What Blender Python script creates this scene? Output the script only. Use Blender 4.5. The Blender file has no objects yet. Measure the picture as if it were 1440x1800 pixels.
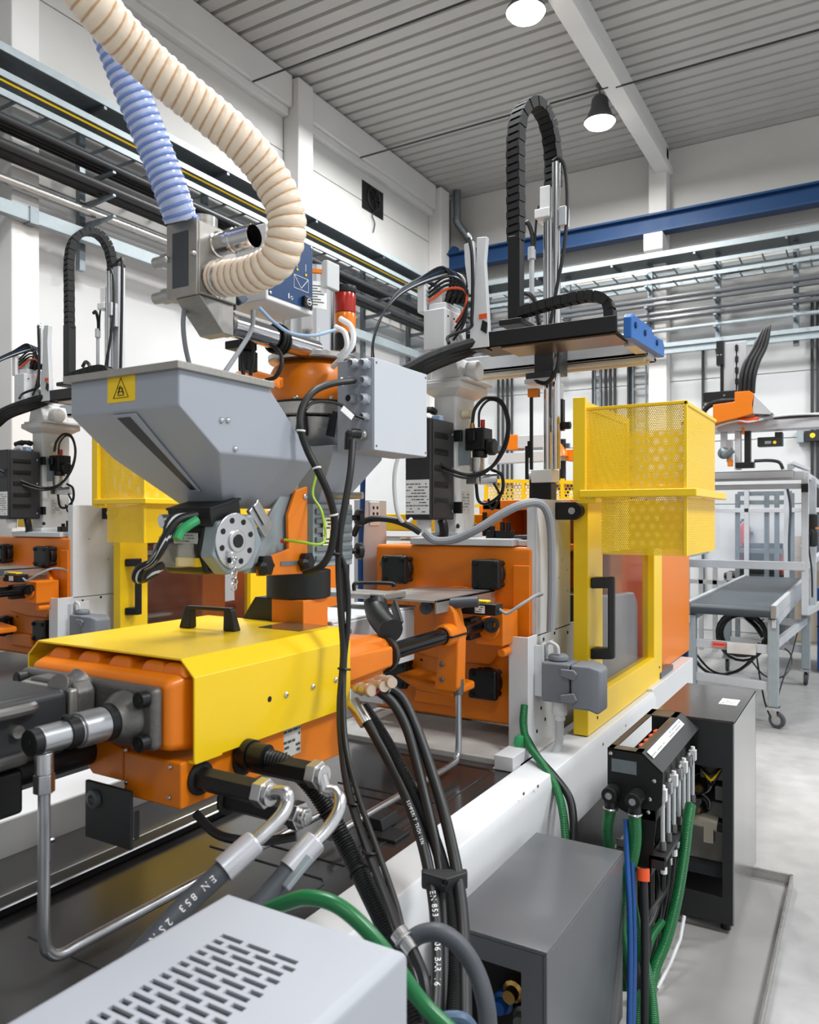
import bpy, bmesh, math, random
import numpy as np
from mathutils import Vector, Matrix
random.seed(7)
SC = bpy.context.scene
COL = SC.collection
V = Vector
# ---------------------------------------------------------------- camera, sky, lights, exposure
F_PX, HOR, TH, EYE = 1368.0, 910.0, math.atan(810 / 1368.0), 1.7
cam = bpy.data.cameras.new('camera'); cam_ob = bpy.data.objects.new('camera', cam); COL.objects.link(cam_ob)
cam_ob.location = (0, 0, EYE); cam_ob.rotation_euler = (math.pi / 2, 0, TH)
cam.sensor_fit = 'AUTO'; cam.sensor_width = 36.0; cam.lens = 36.0 * F_PX / 1800.0
cam.shift_y = (HOR - 900.0) / 1800.0
cam.clip_start = 0.05
cam.dof.use_dof = True; cam.dof.focus_distance = 3.3; cam.dof.aperture_fstop = 4.5
SC.camera = cam_ob
wd = bpy.data.worlds.new('hall_daylight'); SC.world = wd; wd.use_nodes = True
bg = wd.node_tree.nodes['Background']; bg.inputs[0].default_value = (0.93, 0.97, 1.0, 1); bg.inputs[1].default_value = 0.85
SC.view_settings.view_transform = 'Standard'; SC.view_settings.look = 'None'
SC.view_settings.gamma = 1.0; SC.view_settings.use_curve_mapping = False; SC.view_settings.exposure = 0.22
SC.cycles.use_denoising = True
SC.cycles.max_bounces = 7; SC.cycles.diffuse_bounces = 3; SC.cycles.glossy_bounces = 4
SC.cycles.transmission_bounces = 6; SC.cycles.transparent_max_bounces = 12
SC.cycles.caustics_reflective = False; SC.cycles.caustics_refractive = False
SC.cycles.sample_clamp_indirect = 6.0

def area_light(name, loc, size, power, rot=(0, 0, 0), col=(.98, .99, 1)):
    l = bpy.data.lights.new(name, 'AREA'); l.shape = 'RECTANGLE'; l.size = size[0]; l.size_y = size[1]
    l.energy = power; l.color = col
    o = bpy.data.objects.new(name, l); o.location = loc; o.rotation_euler = rot; COL.objects.link(o); return o
# rows of high-bay lamps that hang over the rest of the hall, behind and beside the viewpoint
for i, (x, y, p) in enumerate(((3.2, 2.5, 350), (3.2, 8.5, 320), (1.5, -3.0, 90), (-2.4, 3.0, 270), (-4.4, 8.5, 220))):
    area_light('hall_lamp_light', (x, y, 6.75), (1.6, 1.6), p)

# ---------------------------------------------------------------- geometry helpers
CT, ST = math.cos(TH), math.sin(TH)
def P(u, v, X=None, Y=None, Z=None, d=None):
    """point of the hall seen at (u, v) of the photograph, on the plane X, Y or Z = const or at depth d"""
    r = (u - 720) / F_PX; w = (HOR - v) / F_PX
    a, b = r * CT - ST, r * ST + CT
    if X is not None: d = X / a
    elif Y is not None: d = Y / b
    elif Z is not None: d = (Z - EYE) / w
    return V((a * d, b * d, EYE + w * d))

def frame_of(d):
    d = V(d).normalized()
    up = V((0, 0, 1)) if abs(d.z) < .95 else V((0, 1, 0))
    x = up.cross(d).normalized(); return x, d.cross(x).normalized(), d

class MB:
    def __init__(s): s.v = []; s.f = []; s.mi = []; s.m = 0
    def add(s, vs, fs):
        n = len(s.v); s.v += [tuple(q) for q in vs]
        for f in fs: s.f.append(tuple(i + n for i in f)); s.mi.append(s.m)
        return s
    def box(s, a, b):
        x0, x1 = sorted((a[0], b[0])); y0, y1 = sorted((a[1], b[1])); z0, z1 = sorted((a[2], b[2]))
        return s.add([(x0, y0, z0), (x1, y0, z0), (x1, y1, z0), (x0, y1, z0), (x0, y0, z1), (x1, y0, z1), (x1, y1, z1), (x0, y1, z1)],
                     [(0, 3, 2, 1), (4, 5, 6, 7), (0, 1, 5, 4), (1, 2, 6, 5), (2, 3, 7, 6), (3, 0, 4, 7)])
    def cbox(s, c, d): return s.box([c[i] - d[i] / 2 for i in range(3)], [c[i] + d[i] / 2 for i in range(3)])
    def obox(s, p0, p1, w, h, up=None):
        """bar of w x h section from p0 to p1"""
        p0, p1 = V(p0), V(p1); d = (p1 - p0).normalized()
        u = V(up) if up else (V((0, 0, 1)) if abs(d.z) < .95 else V((0, 1, 0)))
        x = u.cross(d).normalized() * (w / 2); y = d.cross(x).normalized() * (h / 2)
        vs = [p + a * x + b * y for p in (p0, p1) for a, b in ((-1, -1), (1, -1), (1, 1), (-1, 1))]
        return s.add(vs, [(0, 3, 2, 1), (4, 5, 6, 7), (0, 1, 5, 4), (1, 2, 6, 5), (2, 3, 7, 6), (3, 0, 4, 7)])
    def prism(s, poly, vec):
        n = len(poly); vec = V(vec); a = [V(p) for p in poly]
        nn = V((0, 0, 0))
        for i in range(n): nn += a[i].cross(a[(i + 1) % n])
        if nn.dot(vec) > 0: a = a[::-1]
        vs = a + [p + vec for p in a]
        return s.add(vs, [tuple(range(n)), tuple(range(2 * n - 1, n - 1, -1))] + [(i, i + n, (i + 1) % n + n, (i + 1) % n) for i in range(n)])
    def loft(s, rings, cap=True, closed=False):
        n = len(rings[0]); vs = [p for r in rings for p in r]; fs = []
        m = len(rings)
        for k in range(m if closed else m - 1):
            a, b = k * n, ((k + 1) % m) * n
            for i in range(n): j = (i + 1) % n; fs.append((a + i, a + j, b + j, b + i))
        if cap and not closed: fs += [tuple(range(n - 1, -1, -1)), tuple(range((m - 1) * n, m * n))]
        return s.add(vs, fs)
    def cyl(s, p0, p1, r, r2=None, n=16, cap=True, ph=0):
        p0, p1 = V(p0), V(p1); x, y, d = frame_of(p1 - p0); r2 = r if r2 is None else r2
        ring = lambda p, q: [p + q * (math.cos(ph + 2 * math.pi * i / n) * x + math.sin(ph + 2 * math.pi * i / n) * y) for i in range(n)]
        return s.loft([ring(p0, r), ring(p1, r2)], cap)
    def lathe(s, p, d, prof, n=20, cap=True):
        p = V(p); x, y, d = frame_of(d)
        return s.loft([[p + h * d + max(r, 1e-4) * (math.cos(2 * math.pi * i / n) * x + math.sin(2 * math.pi * i / n) * y) for i in range(n)] for h, r in prof], cap)
    def tube(s, pts, r, n=10, cap=True, closed=False):
        pts = [V(p) for p in pts]; m = len(pts); rings = []; x = None
        for i in range(m):
            if closed: t = pts[(i + 1) % m] - pts[i - 1]
            else: t = pts[min(i + 1, m - 1)] - pts[max(i - 1, 0)]
            t.normalize()
            if x is None: x, y, _ = frame_of(t)
            else:
                x = (x - t * x.dot(t)).normalized(); y = t.cross(x)
            q = r[i] if isinstance(r, (list, tuple)) else r
            rings.append([pts[i] + q * (math.cos(2 * math.pi * k / n) * x + math.sin(2 * math.pi * k / n) * y) for k in range(n)])
        return s.loft(rings, cap, closed)
    def sph(s, c, r, n=10, sq=(1, 1, 1)):
        c = V(c); m = n // 2 + 1
        return s.loft([[c + V((sq[0] * r * math.sin(max(.02, min(math.pi - .02, math.pi * k / m))) * math.cos(2 * math.pi * i / n), sq[1] * r * math.sin(max(.02, min(math.pi - .02, math.pi * k / m))) * math.sin(2 * math.pi * i / n),
                            -sq[2] * r * math.cos(math.pi * k / m))) for i in range(n)] for k in range(m + 1)])
    def ring(s, p, d, r, t, n=16, k=8):
        p = V(p); x, y, d = frame_of(d)
        return s.tube([p + r * (math.cos(2 * math.pi * i / n) * x + math.sin(2 * math.pi * i / n) * y) for i in range(n)], t, k, closed=True)
    def screw(s, p, d, r=.006, h=.004):
        p = V(p); d = V(d).normalized()
        return s.lathe(p, d, [(0, r), (h * .6, r), (h, r * .6)], 8)
    def holes(s, o, ex, ey, w, h, pitch, frac=.62, thick=.0):
        """perforated sheet: hexagonal rows of real holes; o corner, ex/ey unit axes"""
        o, ex, ey = V(o), V(ex).normalized(), V(ey).normalized()
        py = pitch * .866; nx = max(1, int(w / pitch)); ny = max(1, int(h / py)); pitch = w / nx; py = h / ny
        vs = []; fs = []
        R = pitch / math.sqrt(3) * 1.0; r = pitch * frac / 2
        hexo = [(math.sin(math.pi / 3 * k), math.cos(math.pi / 3 * k)) for k in range(6)]
        sy = py / (1.5 * R)
        for j in range(ny):
            off = pitch / 2 if j % 2 else 0
            for i in range(nx - (1 if j % 2 else 0)):
                cx = pitch * (i + .5) + off; cy = py * (j + .5); n = len(vs)
                for a, b in hexo: vs.append(o + ex * (cx + R * a) + ey * (cy + R * b * sy))
                for a, b in hexo: vs.append(o + ex * (cx + r * a) + ey * (cy + r * b))
                for k in range(6): l = (k + 1) % 6; fs.append((n + k, n + 6 + k, n + 6 + l, n + l))
                if thick:
                    nz = ex.cross(ey) * thick
                    for a, b in hexo: vs.append(o + ex * (cx + r * a) + ey * (cy + r * b) - nz)
                    for k in range(6): l = (k + 1) % 6; fs.append((n + 6 + k, n + 12 + k, n + 12 + l, n + 6 + l))
        return s.add(vs, fs)
    def mesh(s, name, mats, smooth=35):
        me = bpy.data.meshes.new(name); me.from_pydata(s.v, [], s.f)
        for m in (mats if isinstance(mats, (list, tuple)) else [mats]): me.materials.append(m)
        if any(s.mi): me.polygons.foreach_set('material_index', s.mi)
        if len(s.f) < 40000:
            bm = bmesh.new(); bm.from_mesh(me); bmesh.ops.recalc_face_normals(bm, faces=bm.faces); bm.to_mesh(me); bm.free()
        if smooth:
            me.shade_smooth(); me.set_sharp_from_angle(angle=math.radians(smooth))
        me.update(); return me

def _link(name, me, parent, loc):
    o = bpy.data.objects.new(name, me); COL.objects.link(o)
    if parent is not None: o.parent = parent
    o.location = loc; return o
def wloc(o):
    l = V((0, 0, 0))
    while o is not None: l += o.location; o = o.parent
    return l
def tag(o, label=None, cat=None, group=None, kind=None):
    if label: o['label'] = label
    if cat: o['category'] = cat
    if group: o['group'] = group
    if kind: o['kind'] = kind
    return o
def bev(o, w, seg=2, ang=40):
    if w:
        m = o.modifiers.new('bevel', 'BEVEL'); m.width = w; m.segments = seg; m.limit_method = 'ANGLE'; m.angle_limit = math.radians(ang); m.harden_normals = True
    return o
def thing(name, label, cat, loc, group=None):
    o = bpy.data.objects.new(name, None); o.empty_display_size = .05; COL.objects.link(o); o.location = loc
    return tag(o, label, cat, group)
def part(name, mb, mat, parent, bevel=0, smooth=35, label=None, kind=None, seg=2):
    """one mesh, authored in world coordinates, as a child of parent"""
    w = wloc(parent); mb.v = [(a - w.x, b - w.y, c - w.z) for a, b, c in mb.v]
    o = _link(name, mb.mesh(name, mat, smooth), parent, (0, 0, 0)); bev(o, bevel, seg)
    return tag(o, label, None, None, kind)
def solo(name, mb, mat, label, cat, group=None, bevel=0, smooth=35, kind=None):
    a = np.array(mb.v); c = V((a[:, 0].mean(), a[:, 1].mean(), a[:, 2].min())); mb.v = [tuple(q) for q in (a - np.array(c))]
    o = _link(name, mb.mesh(name, mat, smooth), None, c); bev(o, bevel)
    return tag(o, label, cat, group, kind)
def struct(name, mb, mat, parent=None, bevel=0, smooth=35):
    o = _link(name, mb.mesh(name, mat, smooth), parent, (0, 0, 0)); bev(o, bevel)
    if parent is None: o['kind'] = 'structure'
    return o
def copy_tree(o, dx, parent=None):
    c = o.copy(); COL.objects.link(c)
    if parent is not None: c.parent = parent
    else: c.location = o.location + V(dx)
    for ch in list(o.children): copy_tree(ch, dx, c)
    return c
def cat(pts, k=6):
    """Catmull-Rom curve through the points"""
    p = [V(q) for q in pts]; p = [2 * p[0] - p[1]] + p + [2 * p[-1] - p[-2]]; out = []
    for i in range(1, len(p) - 2):
        for j in range(k):
            t = j / k
            out.append(.5 * ((2 * p[i]) + (p[i + 1] - p[i - 1]) * t + (2 * p[i - 1] - 5 * p[i] + 4 * p[i + 1] - p[i + 2]) * t * t + (3 * p[i] - p[i - 1] - 3 * p[i + 1] + p[i + 2]) * t ** 3))
    return out + [p[-2]]
def pth(*a, k=6):
    """smooth path through (u, v, depth) triples"""
    return cat([P(u, v, d=d) for u, v, d in a], k)
def resample(pts, step):
    pts = [V(p) for p in pts]; L = [0]
    for a, b in zip(pts, pts[1:]): L.append(L[-1] + (b - a).length)
    n = max(2, int(L[-1] / step)); out = []; j = 0
    for i in range(n + 1):
        s = L[-1] * i / n
        while j < len(L) - 2 and L[j + 1] < s: j += 1
        t = (s - L[j]) / max(1e-9, L[j + 1] - L[j]); out.append(pts[j].lerp(pts[j + 1], t))
    return out
def ribbed(mb, pts, r, pitch, amp, n=14):
    """corrugated hose"""
    q = resample(pts, pitch / 4); rr = [r + amp * (1, .35, -1, .35)[i % 4] for i in range(len(q))]
    return mb.tube(q, rr, n)

def helix_hose(path, r, pitch, amp, n=24, k=14):
    """spiral hose: the wall bulges between the turns; returns (wall, helix points of the groove)"""
    q = resample(path, pitch / k); x = None; rings = []; hel = []; m = len(q)
    for i in range(m):
        t = (q[min(i + 1, m - 1)] - q[max(i - 1, 0)]).normalized()
        if x is None: x, y, _ = frame_of(t)
        else: x = (x - t * x.dot(t)).normalized(); y = t.cross(x)
        rings.append([q[i] + (r + amp * math.sin(math.pi * ((i / k - j / n) % 1.0)) ** .7) * (math.cos(2 * math.pi * j / n) * x + math.sin(2 * math.pi * j / n) * y) for j in range(n)])
        a = 2 * math.pi * i / k; hel.append(q[i] + (r + amp * .2 + .0008) * (math.cos(a) * x + math.sin(a) * y))
    return MB().loft(rings), hel

# ---------------------------------------------------------------- materials
def mat(name, col, rough=.5, metal=0, noise=0, scale=8, bump=0, bscale=60, spec=.5, coat=0, stretch=None, col2=None, trans=0, emit=0, alpha=1, ior=1.45):
    m = bpy.data.materials.new(name); m.use_nodes = True; nt = m.node_tree; b = nt.nodes['Principled BSDF']
    lin = lambda c: tuple((x / 255 / 12.92 if x / 255 <= .04045 else ((x / 255 + .055) / 1.055) ** 2.4) for x in c) + (1,)
    c = lin(col)
    b.inputs['Base Color'].default_value = c; b.inputs['Roughness'].default_value = rough; b.inputs['Metallic'].default_value = metal
    b.inputs['Specular IOR Level'].default_value = spec; b.inputs['Coat Weight'].default_value = coat; b.inputs['Coat Roughness'].default_value = .12
    b.inputs['Transmission Weight'].default_value = trans; b.inputs['IOR'].default_value = ior; b.inputs['Alpha'].default_value = alpha
    if emit: b.inputs['Emission Color'].default_value = c; b.inputs['Emission Strength'].default_value = emit
    if noise or bump or col2:
        tc = nt.nodes.new('ShaderNodeTexCoord'); mp = nt.nodes.new('ShaderNodeMapping'); nt.links.new(tc.outputs['Object'], mp.inputs[0])
        if stretch: mp.inputs['Scale'].default_value = stretch
        n = nt.nodes.new('ShaderNodeTexNoise'); n.inputs['Scale'].default_value = scale; n.inputs['Detail'].default_value = 5; nt.links.new(mp.outputs[0], n.inputs['Vector'])
        if noise or col2:
            r = nt.nodes.new('ShaderNodeValToRGB'); nt.links.new(n.outputs[0], r.inputs[0])
            d = lin(col2) if col2 else tuple(x * (1 - noise) for x in c[:3]) + (1,)
            r.color_ramp.elements[0].position = .35; r.color_ramp.elements[1].position = .65
            r.color_ramp.elements[0].color = d; r.color_ramp.elements[1].color = c; nt.links.new(r.outputs[0], b.inputs['Base Color'])
            mr = nt.nodes.new('ShaderNodeMapRange'); nt.links.new(n.outputs[0], mr.inputs[0]); mr.inputs[3].default_value = max(0, rough - .08); mr.inputs[4].default_value = min(1, rough + .08)
            nt.links.new(mr.outputs[0], b.inputs['Roughness'])
        if bump:
            n2 = nt.nodes.new('ShaderNodeTexNoise'); n2.inputs['Scale'].default_value = bscale; nt.links.new(mp.outputs[0], n2.inputs['Vector'])
            bp = nt.nodes.new('ShaderNodeBump'); bp.inputs['Strength'].default_value = bump; bp.inputs['Distance'].default_value = .01; nt.links.new(n2.outputs[0], bp.inputs['Height']); nt.links.new(bp.outputs[0], b.inputs['Normal'])
    return m
M = {}
def mm(k, *a, **kw): M[k] = mat(k, *a, **kw)
mm('yellow', (246, 205, 22), .38, coat=.15, noise=.04, scale=3)
mm('orange', (230, 124, 6), .4, coat=.12, noise=.05, scale=4)
mm('orange_cast', (230, 122, 6), .42, coat=.12, noise=.07, scale=6, bump=.12, bscale=22)
mm('white', (214, 216, 218), .45, noise=.03, scale=5)
mm('white_dirty', (212, 212, 209), .5, col2=(186, 183, 177), scale=5)
mm('white_cast', (214, 214, 212), .5, noise=.05, scale=7, bump=.1, bscale=25)
mm('grey_blue', (160, 166, 176), .42, noise=.03, scale=4)
mm('grey_panel', (196, 201, 208), .5, noise=.02, scale=4)
mm('cabinet_grey', (172, 176, 184), .5, noise=.02, scale=3)
mm('graphite', (88, 91, 95), .36, noise=.05, scale=3, coat=.1)
mm('graphite_dark', (48, 49, 51), .4, noise=.08, scale=5)
mm('anthracite', (38, 39, 41), .45, noise=.06, scale=6)
mm('black', (17, 18, 19), .42)
mm('black_matte', (14, 14, 15), .65)
mm('rubber', (24, 25, 27), .42)
mm('rubber_grey', (70, 74, 80), .5)
mm('cable_grey', (140, 143, 148), .5)
mm('cable_light', (205, 207, 208), .45)
mm('deck', (50, 49, 49), .16, noise=.12, scale=2.5, coat=.2)
mm('steel', (190, 188, 184), .28, metal=.85, noise=.08, scale=10, stretch=(1, 1, 6))
mm('steel_brushed', (172, 169, 164), .38, metal=.7, noise=.1, scale=30, stretch=(1, 8, 1))
mm('steel_dark', (118, 116, 114), .42, metal=.7, noise=.12, scale=12)
mm('chrome', (214, 214, 216), .12, metal=1)
mm('satin_steel_pipe', (190, 192, 196), .3, metal=.9, noise=.05, scale=20)
mm('zinc', (206, 206, 208), .28, metal=1, noise=.06, scale=20)
mm('brass', (196, 158, 92), .3, metal=1)
mm('brass_dull', (206, 184, 164), .34, metal=.8)
mm('aluminium', (196, 199, 203), .48, metal=.35, noise=.04, scale=12)
mm('galvanised', (132, 142, 148), .42, metal=.7, noise=.16, scale=14)
mm('galvanised_light', (156, 167, 172), .5, metal=.35, noise=.1, scale=14)
mm('iron', (112, 110, 108), .46, metal=.6, noise=.1, scale=14, bump=.15, bscale=90)
mm('iron_dark', (40, 40, 41), .38, metal=.5, noise=.1, scale=10)
mm('blue', (40, 100, 172), .38)
mm('blue_beam', (13, 58, 104), .6, noise=.08, scale=5)
mm('blue_panel', (24, 62, 108), .4)
mm('blue_hose', (14, 68, 130), .35)
mm('green_hose', (22, 104, 56), .3, noise=.06, scale=20)
mm('green_bright', (46, 150, 90), .4)
mm('red', (196, 40, 22), .35)
mm('red_lens', (178, 28, 10), .22, coat=.4)
mm('amber_lens', (246, 132, 14), .22, coat=.4)
mm('orange_red', (226, 84, 36), .42)
mm('cream_hose', (246, 228, 206), .32, noise=.04, scale=6)
mm('cream_coil', (206, 166, 126), .4)
mm('clear_blue', (186, 200, 234), .2, noise=.05, scale=6)
mm('coil_blue', (122, 148, 212), .35)
mm('paper', (238, 238, 236), .6)
mm('ink', (60, 62, 66), .7)
mm('ink_black', (22, 20, 16), .6)
mm('print_white', (236, 238, 238), .6)
mm('sign_yellow', (248, 208, 30), .45)
mm('cream_plastic', (240, 232, 198), .45)
mm('white_plastic', (236, 236, 236), .35)
mm('plastic_blue_light', (150, 178, 206), .35)
mm('belt', (62, 70, 76), .42, noise=.1, scale=2)
mm('wall_paint', (204, 206, 207), .8, col2=(198, 200, 201), scale=1.2)
mm('wall_paint_brightened', (214, 213, 210), .8, col2=(208, 207, 204), scale=1.0)  # same paint as the lower wall, made paler in place of lamp light
mm('concrete_white', (222, 221, 219), .75, noise=.04, scale=2)
mm('deck_sheet', (188, 187, 184), .55, noise=.05, scale=1.5)
mm('lamp_glass', (255, 250, 240), .4, emit=9)
mm('lamp_housing', (92, 94, 96), .45)
mm('window_tint', (70, 54, 50), .05, alpha=.28)
mm('clear_panel', (206, 224, 244), .04, alpha=.06)
mm('mesh_dark', (30, 26, 24), .8)

def floor_mat():
    m = bpy.data.materials.new('floor_concrete'); m.use_nodes = True; nt = m.node_tree; b = nt.nodes['Principled BSDF']
    tc = nt.nodes.new('ShaderNodeTexCoord'); n1 = nt.nodes.new('ShaderNodeTexNoise'); n1.inputs['Scale'].default_value = 1.3; n1.inputs['Detail'].default_value = 8
    n2 = nt.nodes.new('ShaderNodeTexNoise'); n2.inputs['Scale'].default_value = 9; n2.inputs['Detail'].default_value = 8
    mx = nt.nodes.new('ShaderNodeMix'); mx.data_type = 'FLOAT'; mx.inputs[0].default_value = .45
    r = nt.nodes.new('ShaderNodeValToRGB'); r.color_ramp.elements[0].position = .3; r.color_ramp.elements[1].position = .68
    r.color_ramp.elements[0].color = (.31, .31, .305, 1); r.color_ramp.elements[1].color = (.47, .47, .465, 1)
    for n in (n1, n2): nt.links.new(tc.outputs['Object'], n.inputs['Vector'])
    nt.links.new(n1.outputs[0], mx.inputs[2]); nt.links.new(n2.outputs[0], mx.inputs[3]); nt.links.new(mx.outputs[0], r.inputs[0]); nt.links.new(r.outputs[0], b.inputs['Base Color'])
    b.inputs['Roughness'].default_value = .36
    return m
M['floor'] = floor_mat()

_glyph = {}
def glyphs(text, size):
    """flat letter outlines as (verts, faces), laid out along +x"""
    k = (text, size)
    if k not in _glyph:
        cu = bpy.data.curves.new('t', 'FONT'); cu.body = text; cu.size = size; cu.resolution_u = 2; o = bpy.data.objects.new('t', cu); COL.objects.link(o)
        dg = bpy.context.evaluated_depsgraph_get(); me = o.evaluated_get(dg).to_mesh()
        _glyph[k] = ([v.co.copy() for v in me.vertices], [tuple(p.vertices) for p in me.polygons]); o.evaluated_get(dg).to_mesh_clear()
        bpy.data.objects.remove(o); bpy.data.curves.remove(cu)
    return _glyph[k]
def write(mb, text, size, o, ex, ey, lift=.0008):
    """put lettering on a flat surface"""
    o, ex, ey = V(o), V(ex).normalized(), V(ey).normalized(); n = ex.cross(ey); vs, fs = glyphs(text, size)
    return mb.add([o + ex * v.x + ey * v.y + n * lift for v in vs], fs)
def write_along(mb, text, size, pts, r, start, spread=1.15, side=None):
    """lettering that follows a hose, on the side of it that faces `side`"""
    q = resample(pts, .004); s = int(start / .004); eye = V(side or (0, 0, EYE))
    for ch in text:
        if s >= len(q) - 3: break
        if ch != ' ':
            p = q[s]; t = (q[s + 2] - q[s]).normalized(); n = (eye - p); n = (n - t * n.dot(t)).normalized(); y = n.cross(t)
            vs, fs = glyphs(ch, size); h = size * .35
            mb.add([p + t * v.x + (math.sin((v.y - h) / r) * y + math.cos((v.y - h) / r) * n) * (r * 1.02) for v in vs], fs)
        s += int(size * .62 * spread / .004)
    return mb
def text_rows(mb, o, ex, ey, w, h, rows, seed=1, fill=.75, th=.45):
    """rows of unreadably small print as short bars"""
    rnd = random.Random(seed); o, ex, ey = V(o), V(ex).normalized(), V(ey).normalized(); n = ex.cross(ey)
    for i in range(rows):
        y = h * (1 - (i + .7) / rows); x = 0; q = h / rows * th
        while x < w * .95:
            l = rnd.uniform(.05, .22) * w
            if rnd.random() < fill:
                l2 = min(l, w - x); a = o + ex * x + ey * y + n * .0006
                mb.add([a, a + ex * l2, a + ex * l2 + ey * q, a + ey * q], [(0, 1, 2, 3)])
            x += l + w * .03
    return mb
# ---------------------------------------------------------------- the hall
XL, YF, ZC = -6.55, 12.42, 7.4
m = MB(); m.box((-9, -6, -.2), (9, YF + .3, 0)); floor = struct('floor', m, M['floor'])
# corrugated roof deck, ribs along X
m = MB(); y = -6.0; prof = []
while y < YF + .2:
    prof += [(y, ZC), (y + .155, ZC), (y + .165, ZC + .05), (y + .205, ZC + .05)]; y += .215
for (a, b), (c, d) in zip(prof, prof[1:]): m.add([(-6.7, a, b), (9, a, b), (9, c, d), (-6.7, c, d)], [(0, 1, 2, 3)])
m.box((-6.7, -6, ZC + .13), (9, YF + .3, ZC + .16)); ceiling = struct('ceiling', m, M['deck_sheet'], smooth=0)
# walls: a backing slab with precast panels set on it, joints recessed
m = MB(); m.box((XL - .3, -6, 0), (XL - .05, YF + .3, ZC)); wl = struct('wall_left', m, M['concrete_white'])
m = MB(); m.box((-7, YF + .05, 0), (9, YF + .3, ZC)); wf = struct('wall_far', m, M['concrete_white'])
m = MB(); m.box((-7, -5.3, 0), (9, -5, ZC)); struct('wall_light_block', m, M['wall_paint_brightened'])  # unseen wall, added to cut ambient light from behind the viewpoint
rows = [(0, 4.75), (4.75, 5.6), (5.6, 6.45), (6.45, 7.4)]
for b in (-4, -3.9 + 4, 3.98, 7.85):
    b0, b1 = (b, b + 3.87) if b > 3 else ((-4, .1) if b < 0 else (.1, 3.98))
    b1 = min(b1 if b < 7 else YF, YF)
    for z0, z1 in rows:
        m = MB(); m.box((XL - .05, b0 + .006, z0 + .005), (XL, b1 - .006, z1 - .005)); struct('wall_panel', m, M['wall_paint' if z1 < 4.8 else 'wall_paint_brightened'], wl, .006)
for a0, a1 in ((-6.5, -2.8), (-2.8, 1.2), (1.2, 5.2)):
    for z0, z1 in [(0, .95), (.95, 1.9), (1.9, 2.85), (2.85, 3.8), (3.8, 4.75)] + rows[1:]:
        m = MB(); m.box((a0 + .006, YF, z0 + .005), (a1 - .006, YF + .05, z1 - .005)); struct('wall_panel', m, M['wall_paint' if z1 < 4.8 else 'wall_paint_brightened'], wf, .006)
def column(name, x0, x1, y0, y1, z1, mt='concrete_white'):
    m = MB(); m.box((x0, y0, 0), (x1, y1, z1)); return struct(name, m, M[mt], bevel=.012)
column('trim_1', XL, XL + .25, 3.98, 4.24, ZC - .05); column('trim_2', XL, XL + .25, 7.85, 8.16, ZC - .05)
column('trim_3', XL, XL + .25, 11.7, 12.0, ZC - .05); column('trim_4', -2.93, -2.66, 12.15, YF, ZC - .05)
column('trim_5', 1.05, 1.35, 12.15, YF, ZC - .05)
for i, (y0, y1) in enumerate(((-4, 3.97), (4.25, 7.84), (8.17, 11.69))):
    m = MB(); m.box((XL, y0, 6.98), (XL + .16, y1, ZC - .02)); m.box((XL, y0, 6.88), (XL + .1, y1, 6.98)); struct('trim_%d' % (6 + i), m, M['concrete_white'], bevel=.01)
# roof girder running to the far column
m = MB(); m.prism([(-2.82, 0, 6.95), (-2.6, 0, 6.95), (-2.6, 0, 7.06), (-2.66, 0, 7.12), (-2.66, 0, ZC), (-2.76, 0, ZC), (-2.76, 0, 7.12), (-2.82, 0, 7.06)], (0, 12.3, 0))
struct('trim_9', m, M['concrete_white'], bevel=.008)
# thin tie rods under the deck
for i, (y, x0, x1) in enumerate(((7.1, -6.4, -2.75), (9.4, -6.4, -2.75), (9.45, -2.67, 4))):
    m = MB(); m.cyl((x0, y, 6.95), (x1, y, 6.95), .012, n=6); struct('trim_%d' % (10 + i), m, M['graphite_dark'])
# black ventilation opening in the left wall
m = MB(); m.box((XL, 9.66, 6.34), (XL + .012, 10.24, 6.76)); o = solo('wall_vent', m, M['black_matte'], 'black square vent opening high in the left wall', 'vent')
f = MB(); f.tube([V((XL + .03, 9.95 + .17 * math.cos(i * .524), 6.56 + .17 * math.sin(i * .524))) for i in range(12)], .01, 6, closed=True)
for i in range(5):
    a = i * 1.257; f.obox((XL + .025, 9.95, 6.56), (XL + .03, 9.95 + .15 * math.cos(a), 6.56 + .15 * math.sin(a)), .07, .006)
part('fan_wheel', f, M['anthracite'], o)
f = MB(); f.tube(cat([(XL + .03, 9.98, 6.5), (XL + .06, 9.95, 6.4), (XL + .03, 9.9, 6.3), (XL + .03, 9.97, 6.2), (XL + .03, 9.93, 6.05)]), .008, 6); part('loose_wire', f, M['iron_dark'], o)
# rain pipe in the far left corner
m = MB(); m.tube(cat([(-6.2, 12.1, 7.4), (-6.2, 12.1, 7.0), (-6.2, 12.12, 6.85), (-6.08, 12.3, 6.6), (-6.08, 12.34, 6.45), (-6.08, 12.34, 5.9), (-6.08, 12.34, 4.5)]), .065, 12)
m.tube([V((-6.08, 12.34, 6.5)), V((-6.08, 12.34, 6.44))], .078, 12); solo('rain_pipe', m, M['galvanised'], 'grey bent rain pipe in the far corner of the hall', 'pipe')
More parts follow.
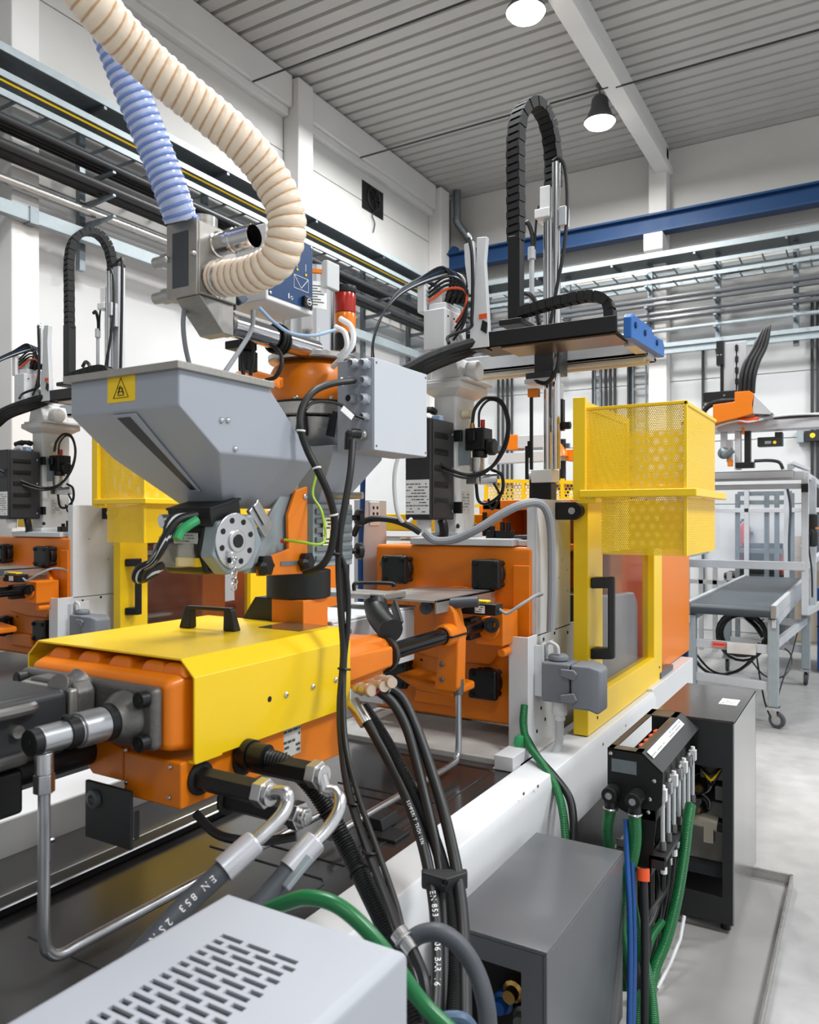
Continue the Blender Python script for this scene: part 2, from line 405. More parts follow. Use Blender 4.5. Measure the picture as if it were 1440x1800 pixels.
# high-bay lamps in view
def bay_lamp(x, y, z, label):
    t = thing('high_bay_lamp', label, 'lamp', (x, y, z), 'high bay lamps under the roof')
    m = MB(); m.lathe((x, y, z), (0, 0, 1), [(.0, .205), (.03, .2), (.06, .17), (.14, .14), (.17, .12), (.3, .105), (.34, .07), (.36, .02)], 28); part('housing', m, M['lamp_housing'], t)
    m = MB(); m.lathe((x, y, z - .03), (0, 0, 1), [(-.035, .01), (-.03, .09), (-.01, .17), (.03, .2), (.035, .19)], 28); part('lens', m, M['lamp_glass'], t)
    m = MB(); m.cyl((x, y, z + .35), (x, y, ZC), .012, n=8); m.cyl((x, y, ZC - .03), (x, y, ZC), .05, n=12); part('hanger_rod', m, M['lamp_housing'], t)
    l = bpy.data.lights.new('bay_lamp_light', 'AREA'); l.shape = 'DISK'; l.size = .36; l.energy = 130; l.color = (1, .98, .94)
    o = bpy.data.objects.new('bay_lamp_light', l); o.location = (0, 0, -.09); o.parent = t; COL.objects.link(o)
bay_lamp(-3.06, 10.08, 6.9, 'grey high-bay lamp beside the roof girder, the farther of the two')
bay_lamp(-3.05, 7.5, 6.9, 'lit high-bay lamp at the top edge of the picture')

# ---------------------------------------------------------------- cable trays and pipes on the left wall (run along Y)
Y0, Y1 = -1.0, 12.2
def run_y(name, x0, x1, z0, z1, mt): m = MB(); m.box((x0, Y0, z0), (x1, Y1, z1)); return m
t = thing('cable_tray', 'wide galvanised sheet tray, uppermost on the left wall', 'cable tray', (-6.2, 5, 5.4))
m = MB(); m.box((-6.5, Y0, 5.40), (-5.9, Y1, 5.406)); part('tray_bottom', m, M['galvanised'], t)
m = MB(); m.box((-5.905, Y0, 5.39), (-5.89, Y1, 5.455)); part('tray_lip', m, M['galvanised_light'], t)
for y in np.arange(1.5, 12, 1.55):
    m = MB(); m.box((-6.5, y, 5.36), (-5.9, y + .03, 5.4)); part('cross_bar', m, M['galvanised'], t)
t = thing('cable_tray', 'narrow galvanised tray hung just below the wide sheet tray', 'cable tray', (-6.1, 5, 5.2))
m = MB(); m.box((-6.26, Y0, 5.225), (-5.96, Y1, 5.23)); part('tray_bottom', m, M['galvanised'], t)
m = MB(); m.box((-5.965, Y0, 5.22), (-5.95, Y1, 5.275)); part('tray_lip', m, M['galvanised_light'], t)
m = MB(); m.tube([(-5.99, Y0, 5.21), (-5.99, Y1, 5.21)], .011, 6); part('earth_wire', m, M['sign_yellow'], t, label='yellow wire along the tray')
t = thing('cable_ladder', 'open galvanised cable ladder with rungs on the left wall', 'cable ladder', (-6.1, 5, 5.05))
for x in (-5.95, -6.27):
    m = MB(); m.box((x, Y0, 5.06), (x + .015, Y1, 5.115)); part('side_rail', m, M['galvanised_light'], t)
rm = None
for y in np.arange(2.6, 12, .3):
    if rm is None:
        m = MB(); m.box((-6.26, y - .012, 5.062), (-5.95, y + .012, 5.08)); ro = part('rung', m, M['galvanised'], t); rm = ro; ry = y
    else:
        c = rm.copy(); COL.objects.link(c); c.parent = t; c.location = (0, y - ry, 0)
for i, (x, z, r) in enumerate(((-6.02, 4.93, .035), (-6.10, 4.92, .035), (-6.18, 4.93, .035), (-6.02, 4.72, .04), (-6.11, 4.71, .04), (-6.2, 4.72, .04))):
    m = MB(); m.cyl((x, Y0, z), (x, Y1, z), r, n=12)
    solo('wall_pipe', m, M['iron_dark' if i % 3 else 'graphite_dark'], ('dark %s pipe of the %s row under the cable ladder' % (('outer', 'middle', 'inner')[i % 3], ('upper', 'lower')[i // 3])), 'pipe', 'dark pipes on the left wall')
m = MB(); m.cyl((-6.2, Y0, 4.52), (-6.2, 9.0, 4.52), .04, n=14); solo('steel_pipe', m, M['steel'], 'bare steel pipe below the dark pipes on the left wall', 'pipe')
m = MB(); m.box((-6.28, Y0, 4.24), (-6.2, Y1, 4.36)); o = solo('wall_channel', m, M['galvanised_light'], 'long grey box channel along the left wall under the pipes', 'channel', bevel=.005)
m = MB(); m.box((-6.29, 4.08, 4.23), (-6.19, 4.16, 4.37)); part('coupling', m, M['galvanised'], o)
for i, y in enumerate((4.72, 6.3, 7.95, 9.45, 10.75)):
    t = thing('pipe_bracket', 'galvanised wall post with three pipe arms, %s on the left wall' % ('nearest to the viewer', 'second nearest', 'third nearest', 'fourth nearest', 'farthest')[i], 'bracket', (-6.4, y, 4.0), 'pipe brackets on the left wall')
    m = MB(); m.box((-6.42, y - .03, 4.02), (-6.36, y + .03, 5.4)); part('post', m, M['galvanised'], t)
    for z in (4.86, 4.65, 4.46):
        m = MB(); m.prism([(-6.4, y, z), (-5.93, y, z - .0), (-5.93, y, z - .02), (-6.4, y, z - .06)], (0, .03, 0)); part('arm', m, M['galvanised'], t)

# ---------------------------------------------------------------- far wall: crane beam, trays, pipes
t = thing('crane_beam', 'blue steel crane runway beam across the far wall', 'beam', (-2, 12.0, 5.98))
m = MB(); m.box((-6.35, 11.9, 6.24), (6, 12.12, 6.27)); part('top_flange', m, M['blue_beam'], t)
m = MB(); m.box((-6.35, 12.0, 6.01), (6, 12.02, 6.24)); part('web', m, M['blue_beam'], t)
m = MB(); m.box((-6.35, 11.9, 5.98), (6, 12.12, 6.01)); part('bottom_flange', m, M['blue_beam'], t)
m = MB(); m.prism([(-6.35, 11.96, 6.27), (-6.12, 11.96, 6.27), (-6.15, 11.96, 6.38), (-6.22, 11.96, 6.4), (-6.32, 11.96, 6.3)], (0, .1, 0)); part('buffer_stop', m, M['blue_beam'], t)
for x in (-2.8, 1.2):
    m = MB(); m.prism([(x - .14, 11.88, 5.97), (x - .14, 12.16, 5.97), (x - .14, 12.16, 5.5), (x - .14, 11.88, 5.72)], (.28, 0, 0)); struct('trim_%d' % (13 + (x > 0)), m, M['concrete_white'], bevel=.01)
t = thing('cable_tray', 'wide galvanised sheet tray, uppermost on the far wall', 'cable tray', (-2, 12.1, 5.5))
m = MB(); m.box((-6.4, 11.75, 5.555), (6, 12.3, 5.56)); part('tray_bottom', m, M['galvanised'], t)
m = MB(); m.box((-6.4, 11.74, 5.54), (6, 11.755, 5.62)); part('tray_lip', m, M['galvanised_light'], t)
for x in np.arange(-5.8, 4, 1.2):
    m = MB(); m.box((x, 11.75, 5.51), (x + .03, 12.3, 5.55)); part('cross_bar', m, M['galvanised'], t)
for k, z in enumerate((5.36, 5.18)):
    t = thing('wire_tray', 'open wire cable tray on the far wall, %s of the two' % ('upper', 'lower')[k], 'cable tray', (-2, 12.0, z))
    for y in (11.8, 12.1):
        m = MB(); m.box((-6.2, y, z), (6, y + .012, z + .055)); part('side_rail', m, M['galvanised_light'], t)
    first = None
    for x in np.arange(-5.2, 3.0, .3):
        if first is None:
            m = MB(); m.box((x, 11.8, z), (x + .018, 12.1, z + .014)); first = part('rung', m, M['galvanised'], t); fx = x
        else:
            c = first.copy(); COL.objects.link(c); c.parent = t; c.location = (x - fx, 0, 0)
    m = MB()
    m.tube(cat([(x, 11.86 + .03 * math.sin(x * 3 + k), z + .03 + (.02 if k else 0) * math.sin(x * 5)) for x in np.arange(-6, 6, .4)], 4), .014, 6); part('loose_cable', m, M['sign_yellow' if k == 0 else 'iron_dark'], t)
for i, (z, y, r, mt) in enumerate(((4.98, 11.95, .035, 'graphite'), (4.90, 11.95, .03, 'graphite'), (4.76, 11.95, .035, 'graphite'), (4.68, 11.95, .035, 'graphite'), (4.50, 11.95, .028, 'galvanised_light'))):
    m = MB(); m.cyl((-6.3, y, z), (6, y, z), r, n=10)
    solo('far_pipe', m, M[mt], ('long grey pipe across the far wall, %s from the top' % ('first', 'second', 'third', 'fourth')[i]) if i < 4 else 'pale thin pipe below the grey pipes of the far wall', 'pipe', 'long pipes on the far wall')
m = MB(); m.box((-6.3, 11.95, 4.25), (6, 12.0, 4.31)); m.box((-6.3, 11.95, 4.15), (6, 12.0, 4.2)); m.box((-6.3, 11.99, 4.15), (6, 12.0, 4.31)); solo('strut_rail', m, M['galvanised_light'], 'pale strut rail along the far wall under the pipes', 'rail')
for i, u in enumerate((860, 1000, 1144, 1263, 1400)):
    x = P(u, 500, Y=12.1).x
    t = thing('pipe_bracket', 'galvanised post holding the trays on the far wall, ' + ('left of the robot arm', 'behind the robot arm', 'beside the wall column', 'above the gantry robot', 'nearest the right edge')[i], 'bracket', (x, 12.1, 4.1), 'pipe brackets on the far wall')
    m = MB(); m.box((x - .035, 12.05, 4.1), (x + .035, 12.14, 5.55)); part('post', m, M['galvanised'], t)
    for z in (5.34, 5.16, 4.85, 4.62, 4.45):
        m = MB(); m.box((x - .02, 11.78, z - .02), (x + .02, 12.06, z)); part('arm', m, M['galvanised'], t)
for i, u in enumerate((876, 884, 892, 900, 1043, 1056, 1065, 1073, 1081, 1105, 1111, 1236, 1428, 1438)):
    x = P(u, 700, Y=12.36).x; m = MB(); m.cyl((x, 12.36, .3), (x, 12.36, 4.9 if u < 1200 or u > 1400 else 4.35), .022 if u != 1111 else .032, n=8)
    od = {876: 'leftmost', 884: 'second from left', 892: 'third from left', 900: 'rightmost', 1043: 'first from left', 1056: 'second from left', 1065: 'third from left', 1073: 'fourth from left', 1081: 'fifth from left', 1105: 'sixth from left', 1111: 'thickest, rightmost', 1236: 'beside the gantry hoses', 1428: 'left of the pair', 1438: 'right of the pair'}[u]
    g = 0 if u < 950 else 1 if u < 1120 else 2
    solo('conduit', m, M['graphite_dark'], ('thin dark vertical conduit on the far wall, left of the robot arm', 'thin dark vertical conduit on the far wall, above the yellow guard', 'thin dark vertical conduit on the far wall, at the right')[g] + ', ' + od, 'conduit', ('conduits left of the robot arm', 'conduits above the yellow guard', 'conduits at the right of the far wall')[g])
def wall_ladder(u, w, name, label):
    x = P(u, 700, Y=12.3).x; t = thing(name, label, 'ladder', (x, 12.3, .3))
    for q in (0, w):
        m = MB(); m.box((x + q, 12.28, .3), (x + q + .02, 12.32, 4.6)); part('side_rail', m, M['galvanised'], t)
    for z in np.arange(2.2, 4.5, .25):
        m = MB(); m.box((x, 12.29, z), (x + w, 12.31, z + .025)); part('rung', m, M['galvanised'], t)
wall_ladder(1045, .09, 'cable_ladder', 'narrow vertical cable ladder on the far wall beside the conduits')
wall_ladder(1112, .2, 'cable_ladder', 'wider vertical cable ladder on the far wall near the column')
# ---------------------------------------------------------------- moulding machine: bed, clamp, robot, guards
DX = -3.17           # the twin machine stands this far to the left
TWIN = []            # (thing, label for its twin)
def frame_rect(mb, x0, x1, o, i):
    """frame in a plane of constant X: o, i = (y0, y1, z0, z1) outside and inside"""
    q = lambda x, r: [(x, r[0], r[2]), (x, r[1], r[2]), (x, r[1], r[3]), (x, r[0], r[3])]
    return mb.loft([q(x0, o), q(x1, o), q(x1, i), q(x0, i)], False, True)

# bed
t = thing('machine_bed', 'long white machine bed with dark sheet deck under the nearer moulding machine', 'machine bed', (-1.6, 1.8, 0))
m = MB(); m.prism([(-1.215, -1, .42), (-1.055, -1, .42), (-1.055, -1, .665), (-1.075, -1, .7), (-1.215, -1, .7)], (0, 5.56, 0)); part('side_beam', m, M['white'], t, .006)
m = MB(); m.box((-2.42, -1, .45), (-2.22, 5.2, .80)); part('side_beam', m, M['white'], t, .01)
m = MB(); m.box((-2.22, 2.93, .45), (-1.216, 3.42, .71)); part('cross_beam', m, M['white_dirty'], t, .006)
m = MB(); m.box((-1.3, 2.86, .69), (-1.216, 3.08, .75)); part('corner_plate', m, M['white'], t, .004)
m = MB(); m.box((-2.22, -1, .60), (-1.216, 2.925, .688)); part('deck', m, M['deck'], t, .004)
m = MB(); m.box((-2.42, -1, 0), (-1.14, 5.2, .42)); part('plinth', m, M['graphite_dark'], t)
m = MB(); m.box((-1.16, 4.56, .52), (-1.075, 5.74, .715)); part('rail_beam', m, M['white'], t, .006)
m = MB(); m.box((-1.2, 4.5, .40), (-1.1, 5.7, .50)); part('rail_support', m, M['graphite'], t, .004)
m = MB(); m.obox((-1.12, 4.86, .735), (-1.12, 5.2, .735), .05, .035); part('slide_block', m, M['graphite'], t, .006)
for y0, y1, mt in ((4.6, 4.75, 'white'), (4.78, 4.9, 'black'), (4.92, 5.15, 'white'), (5.2, 5.3, 'blue_beam'), (5.33, 5.55, 'white')):
    m = MB(); m.box((-1.09, y0, .44), (-1.06, y1, .5)); part('cable_clip', m, M[mt], t, .004)
# raised trays and fasteners on the deck
for i, (y0, y1) in enumerate(((1.15, 1.75), (1.85, 2.35), (2.42, 2.85))):
    m = MB(); m.tube([V(p) for p in ((-1.75, y0, .689), (-1.32, y0, .689), (-1.30, y0 + .02, .689), (-1.30, y1 - .02, .689), (-1.32, y1, .689), (-1.75, y1, .689))], .0035, 6); part('pressed_bead', m, M['deck'], t)
xr = P(0, 1597, Z=.70).x
m = MB(); m.box((xr - .028, -.6, .688), (xr + .028, 2.2, .715)); part('cover_seam', m, M['black'], t, .003)
for s in (-.03, .03):
    m = MB(); m.cyl((xr + s, -.6, .712), (xr + s, 2.2, .712), .0045, n=8); part('seam_rod', m, M['chrome'], t)
for u, v in ((870, 1351), (90, 1477), (880, 1352 - 8), (548, 1238)):
    p = P(u, v, Z=.69); m = MB(); m.screw(p, (0, 0, 1), .012, .008); part('screw', m, M['zinc'], t)
p = P(683, 1470, Z=.69); m = MB(); m.box((p.x - .05, p.y - .04, .688), (p.x + .05, p.y + .05, .70)); m.prism([(p.x - .11, p.y, .7), (p.x - .02, p.y, .7), (p.x - .03, p.y, .735), (p.x - .10, p.y, .735)], (0, .1, 0)); part('hold_down_clip', m, M['anthracite'], t, .003)
for u, v in ((920, 1395), (1060, 1308), (1090, 1296), (1100, 1275), (945, 1382)):
    p = P(u, v, X=-1.055); m = MB(); m.screw(p, (1, 0, 0), .007, .004); part('screw', m, M['zinc'], t)
BED = t

# fixed platen
t = thing('fixed_platen', 'orange cast fixed platen with black tie-bar nuts of the nearer machine', 'platen', (-1.66, 3.3, .71))
m = MB(); m.box((-2.089, 3.2, .775), (-1.272, 3.45, 1.57)); part('casting', m, M['orange_cast'], t, .018, seg=3)
m = MB()  # raised boss around the nozzle opening and the lower wedges
m.prism([(-1.86, 3.2, .83), (-1.62, 3.2, .83), (-1.64, 3.2, .92), (-1.84, 3.2, .92)], (0, -.03, 0))
m.prism([(-1.50, 3.2, 1.37), (-1.42, 3.2, 1.30), (-1.40, 3.2, 1.12), (-1.46, 3.2, 1.04), (-1.66, 3.2, 1.04), (-1.86, 3.2, 1.06), (-1.9, 3.2, 1.2), (-1.86, 3.2, 1.36), (-1.6, 3.2, 1.39)], (0, -.035, 0))
part('boss', m, M['orange_cast'], t, .014, seg=3)
m = MB(); m.box((-1.62, 3.16, 1.32), (-1.5, 3.163, 1.37)); part('nozzle_opening', m, M['black_matte'], t)
m = MB(); m.prism([(-1.36, 3.2, 1.49), (-1.28, 3.2, 1.49), (-1.28, 3.2, .93), (-1.36, 3.2, .93)], (0, -.008, 0)); m.prism([(-1.32, 3.2, 1.1), (-1.28, 3.2, 1.1), (-1.32, 3.2, .82), (-1.36, 3.2, .80)], (0, -.06, 0)); part('rib_panel', m, M['orange_cast'], t, .005)
m = MB(); m.cyl((-2.045, 3.2, 1.475), (-2.045, 3.196, 1.475), .017, n=16); part('plug', m, M['steel_dark'], t)
for cx, cz in ((-1.935, 1.455), (-1.46, 1.449), (-1.475, .962), (-1.935, .962)):
    m = MB(); m.cyl((cx, 3.2, cz), (cx, 3.155, cz), .068, n=24); m.box((cx - .068, 3.115, cz - .066), (cx + .068, 3.15, cz + .066)); nut = part('tie_bar_nut', m, M['anthracite'] if 0 else M['black'], t, .012, seg=3)
    for sx in (-1, 1):
        for sz in (-1, 1):
            s = MB(); s.cyl((cx + sx * .047, 3.108, cz + sz * .047), (cx + sx * .047, 3.2, cz + sz * .047), .013, n=10); s.cyl((cx + sx * .047, 3.104, cz + sz * .047), (cx + sx * .047, 3.108, cz + sz * .047), .008, n=6); part('cap_screw', s, M['black_matte'], nut)
for u, v in ((907, 1035), (741, 1160)):
    p = P(u, v, Y=3.198); m = MB(); m.screw(p, (0, -1, 0), .006); part('screw', m, M['iron_dark'], t)
TWIN.append((t, 'orange cast platen of the farther machine at the left edge'))

# moving platen, mould and tie bars behind the door
t = thing('moving_platen', 'orange moving platen with dark recess behind the fixed platen', 'platen', (-1.66, 4.3, .71))
m = MB(); m.box((-2.08, 4.35, .74), (-1.26, 4.6, 1.78)); part('casting', m, M['orange_cast'], t, .012)
m = MB(); m.box((-1.9, 4.02, 1.56), (-1.78, 4.35, 1.80)); m.box((-1.32, 4.02, 1.56), (-1.26, 4.35, 1.80)); m.box((-1.9, 4.02, 1.74), (-1.26, 4.35, 1.80)); m.box((-1.9, 4.02, 1.52), (-1.26, 4.35, 1.56)); part('rib_box', m, M['orange_cast'], t, .008)
for cx, cz in ((-1.935, 1.455), (-1.46, 1.45), (-1.475, .962), (-1.935, .962)):
    m = MB(); m.cyl((cx, 3.45, cz), (cx, 4.9, cz), .045, n=18); part('tie_bar', m, M['chrome'], t)
m = MB(); m.box((-1.9, 4.0, 1.60), (-1.84, 4.02, 1.68)); m.box((-1.88, 3.98, 1.62), (-1.86, 4.0, 1.73)); part('clamp_block', m, M['black'], t)
TWIN.append((t, 'orange moving platen of the farther machine behind its door'))
t = thing('injection_mould', 'grey steel mould behind the tinted door window of the nearer machine', 'mould', (-1.55, 4.0, .8))
m = MB(); m.box((-1.82, 3.6, .86), (-1.36, 3.92, 1.36)); part('mould_half', m, M['steel_dark'], t, .01)
m = MB(); m.box((-1.82, 3.95, .86), (-1.32, 4.33, 1.30)); part('mould_half', m, M['steel_dark'], t, .01)
m = MB(); m.box((-1.7, 3.75, 1.36), (-1.45, 3.9, 1.42)); part('lifting_bar', m, M['steel'], t, .004)
for z in (1.0, 1.15):
    m = MB(); m.cyl((-1.36, 3.75, z), (-1.30, 3.75, z), .012, n=10); part('water_nipple', m, M['brass'], t)
# machine-side hopper chute seen through the window
t = thing('delivery_chute', 'pale grey chute with rounded lid behind the door window', 'chute', (-1.22, 4.3, .71))
m = MB(); m.prism([(-1.245, 3.9, .72), (-1.245, 4.7, .72), (-1.245, 4.7, 1.2), (-1.245, 4.62, 1.26), (-1.245, 3.9, 1.3)], (.05, 0, 0)); part('body', m, M['grey_panel'], t, .012)
# yellow rear guard rails behind the column
t = thing('rear_guard', 'yellow rear guard rails behind the robot column', 'guard', (-2.15, 4.2, .9))
m = MB(); m.box((-2.3, 3.5, 1.63), (-1.95, 4.3, 1.72)); part('rail', m, M['yellow'], t, .006)
m = MB(); m.box((-2.3, 3.52, 1.40), (-2.0, 4.3, 1.55)); part('rail', m, M['yellow'], t, .006)
m = MB(); m.box((-1.96, 3.5, 1.3), (-1.90, 3.56, 1.72)); part('post', m, M['yellow'], t, .004)
m = MB(); m.cyl((-2.3, 3.5, 1.59), (-1.9, 3.5, 1.59), .012, n=10); part('slide_bar', m, M['chrome'], t)
m = MB(); m.box((-2.3, 3.6, 1.0), (-2.0, 3.7, 1.4)); part('panel', m, M['orange'], t, .004)
TWIN.append((t, 'yellow rear guard rails of the farther machine'))
# rear white post with switch strip
t = thing('rear_post', 'white rear post with dotted switch plate left of the orange platen', 'post', (-2.15, 3.25, .72))
m = MB(); m.box((-2.19, 3.16, .81), (-2.15, 3.40, 1.79)); m.box((-2.19, 3.13, .81), (-2.0, 3.17, 1.0)); part('panel', m, M['white'], t, .004)
m = MB(); m.box((-2.15, 3.235, 1.66), (-2.143, 3.325, 1.78)); sp = part('switch_plate', m, M['white_plastic'], t, .003)
for i in range(3):
    for j in range(2):
        m = MB(); m.cyl((-2.143, 3.265 + .035 * j, 1.69 + .03 * i), (-2.141, 3.265 + .035 * j, 1.69 + .03 * i), .008, n=8); part('dot', m, M['black'], sp)

# mount plate on the platen and robot
t = thing('robot_mount', 'white mounting plate on top of the orange platen', 'plate', (-1.6, 3.35, 1.57))
m = MB(); m.box((-1.89, 3.195, 1.572), (-1.36, 3.62, 1.605)); m.box((-1.36, 3.25, 1.572), (-1.29, 3.5, 1.60)); part('plate', m, M['white'], t, .005)
m = MB(); m.box((-1.4, 3.3, 1.605), (-1.33, 3.42, 1.62)); part('cover_strip', m, M['graphite'], t, .003)
for x in (-1.52, -1.47, -1.44):
    m = MB(); m.box((x - .02, 3.3, 1.605), (x + .02, 3.36, 1.64)); m.cyl((x, 3.33, 1.64), (x, 3.33, 1.66 + .02 * (x > -1.5)), .012, n=8); part('hose_nipple', m, M['black'], t)
TWIN.append((t, 'white mounting plate on the platen of the farther machine'))

R = thing('handling_robot', 'white robot column with black control box and cantilever beam on the nearer machine', 'robot', (-1.75, 3.4, 1.605))
m = MB(); m.box((-1.817, 3.3, 1.605), (-1.70, 3.51, 2.30)); column_ = part('column', m, M['white_cast'], R, .008)
m = MB(); m.box((-1.85, 3.27, 1.605), (-1.67, 3.54, 1.63)); part('foot_plate', m, M['white'], column_, .004)
for x, y in ((-1.69, 3.3), (-1.69, 3.5)):
    m = MB(); m.screw((x + .0, y, 1.66), (1, 0, 0), .012, .01); part('bolt', m, M['iron_dark'], column_)
m = MB(); m.loft([[(-1.817 - a, 3.3 - a, z), (-1.70 + a, 3.3 - a, z), (-1.70 + a, 3.51 + a, z), (-1.817 - a, 3.51 + a, z)] for a, z in ((0, 2.28), (.05, 2.315), (.05, 2.345))]); m.box((-1.85, 3.26, 2.345), (-1.62, 3.55, 2.36)); part('cap_plate', m, M['white_cast'], R, .004)
m = MB(); m.prism([(-1.83, 3.28, 2.36), (-1.66, 3.28, 2.36), (-1.70, 3.28, 2.47), (-1.80, 3.28, 2.47)], (0, .2, 0)); m.cyl((-1.66, 3.36, 2.40), (-1.60, 3.36, 2.40), .05, n=16); part('saddle', m, M['white_cast'], R, .008)
m = MB(); m.cyl((-1.70, 3.38, 2.2), (-1.655, 3.38, 2.2), .022, n=16); part('rubber_stop', m, M['cream_plastic'], R, .003)
m = MB(); m.box((-1.70, 3.37, 1.72), (-1.698, 3.45, 1.83)); pl = part('type_plate', m, M['white_dirty'], R)
m = MB(); text_rows(m, (-1.6975, 3.375, 1.73), (0, 1, 0), (0, 0, 1), .07, .09, 6, 5); part('print', m, M['cable_grey'], pl)
# black control box
m = MB(); m.box((-1.83, 3.05, 1.69), (-1.696, 3.28, 2.15)); cb = part('control_box', m, M['anthracite'], R, .008)
m = MB(); m.box((-1.696, 3.065, 1.70), (-1.692, 3.265, 2.145)); part('side_cover', m, M['graphite_dark'], cb, .002)
for i in range(5):
    m = MB(); z = 1.76 + .075 * i; m.prism([(-1.692, 3.08, z), (-1.692, 3.21, z), (-1.684, 3.20, z + .012), (-1.684, 3.09, z + .012)], (0, 0, .004)); m.box((-1.6925, 3.08, z + .004), (-1.691, 3.21, z + .03)); part('louvre', m, M['black'], cb, .002)
m = MB(); m.box((-1.826, 3.049, 1.715), (-1.703, 3.05, 1.872)); lb = part('data_label', m, M['paper'], cb)
m = MB(); text_rows(m, (-1.822, 3.0488, 1.72), (1, 0, 0), (0, 0, 1), .115, .14, 10, 11, .7, .3); part('print', m, M['ink'], lb)
for z in (1.72, 2.06):
    m = MB(); m.box((-1.70, 3.28, z), (-1.66, 3.30, z + .055)); part('hinge', m, M['black'], cb, .003)
for z in (1.73, 1.93, 2.09):
    m = MB(); m.screw((-1.692, 3.255, z), (1, 0, 0), .006); part('screw', m, M['zinc'], cb)
m = MB(); m.cyl((-1.77, 3.12, 1.69), (-1.77, 3.12, 1.63), .035, n=16); part('cable_gland', m, M['white_plastic'], cb)
m = MB(); m.tube(cat([(-1.72, 3.2, 1.69), (-1.71, 3.2, 1.66), (-1.715, 3.21, 1.62), (-1.74, 3.22, 1.60)]), .022, 10); part('black_plug', m, M['black'], cb)
for k, z in enumerate((2.21, 2.155)):
    m = MB(); m.tube(cat([(-1.81, 3.29, z), (-1.81, 3.26, z + .005), (-1.83, 3.24, z + .004), (-1.88, 3.22, z - .01)]), [.018] * 6 + [.015] * 6 + [.02] * 7, 10); part('elbow_fitting', m, M['rubber'], R)
m = MB(); m.tube(cat([(-1.90, 3.2, 2.10), (-1.84, 3.2, 2.17), (-1.79, 3.21, 2.17), (-1.76, 3.22, 2.12)]), .016, 10); part('white_tube', m, M['white_plastic'], R)
m = MB(); m.box((-1.775, 3.2, 2.15), (-1.73, 3.24, 2.18)); part('blue_fitting', m, M['plastic_blue_light'], R, .004)
# air service unit on the column side
m = MB(); m.box((-1.70, 3.33, 1.95), (-1.64, 3.345, 2.12)); vb = part('valve_bracket', m, M['galvanised_light'], R, .002)
m = MB(); m.box((-1.66, 3.32, 2.02), (-1.56, 3.42, 2.125)); m.cyl((-1.56, 3.37, 2.035), (-1.525, 3.37, 2.035), .04, n=14); m.cyl((-1.60, 3.36, 2.02), (-1.60, 3.36, 1.985), .036, n=16); m.box((-1.64, 3.3, 2.06), (-1.60, 3.32, 2.11)); vu = part('valve_unit', m, M['black'], R, .006)
m = MB(); m.cyl((-1.585, 3.36, 2.125), (-1.585, 3.36, 2.165), .011, n=10); part('red_stop', m, M['red'], vu)
m = MB(); m.cyl((-1.63, 3.34, 2.125), (-1.63, 3.34, 2.15), .014, .01, n=10); part('brass_nipple', m, M['brass'], vu)
m = MB(); m.cyl((-1.615, 3.36, 1.985), (-1.615, 3.36, 1.92), .036, n=18); m.cyl((-1.615, 3.36, 1.92), (-1.615, 3.36, 1.86), .026, n=14); part('filter_cup', m, M['steel'], vu)
m = MB(); m.box((-1.66, 3.33, 1.86), (-1.60, 3.38, 1.905)); m.cyl((-1.60, 3.36, 1.885), (-1.53, 3.40, 1.885), .028, n=14); part('regulator', m, M['zinc'], vu, .004)
def loop(name, pts, r, mt, par): m = MB(); m.tube(cat(pts, 8), r, 8); return part(name, m, M[mt], par)
loop('air_hose', [(-1.63, 3.34, 2.15), (-1.62, 3.35, 2.22), (-1.57, 3.37, 2.27), (-1.50, 3.38, 2.25), (-1.46, 3.38, 2.15), (-1.47, 3.36, 2.03), (-1.53, 3.32, 1.93), (-1.62, 3.26, 1.90), (-1.69, 3.15, 1.94), (-1.76, 3.02, 2.02), (-1.82, 2.95, 2.08)], .0085, 'black', R)
loop('air_hose', [(-1.60, 3.35, 2.13), (-1.60, 3.36, 2.21), (-1.56, 3.38, 2.26), (-1.50, 3.385, 2.235), (-1.47, 3.385, 2.14), (-1.48, 3.36, 2.03), (-1.54, 3.32, 1.92), (-1.62, 3.25, 1.885), (-1.70, 3.13, 1.925), (-1.78, 3.0, 2.0)], .006, 'rubber', R)
loop('air_hose', [(-1.55, 3.38, 1.93), (-1.5, 3.39, 1.9), (-1.5, 3.39, 1.82), (-1.56, 3.38, 1.77), (-1.61, 3.37, 1.78), (-1.62, 3.36, 1.86)], .008, 'black', R)
loop('air_hose', [(-1.54, 3.38, 1.87), (-1.51, 3.39, 1.80), (-1.55, 3.39, 1.74), (-1.565, 3.38, 1.79)], .006, 'black', R)
# valve box and bracket on top of the carriage
m = MB(); m.box((-1.79, 3.15, 2.475), (-1.677, 3.37, 2.665)); vx = part('valve_box', m, M['white'], R, .006)
m = MB(); m.box((-1.78, 3.18, 2.665), (-1.69, 3.34, 2.70)); m.box((-1.79, 3.2, 2.70), (-1.72, 3.3, 2.78)); m.box((-1.83, 3.16, 2.66), (-1.79, 3.26, 2.80)); part('valve_island', m, M['white'], vx, .006)
for y in (3.18, 3.24):
    for z in (2.63, 2.5):
        m = MB(); m.screw((-1.677, y, z), (1, 0, 0), .005); part('screw', m, M['iron_dark'], vx)
m = MB(); m.tube([V(p) for p in ((-1.676, 3.22, 2.58), (-1.66, 3.27, 2.56), (-1.66, 3.34, 2.49))], .012, 10); part('box_handle', m, M['white_plastic'], vx)
for i in range(4):
    m = MB(); q = V((-1.71 + .02 * i, 3.22 + .015 * i, 2.70)); m.lathe(q, (.5, 0, 1), [(0, .012), (.03, .014), (.035, .018), (.06, .016), (.075, .01)], 10); part('hose_connector', m, M['black'], vx)
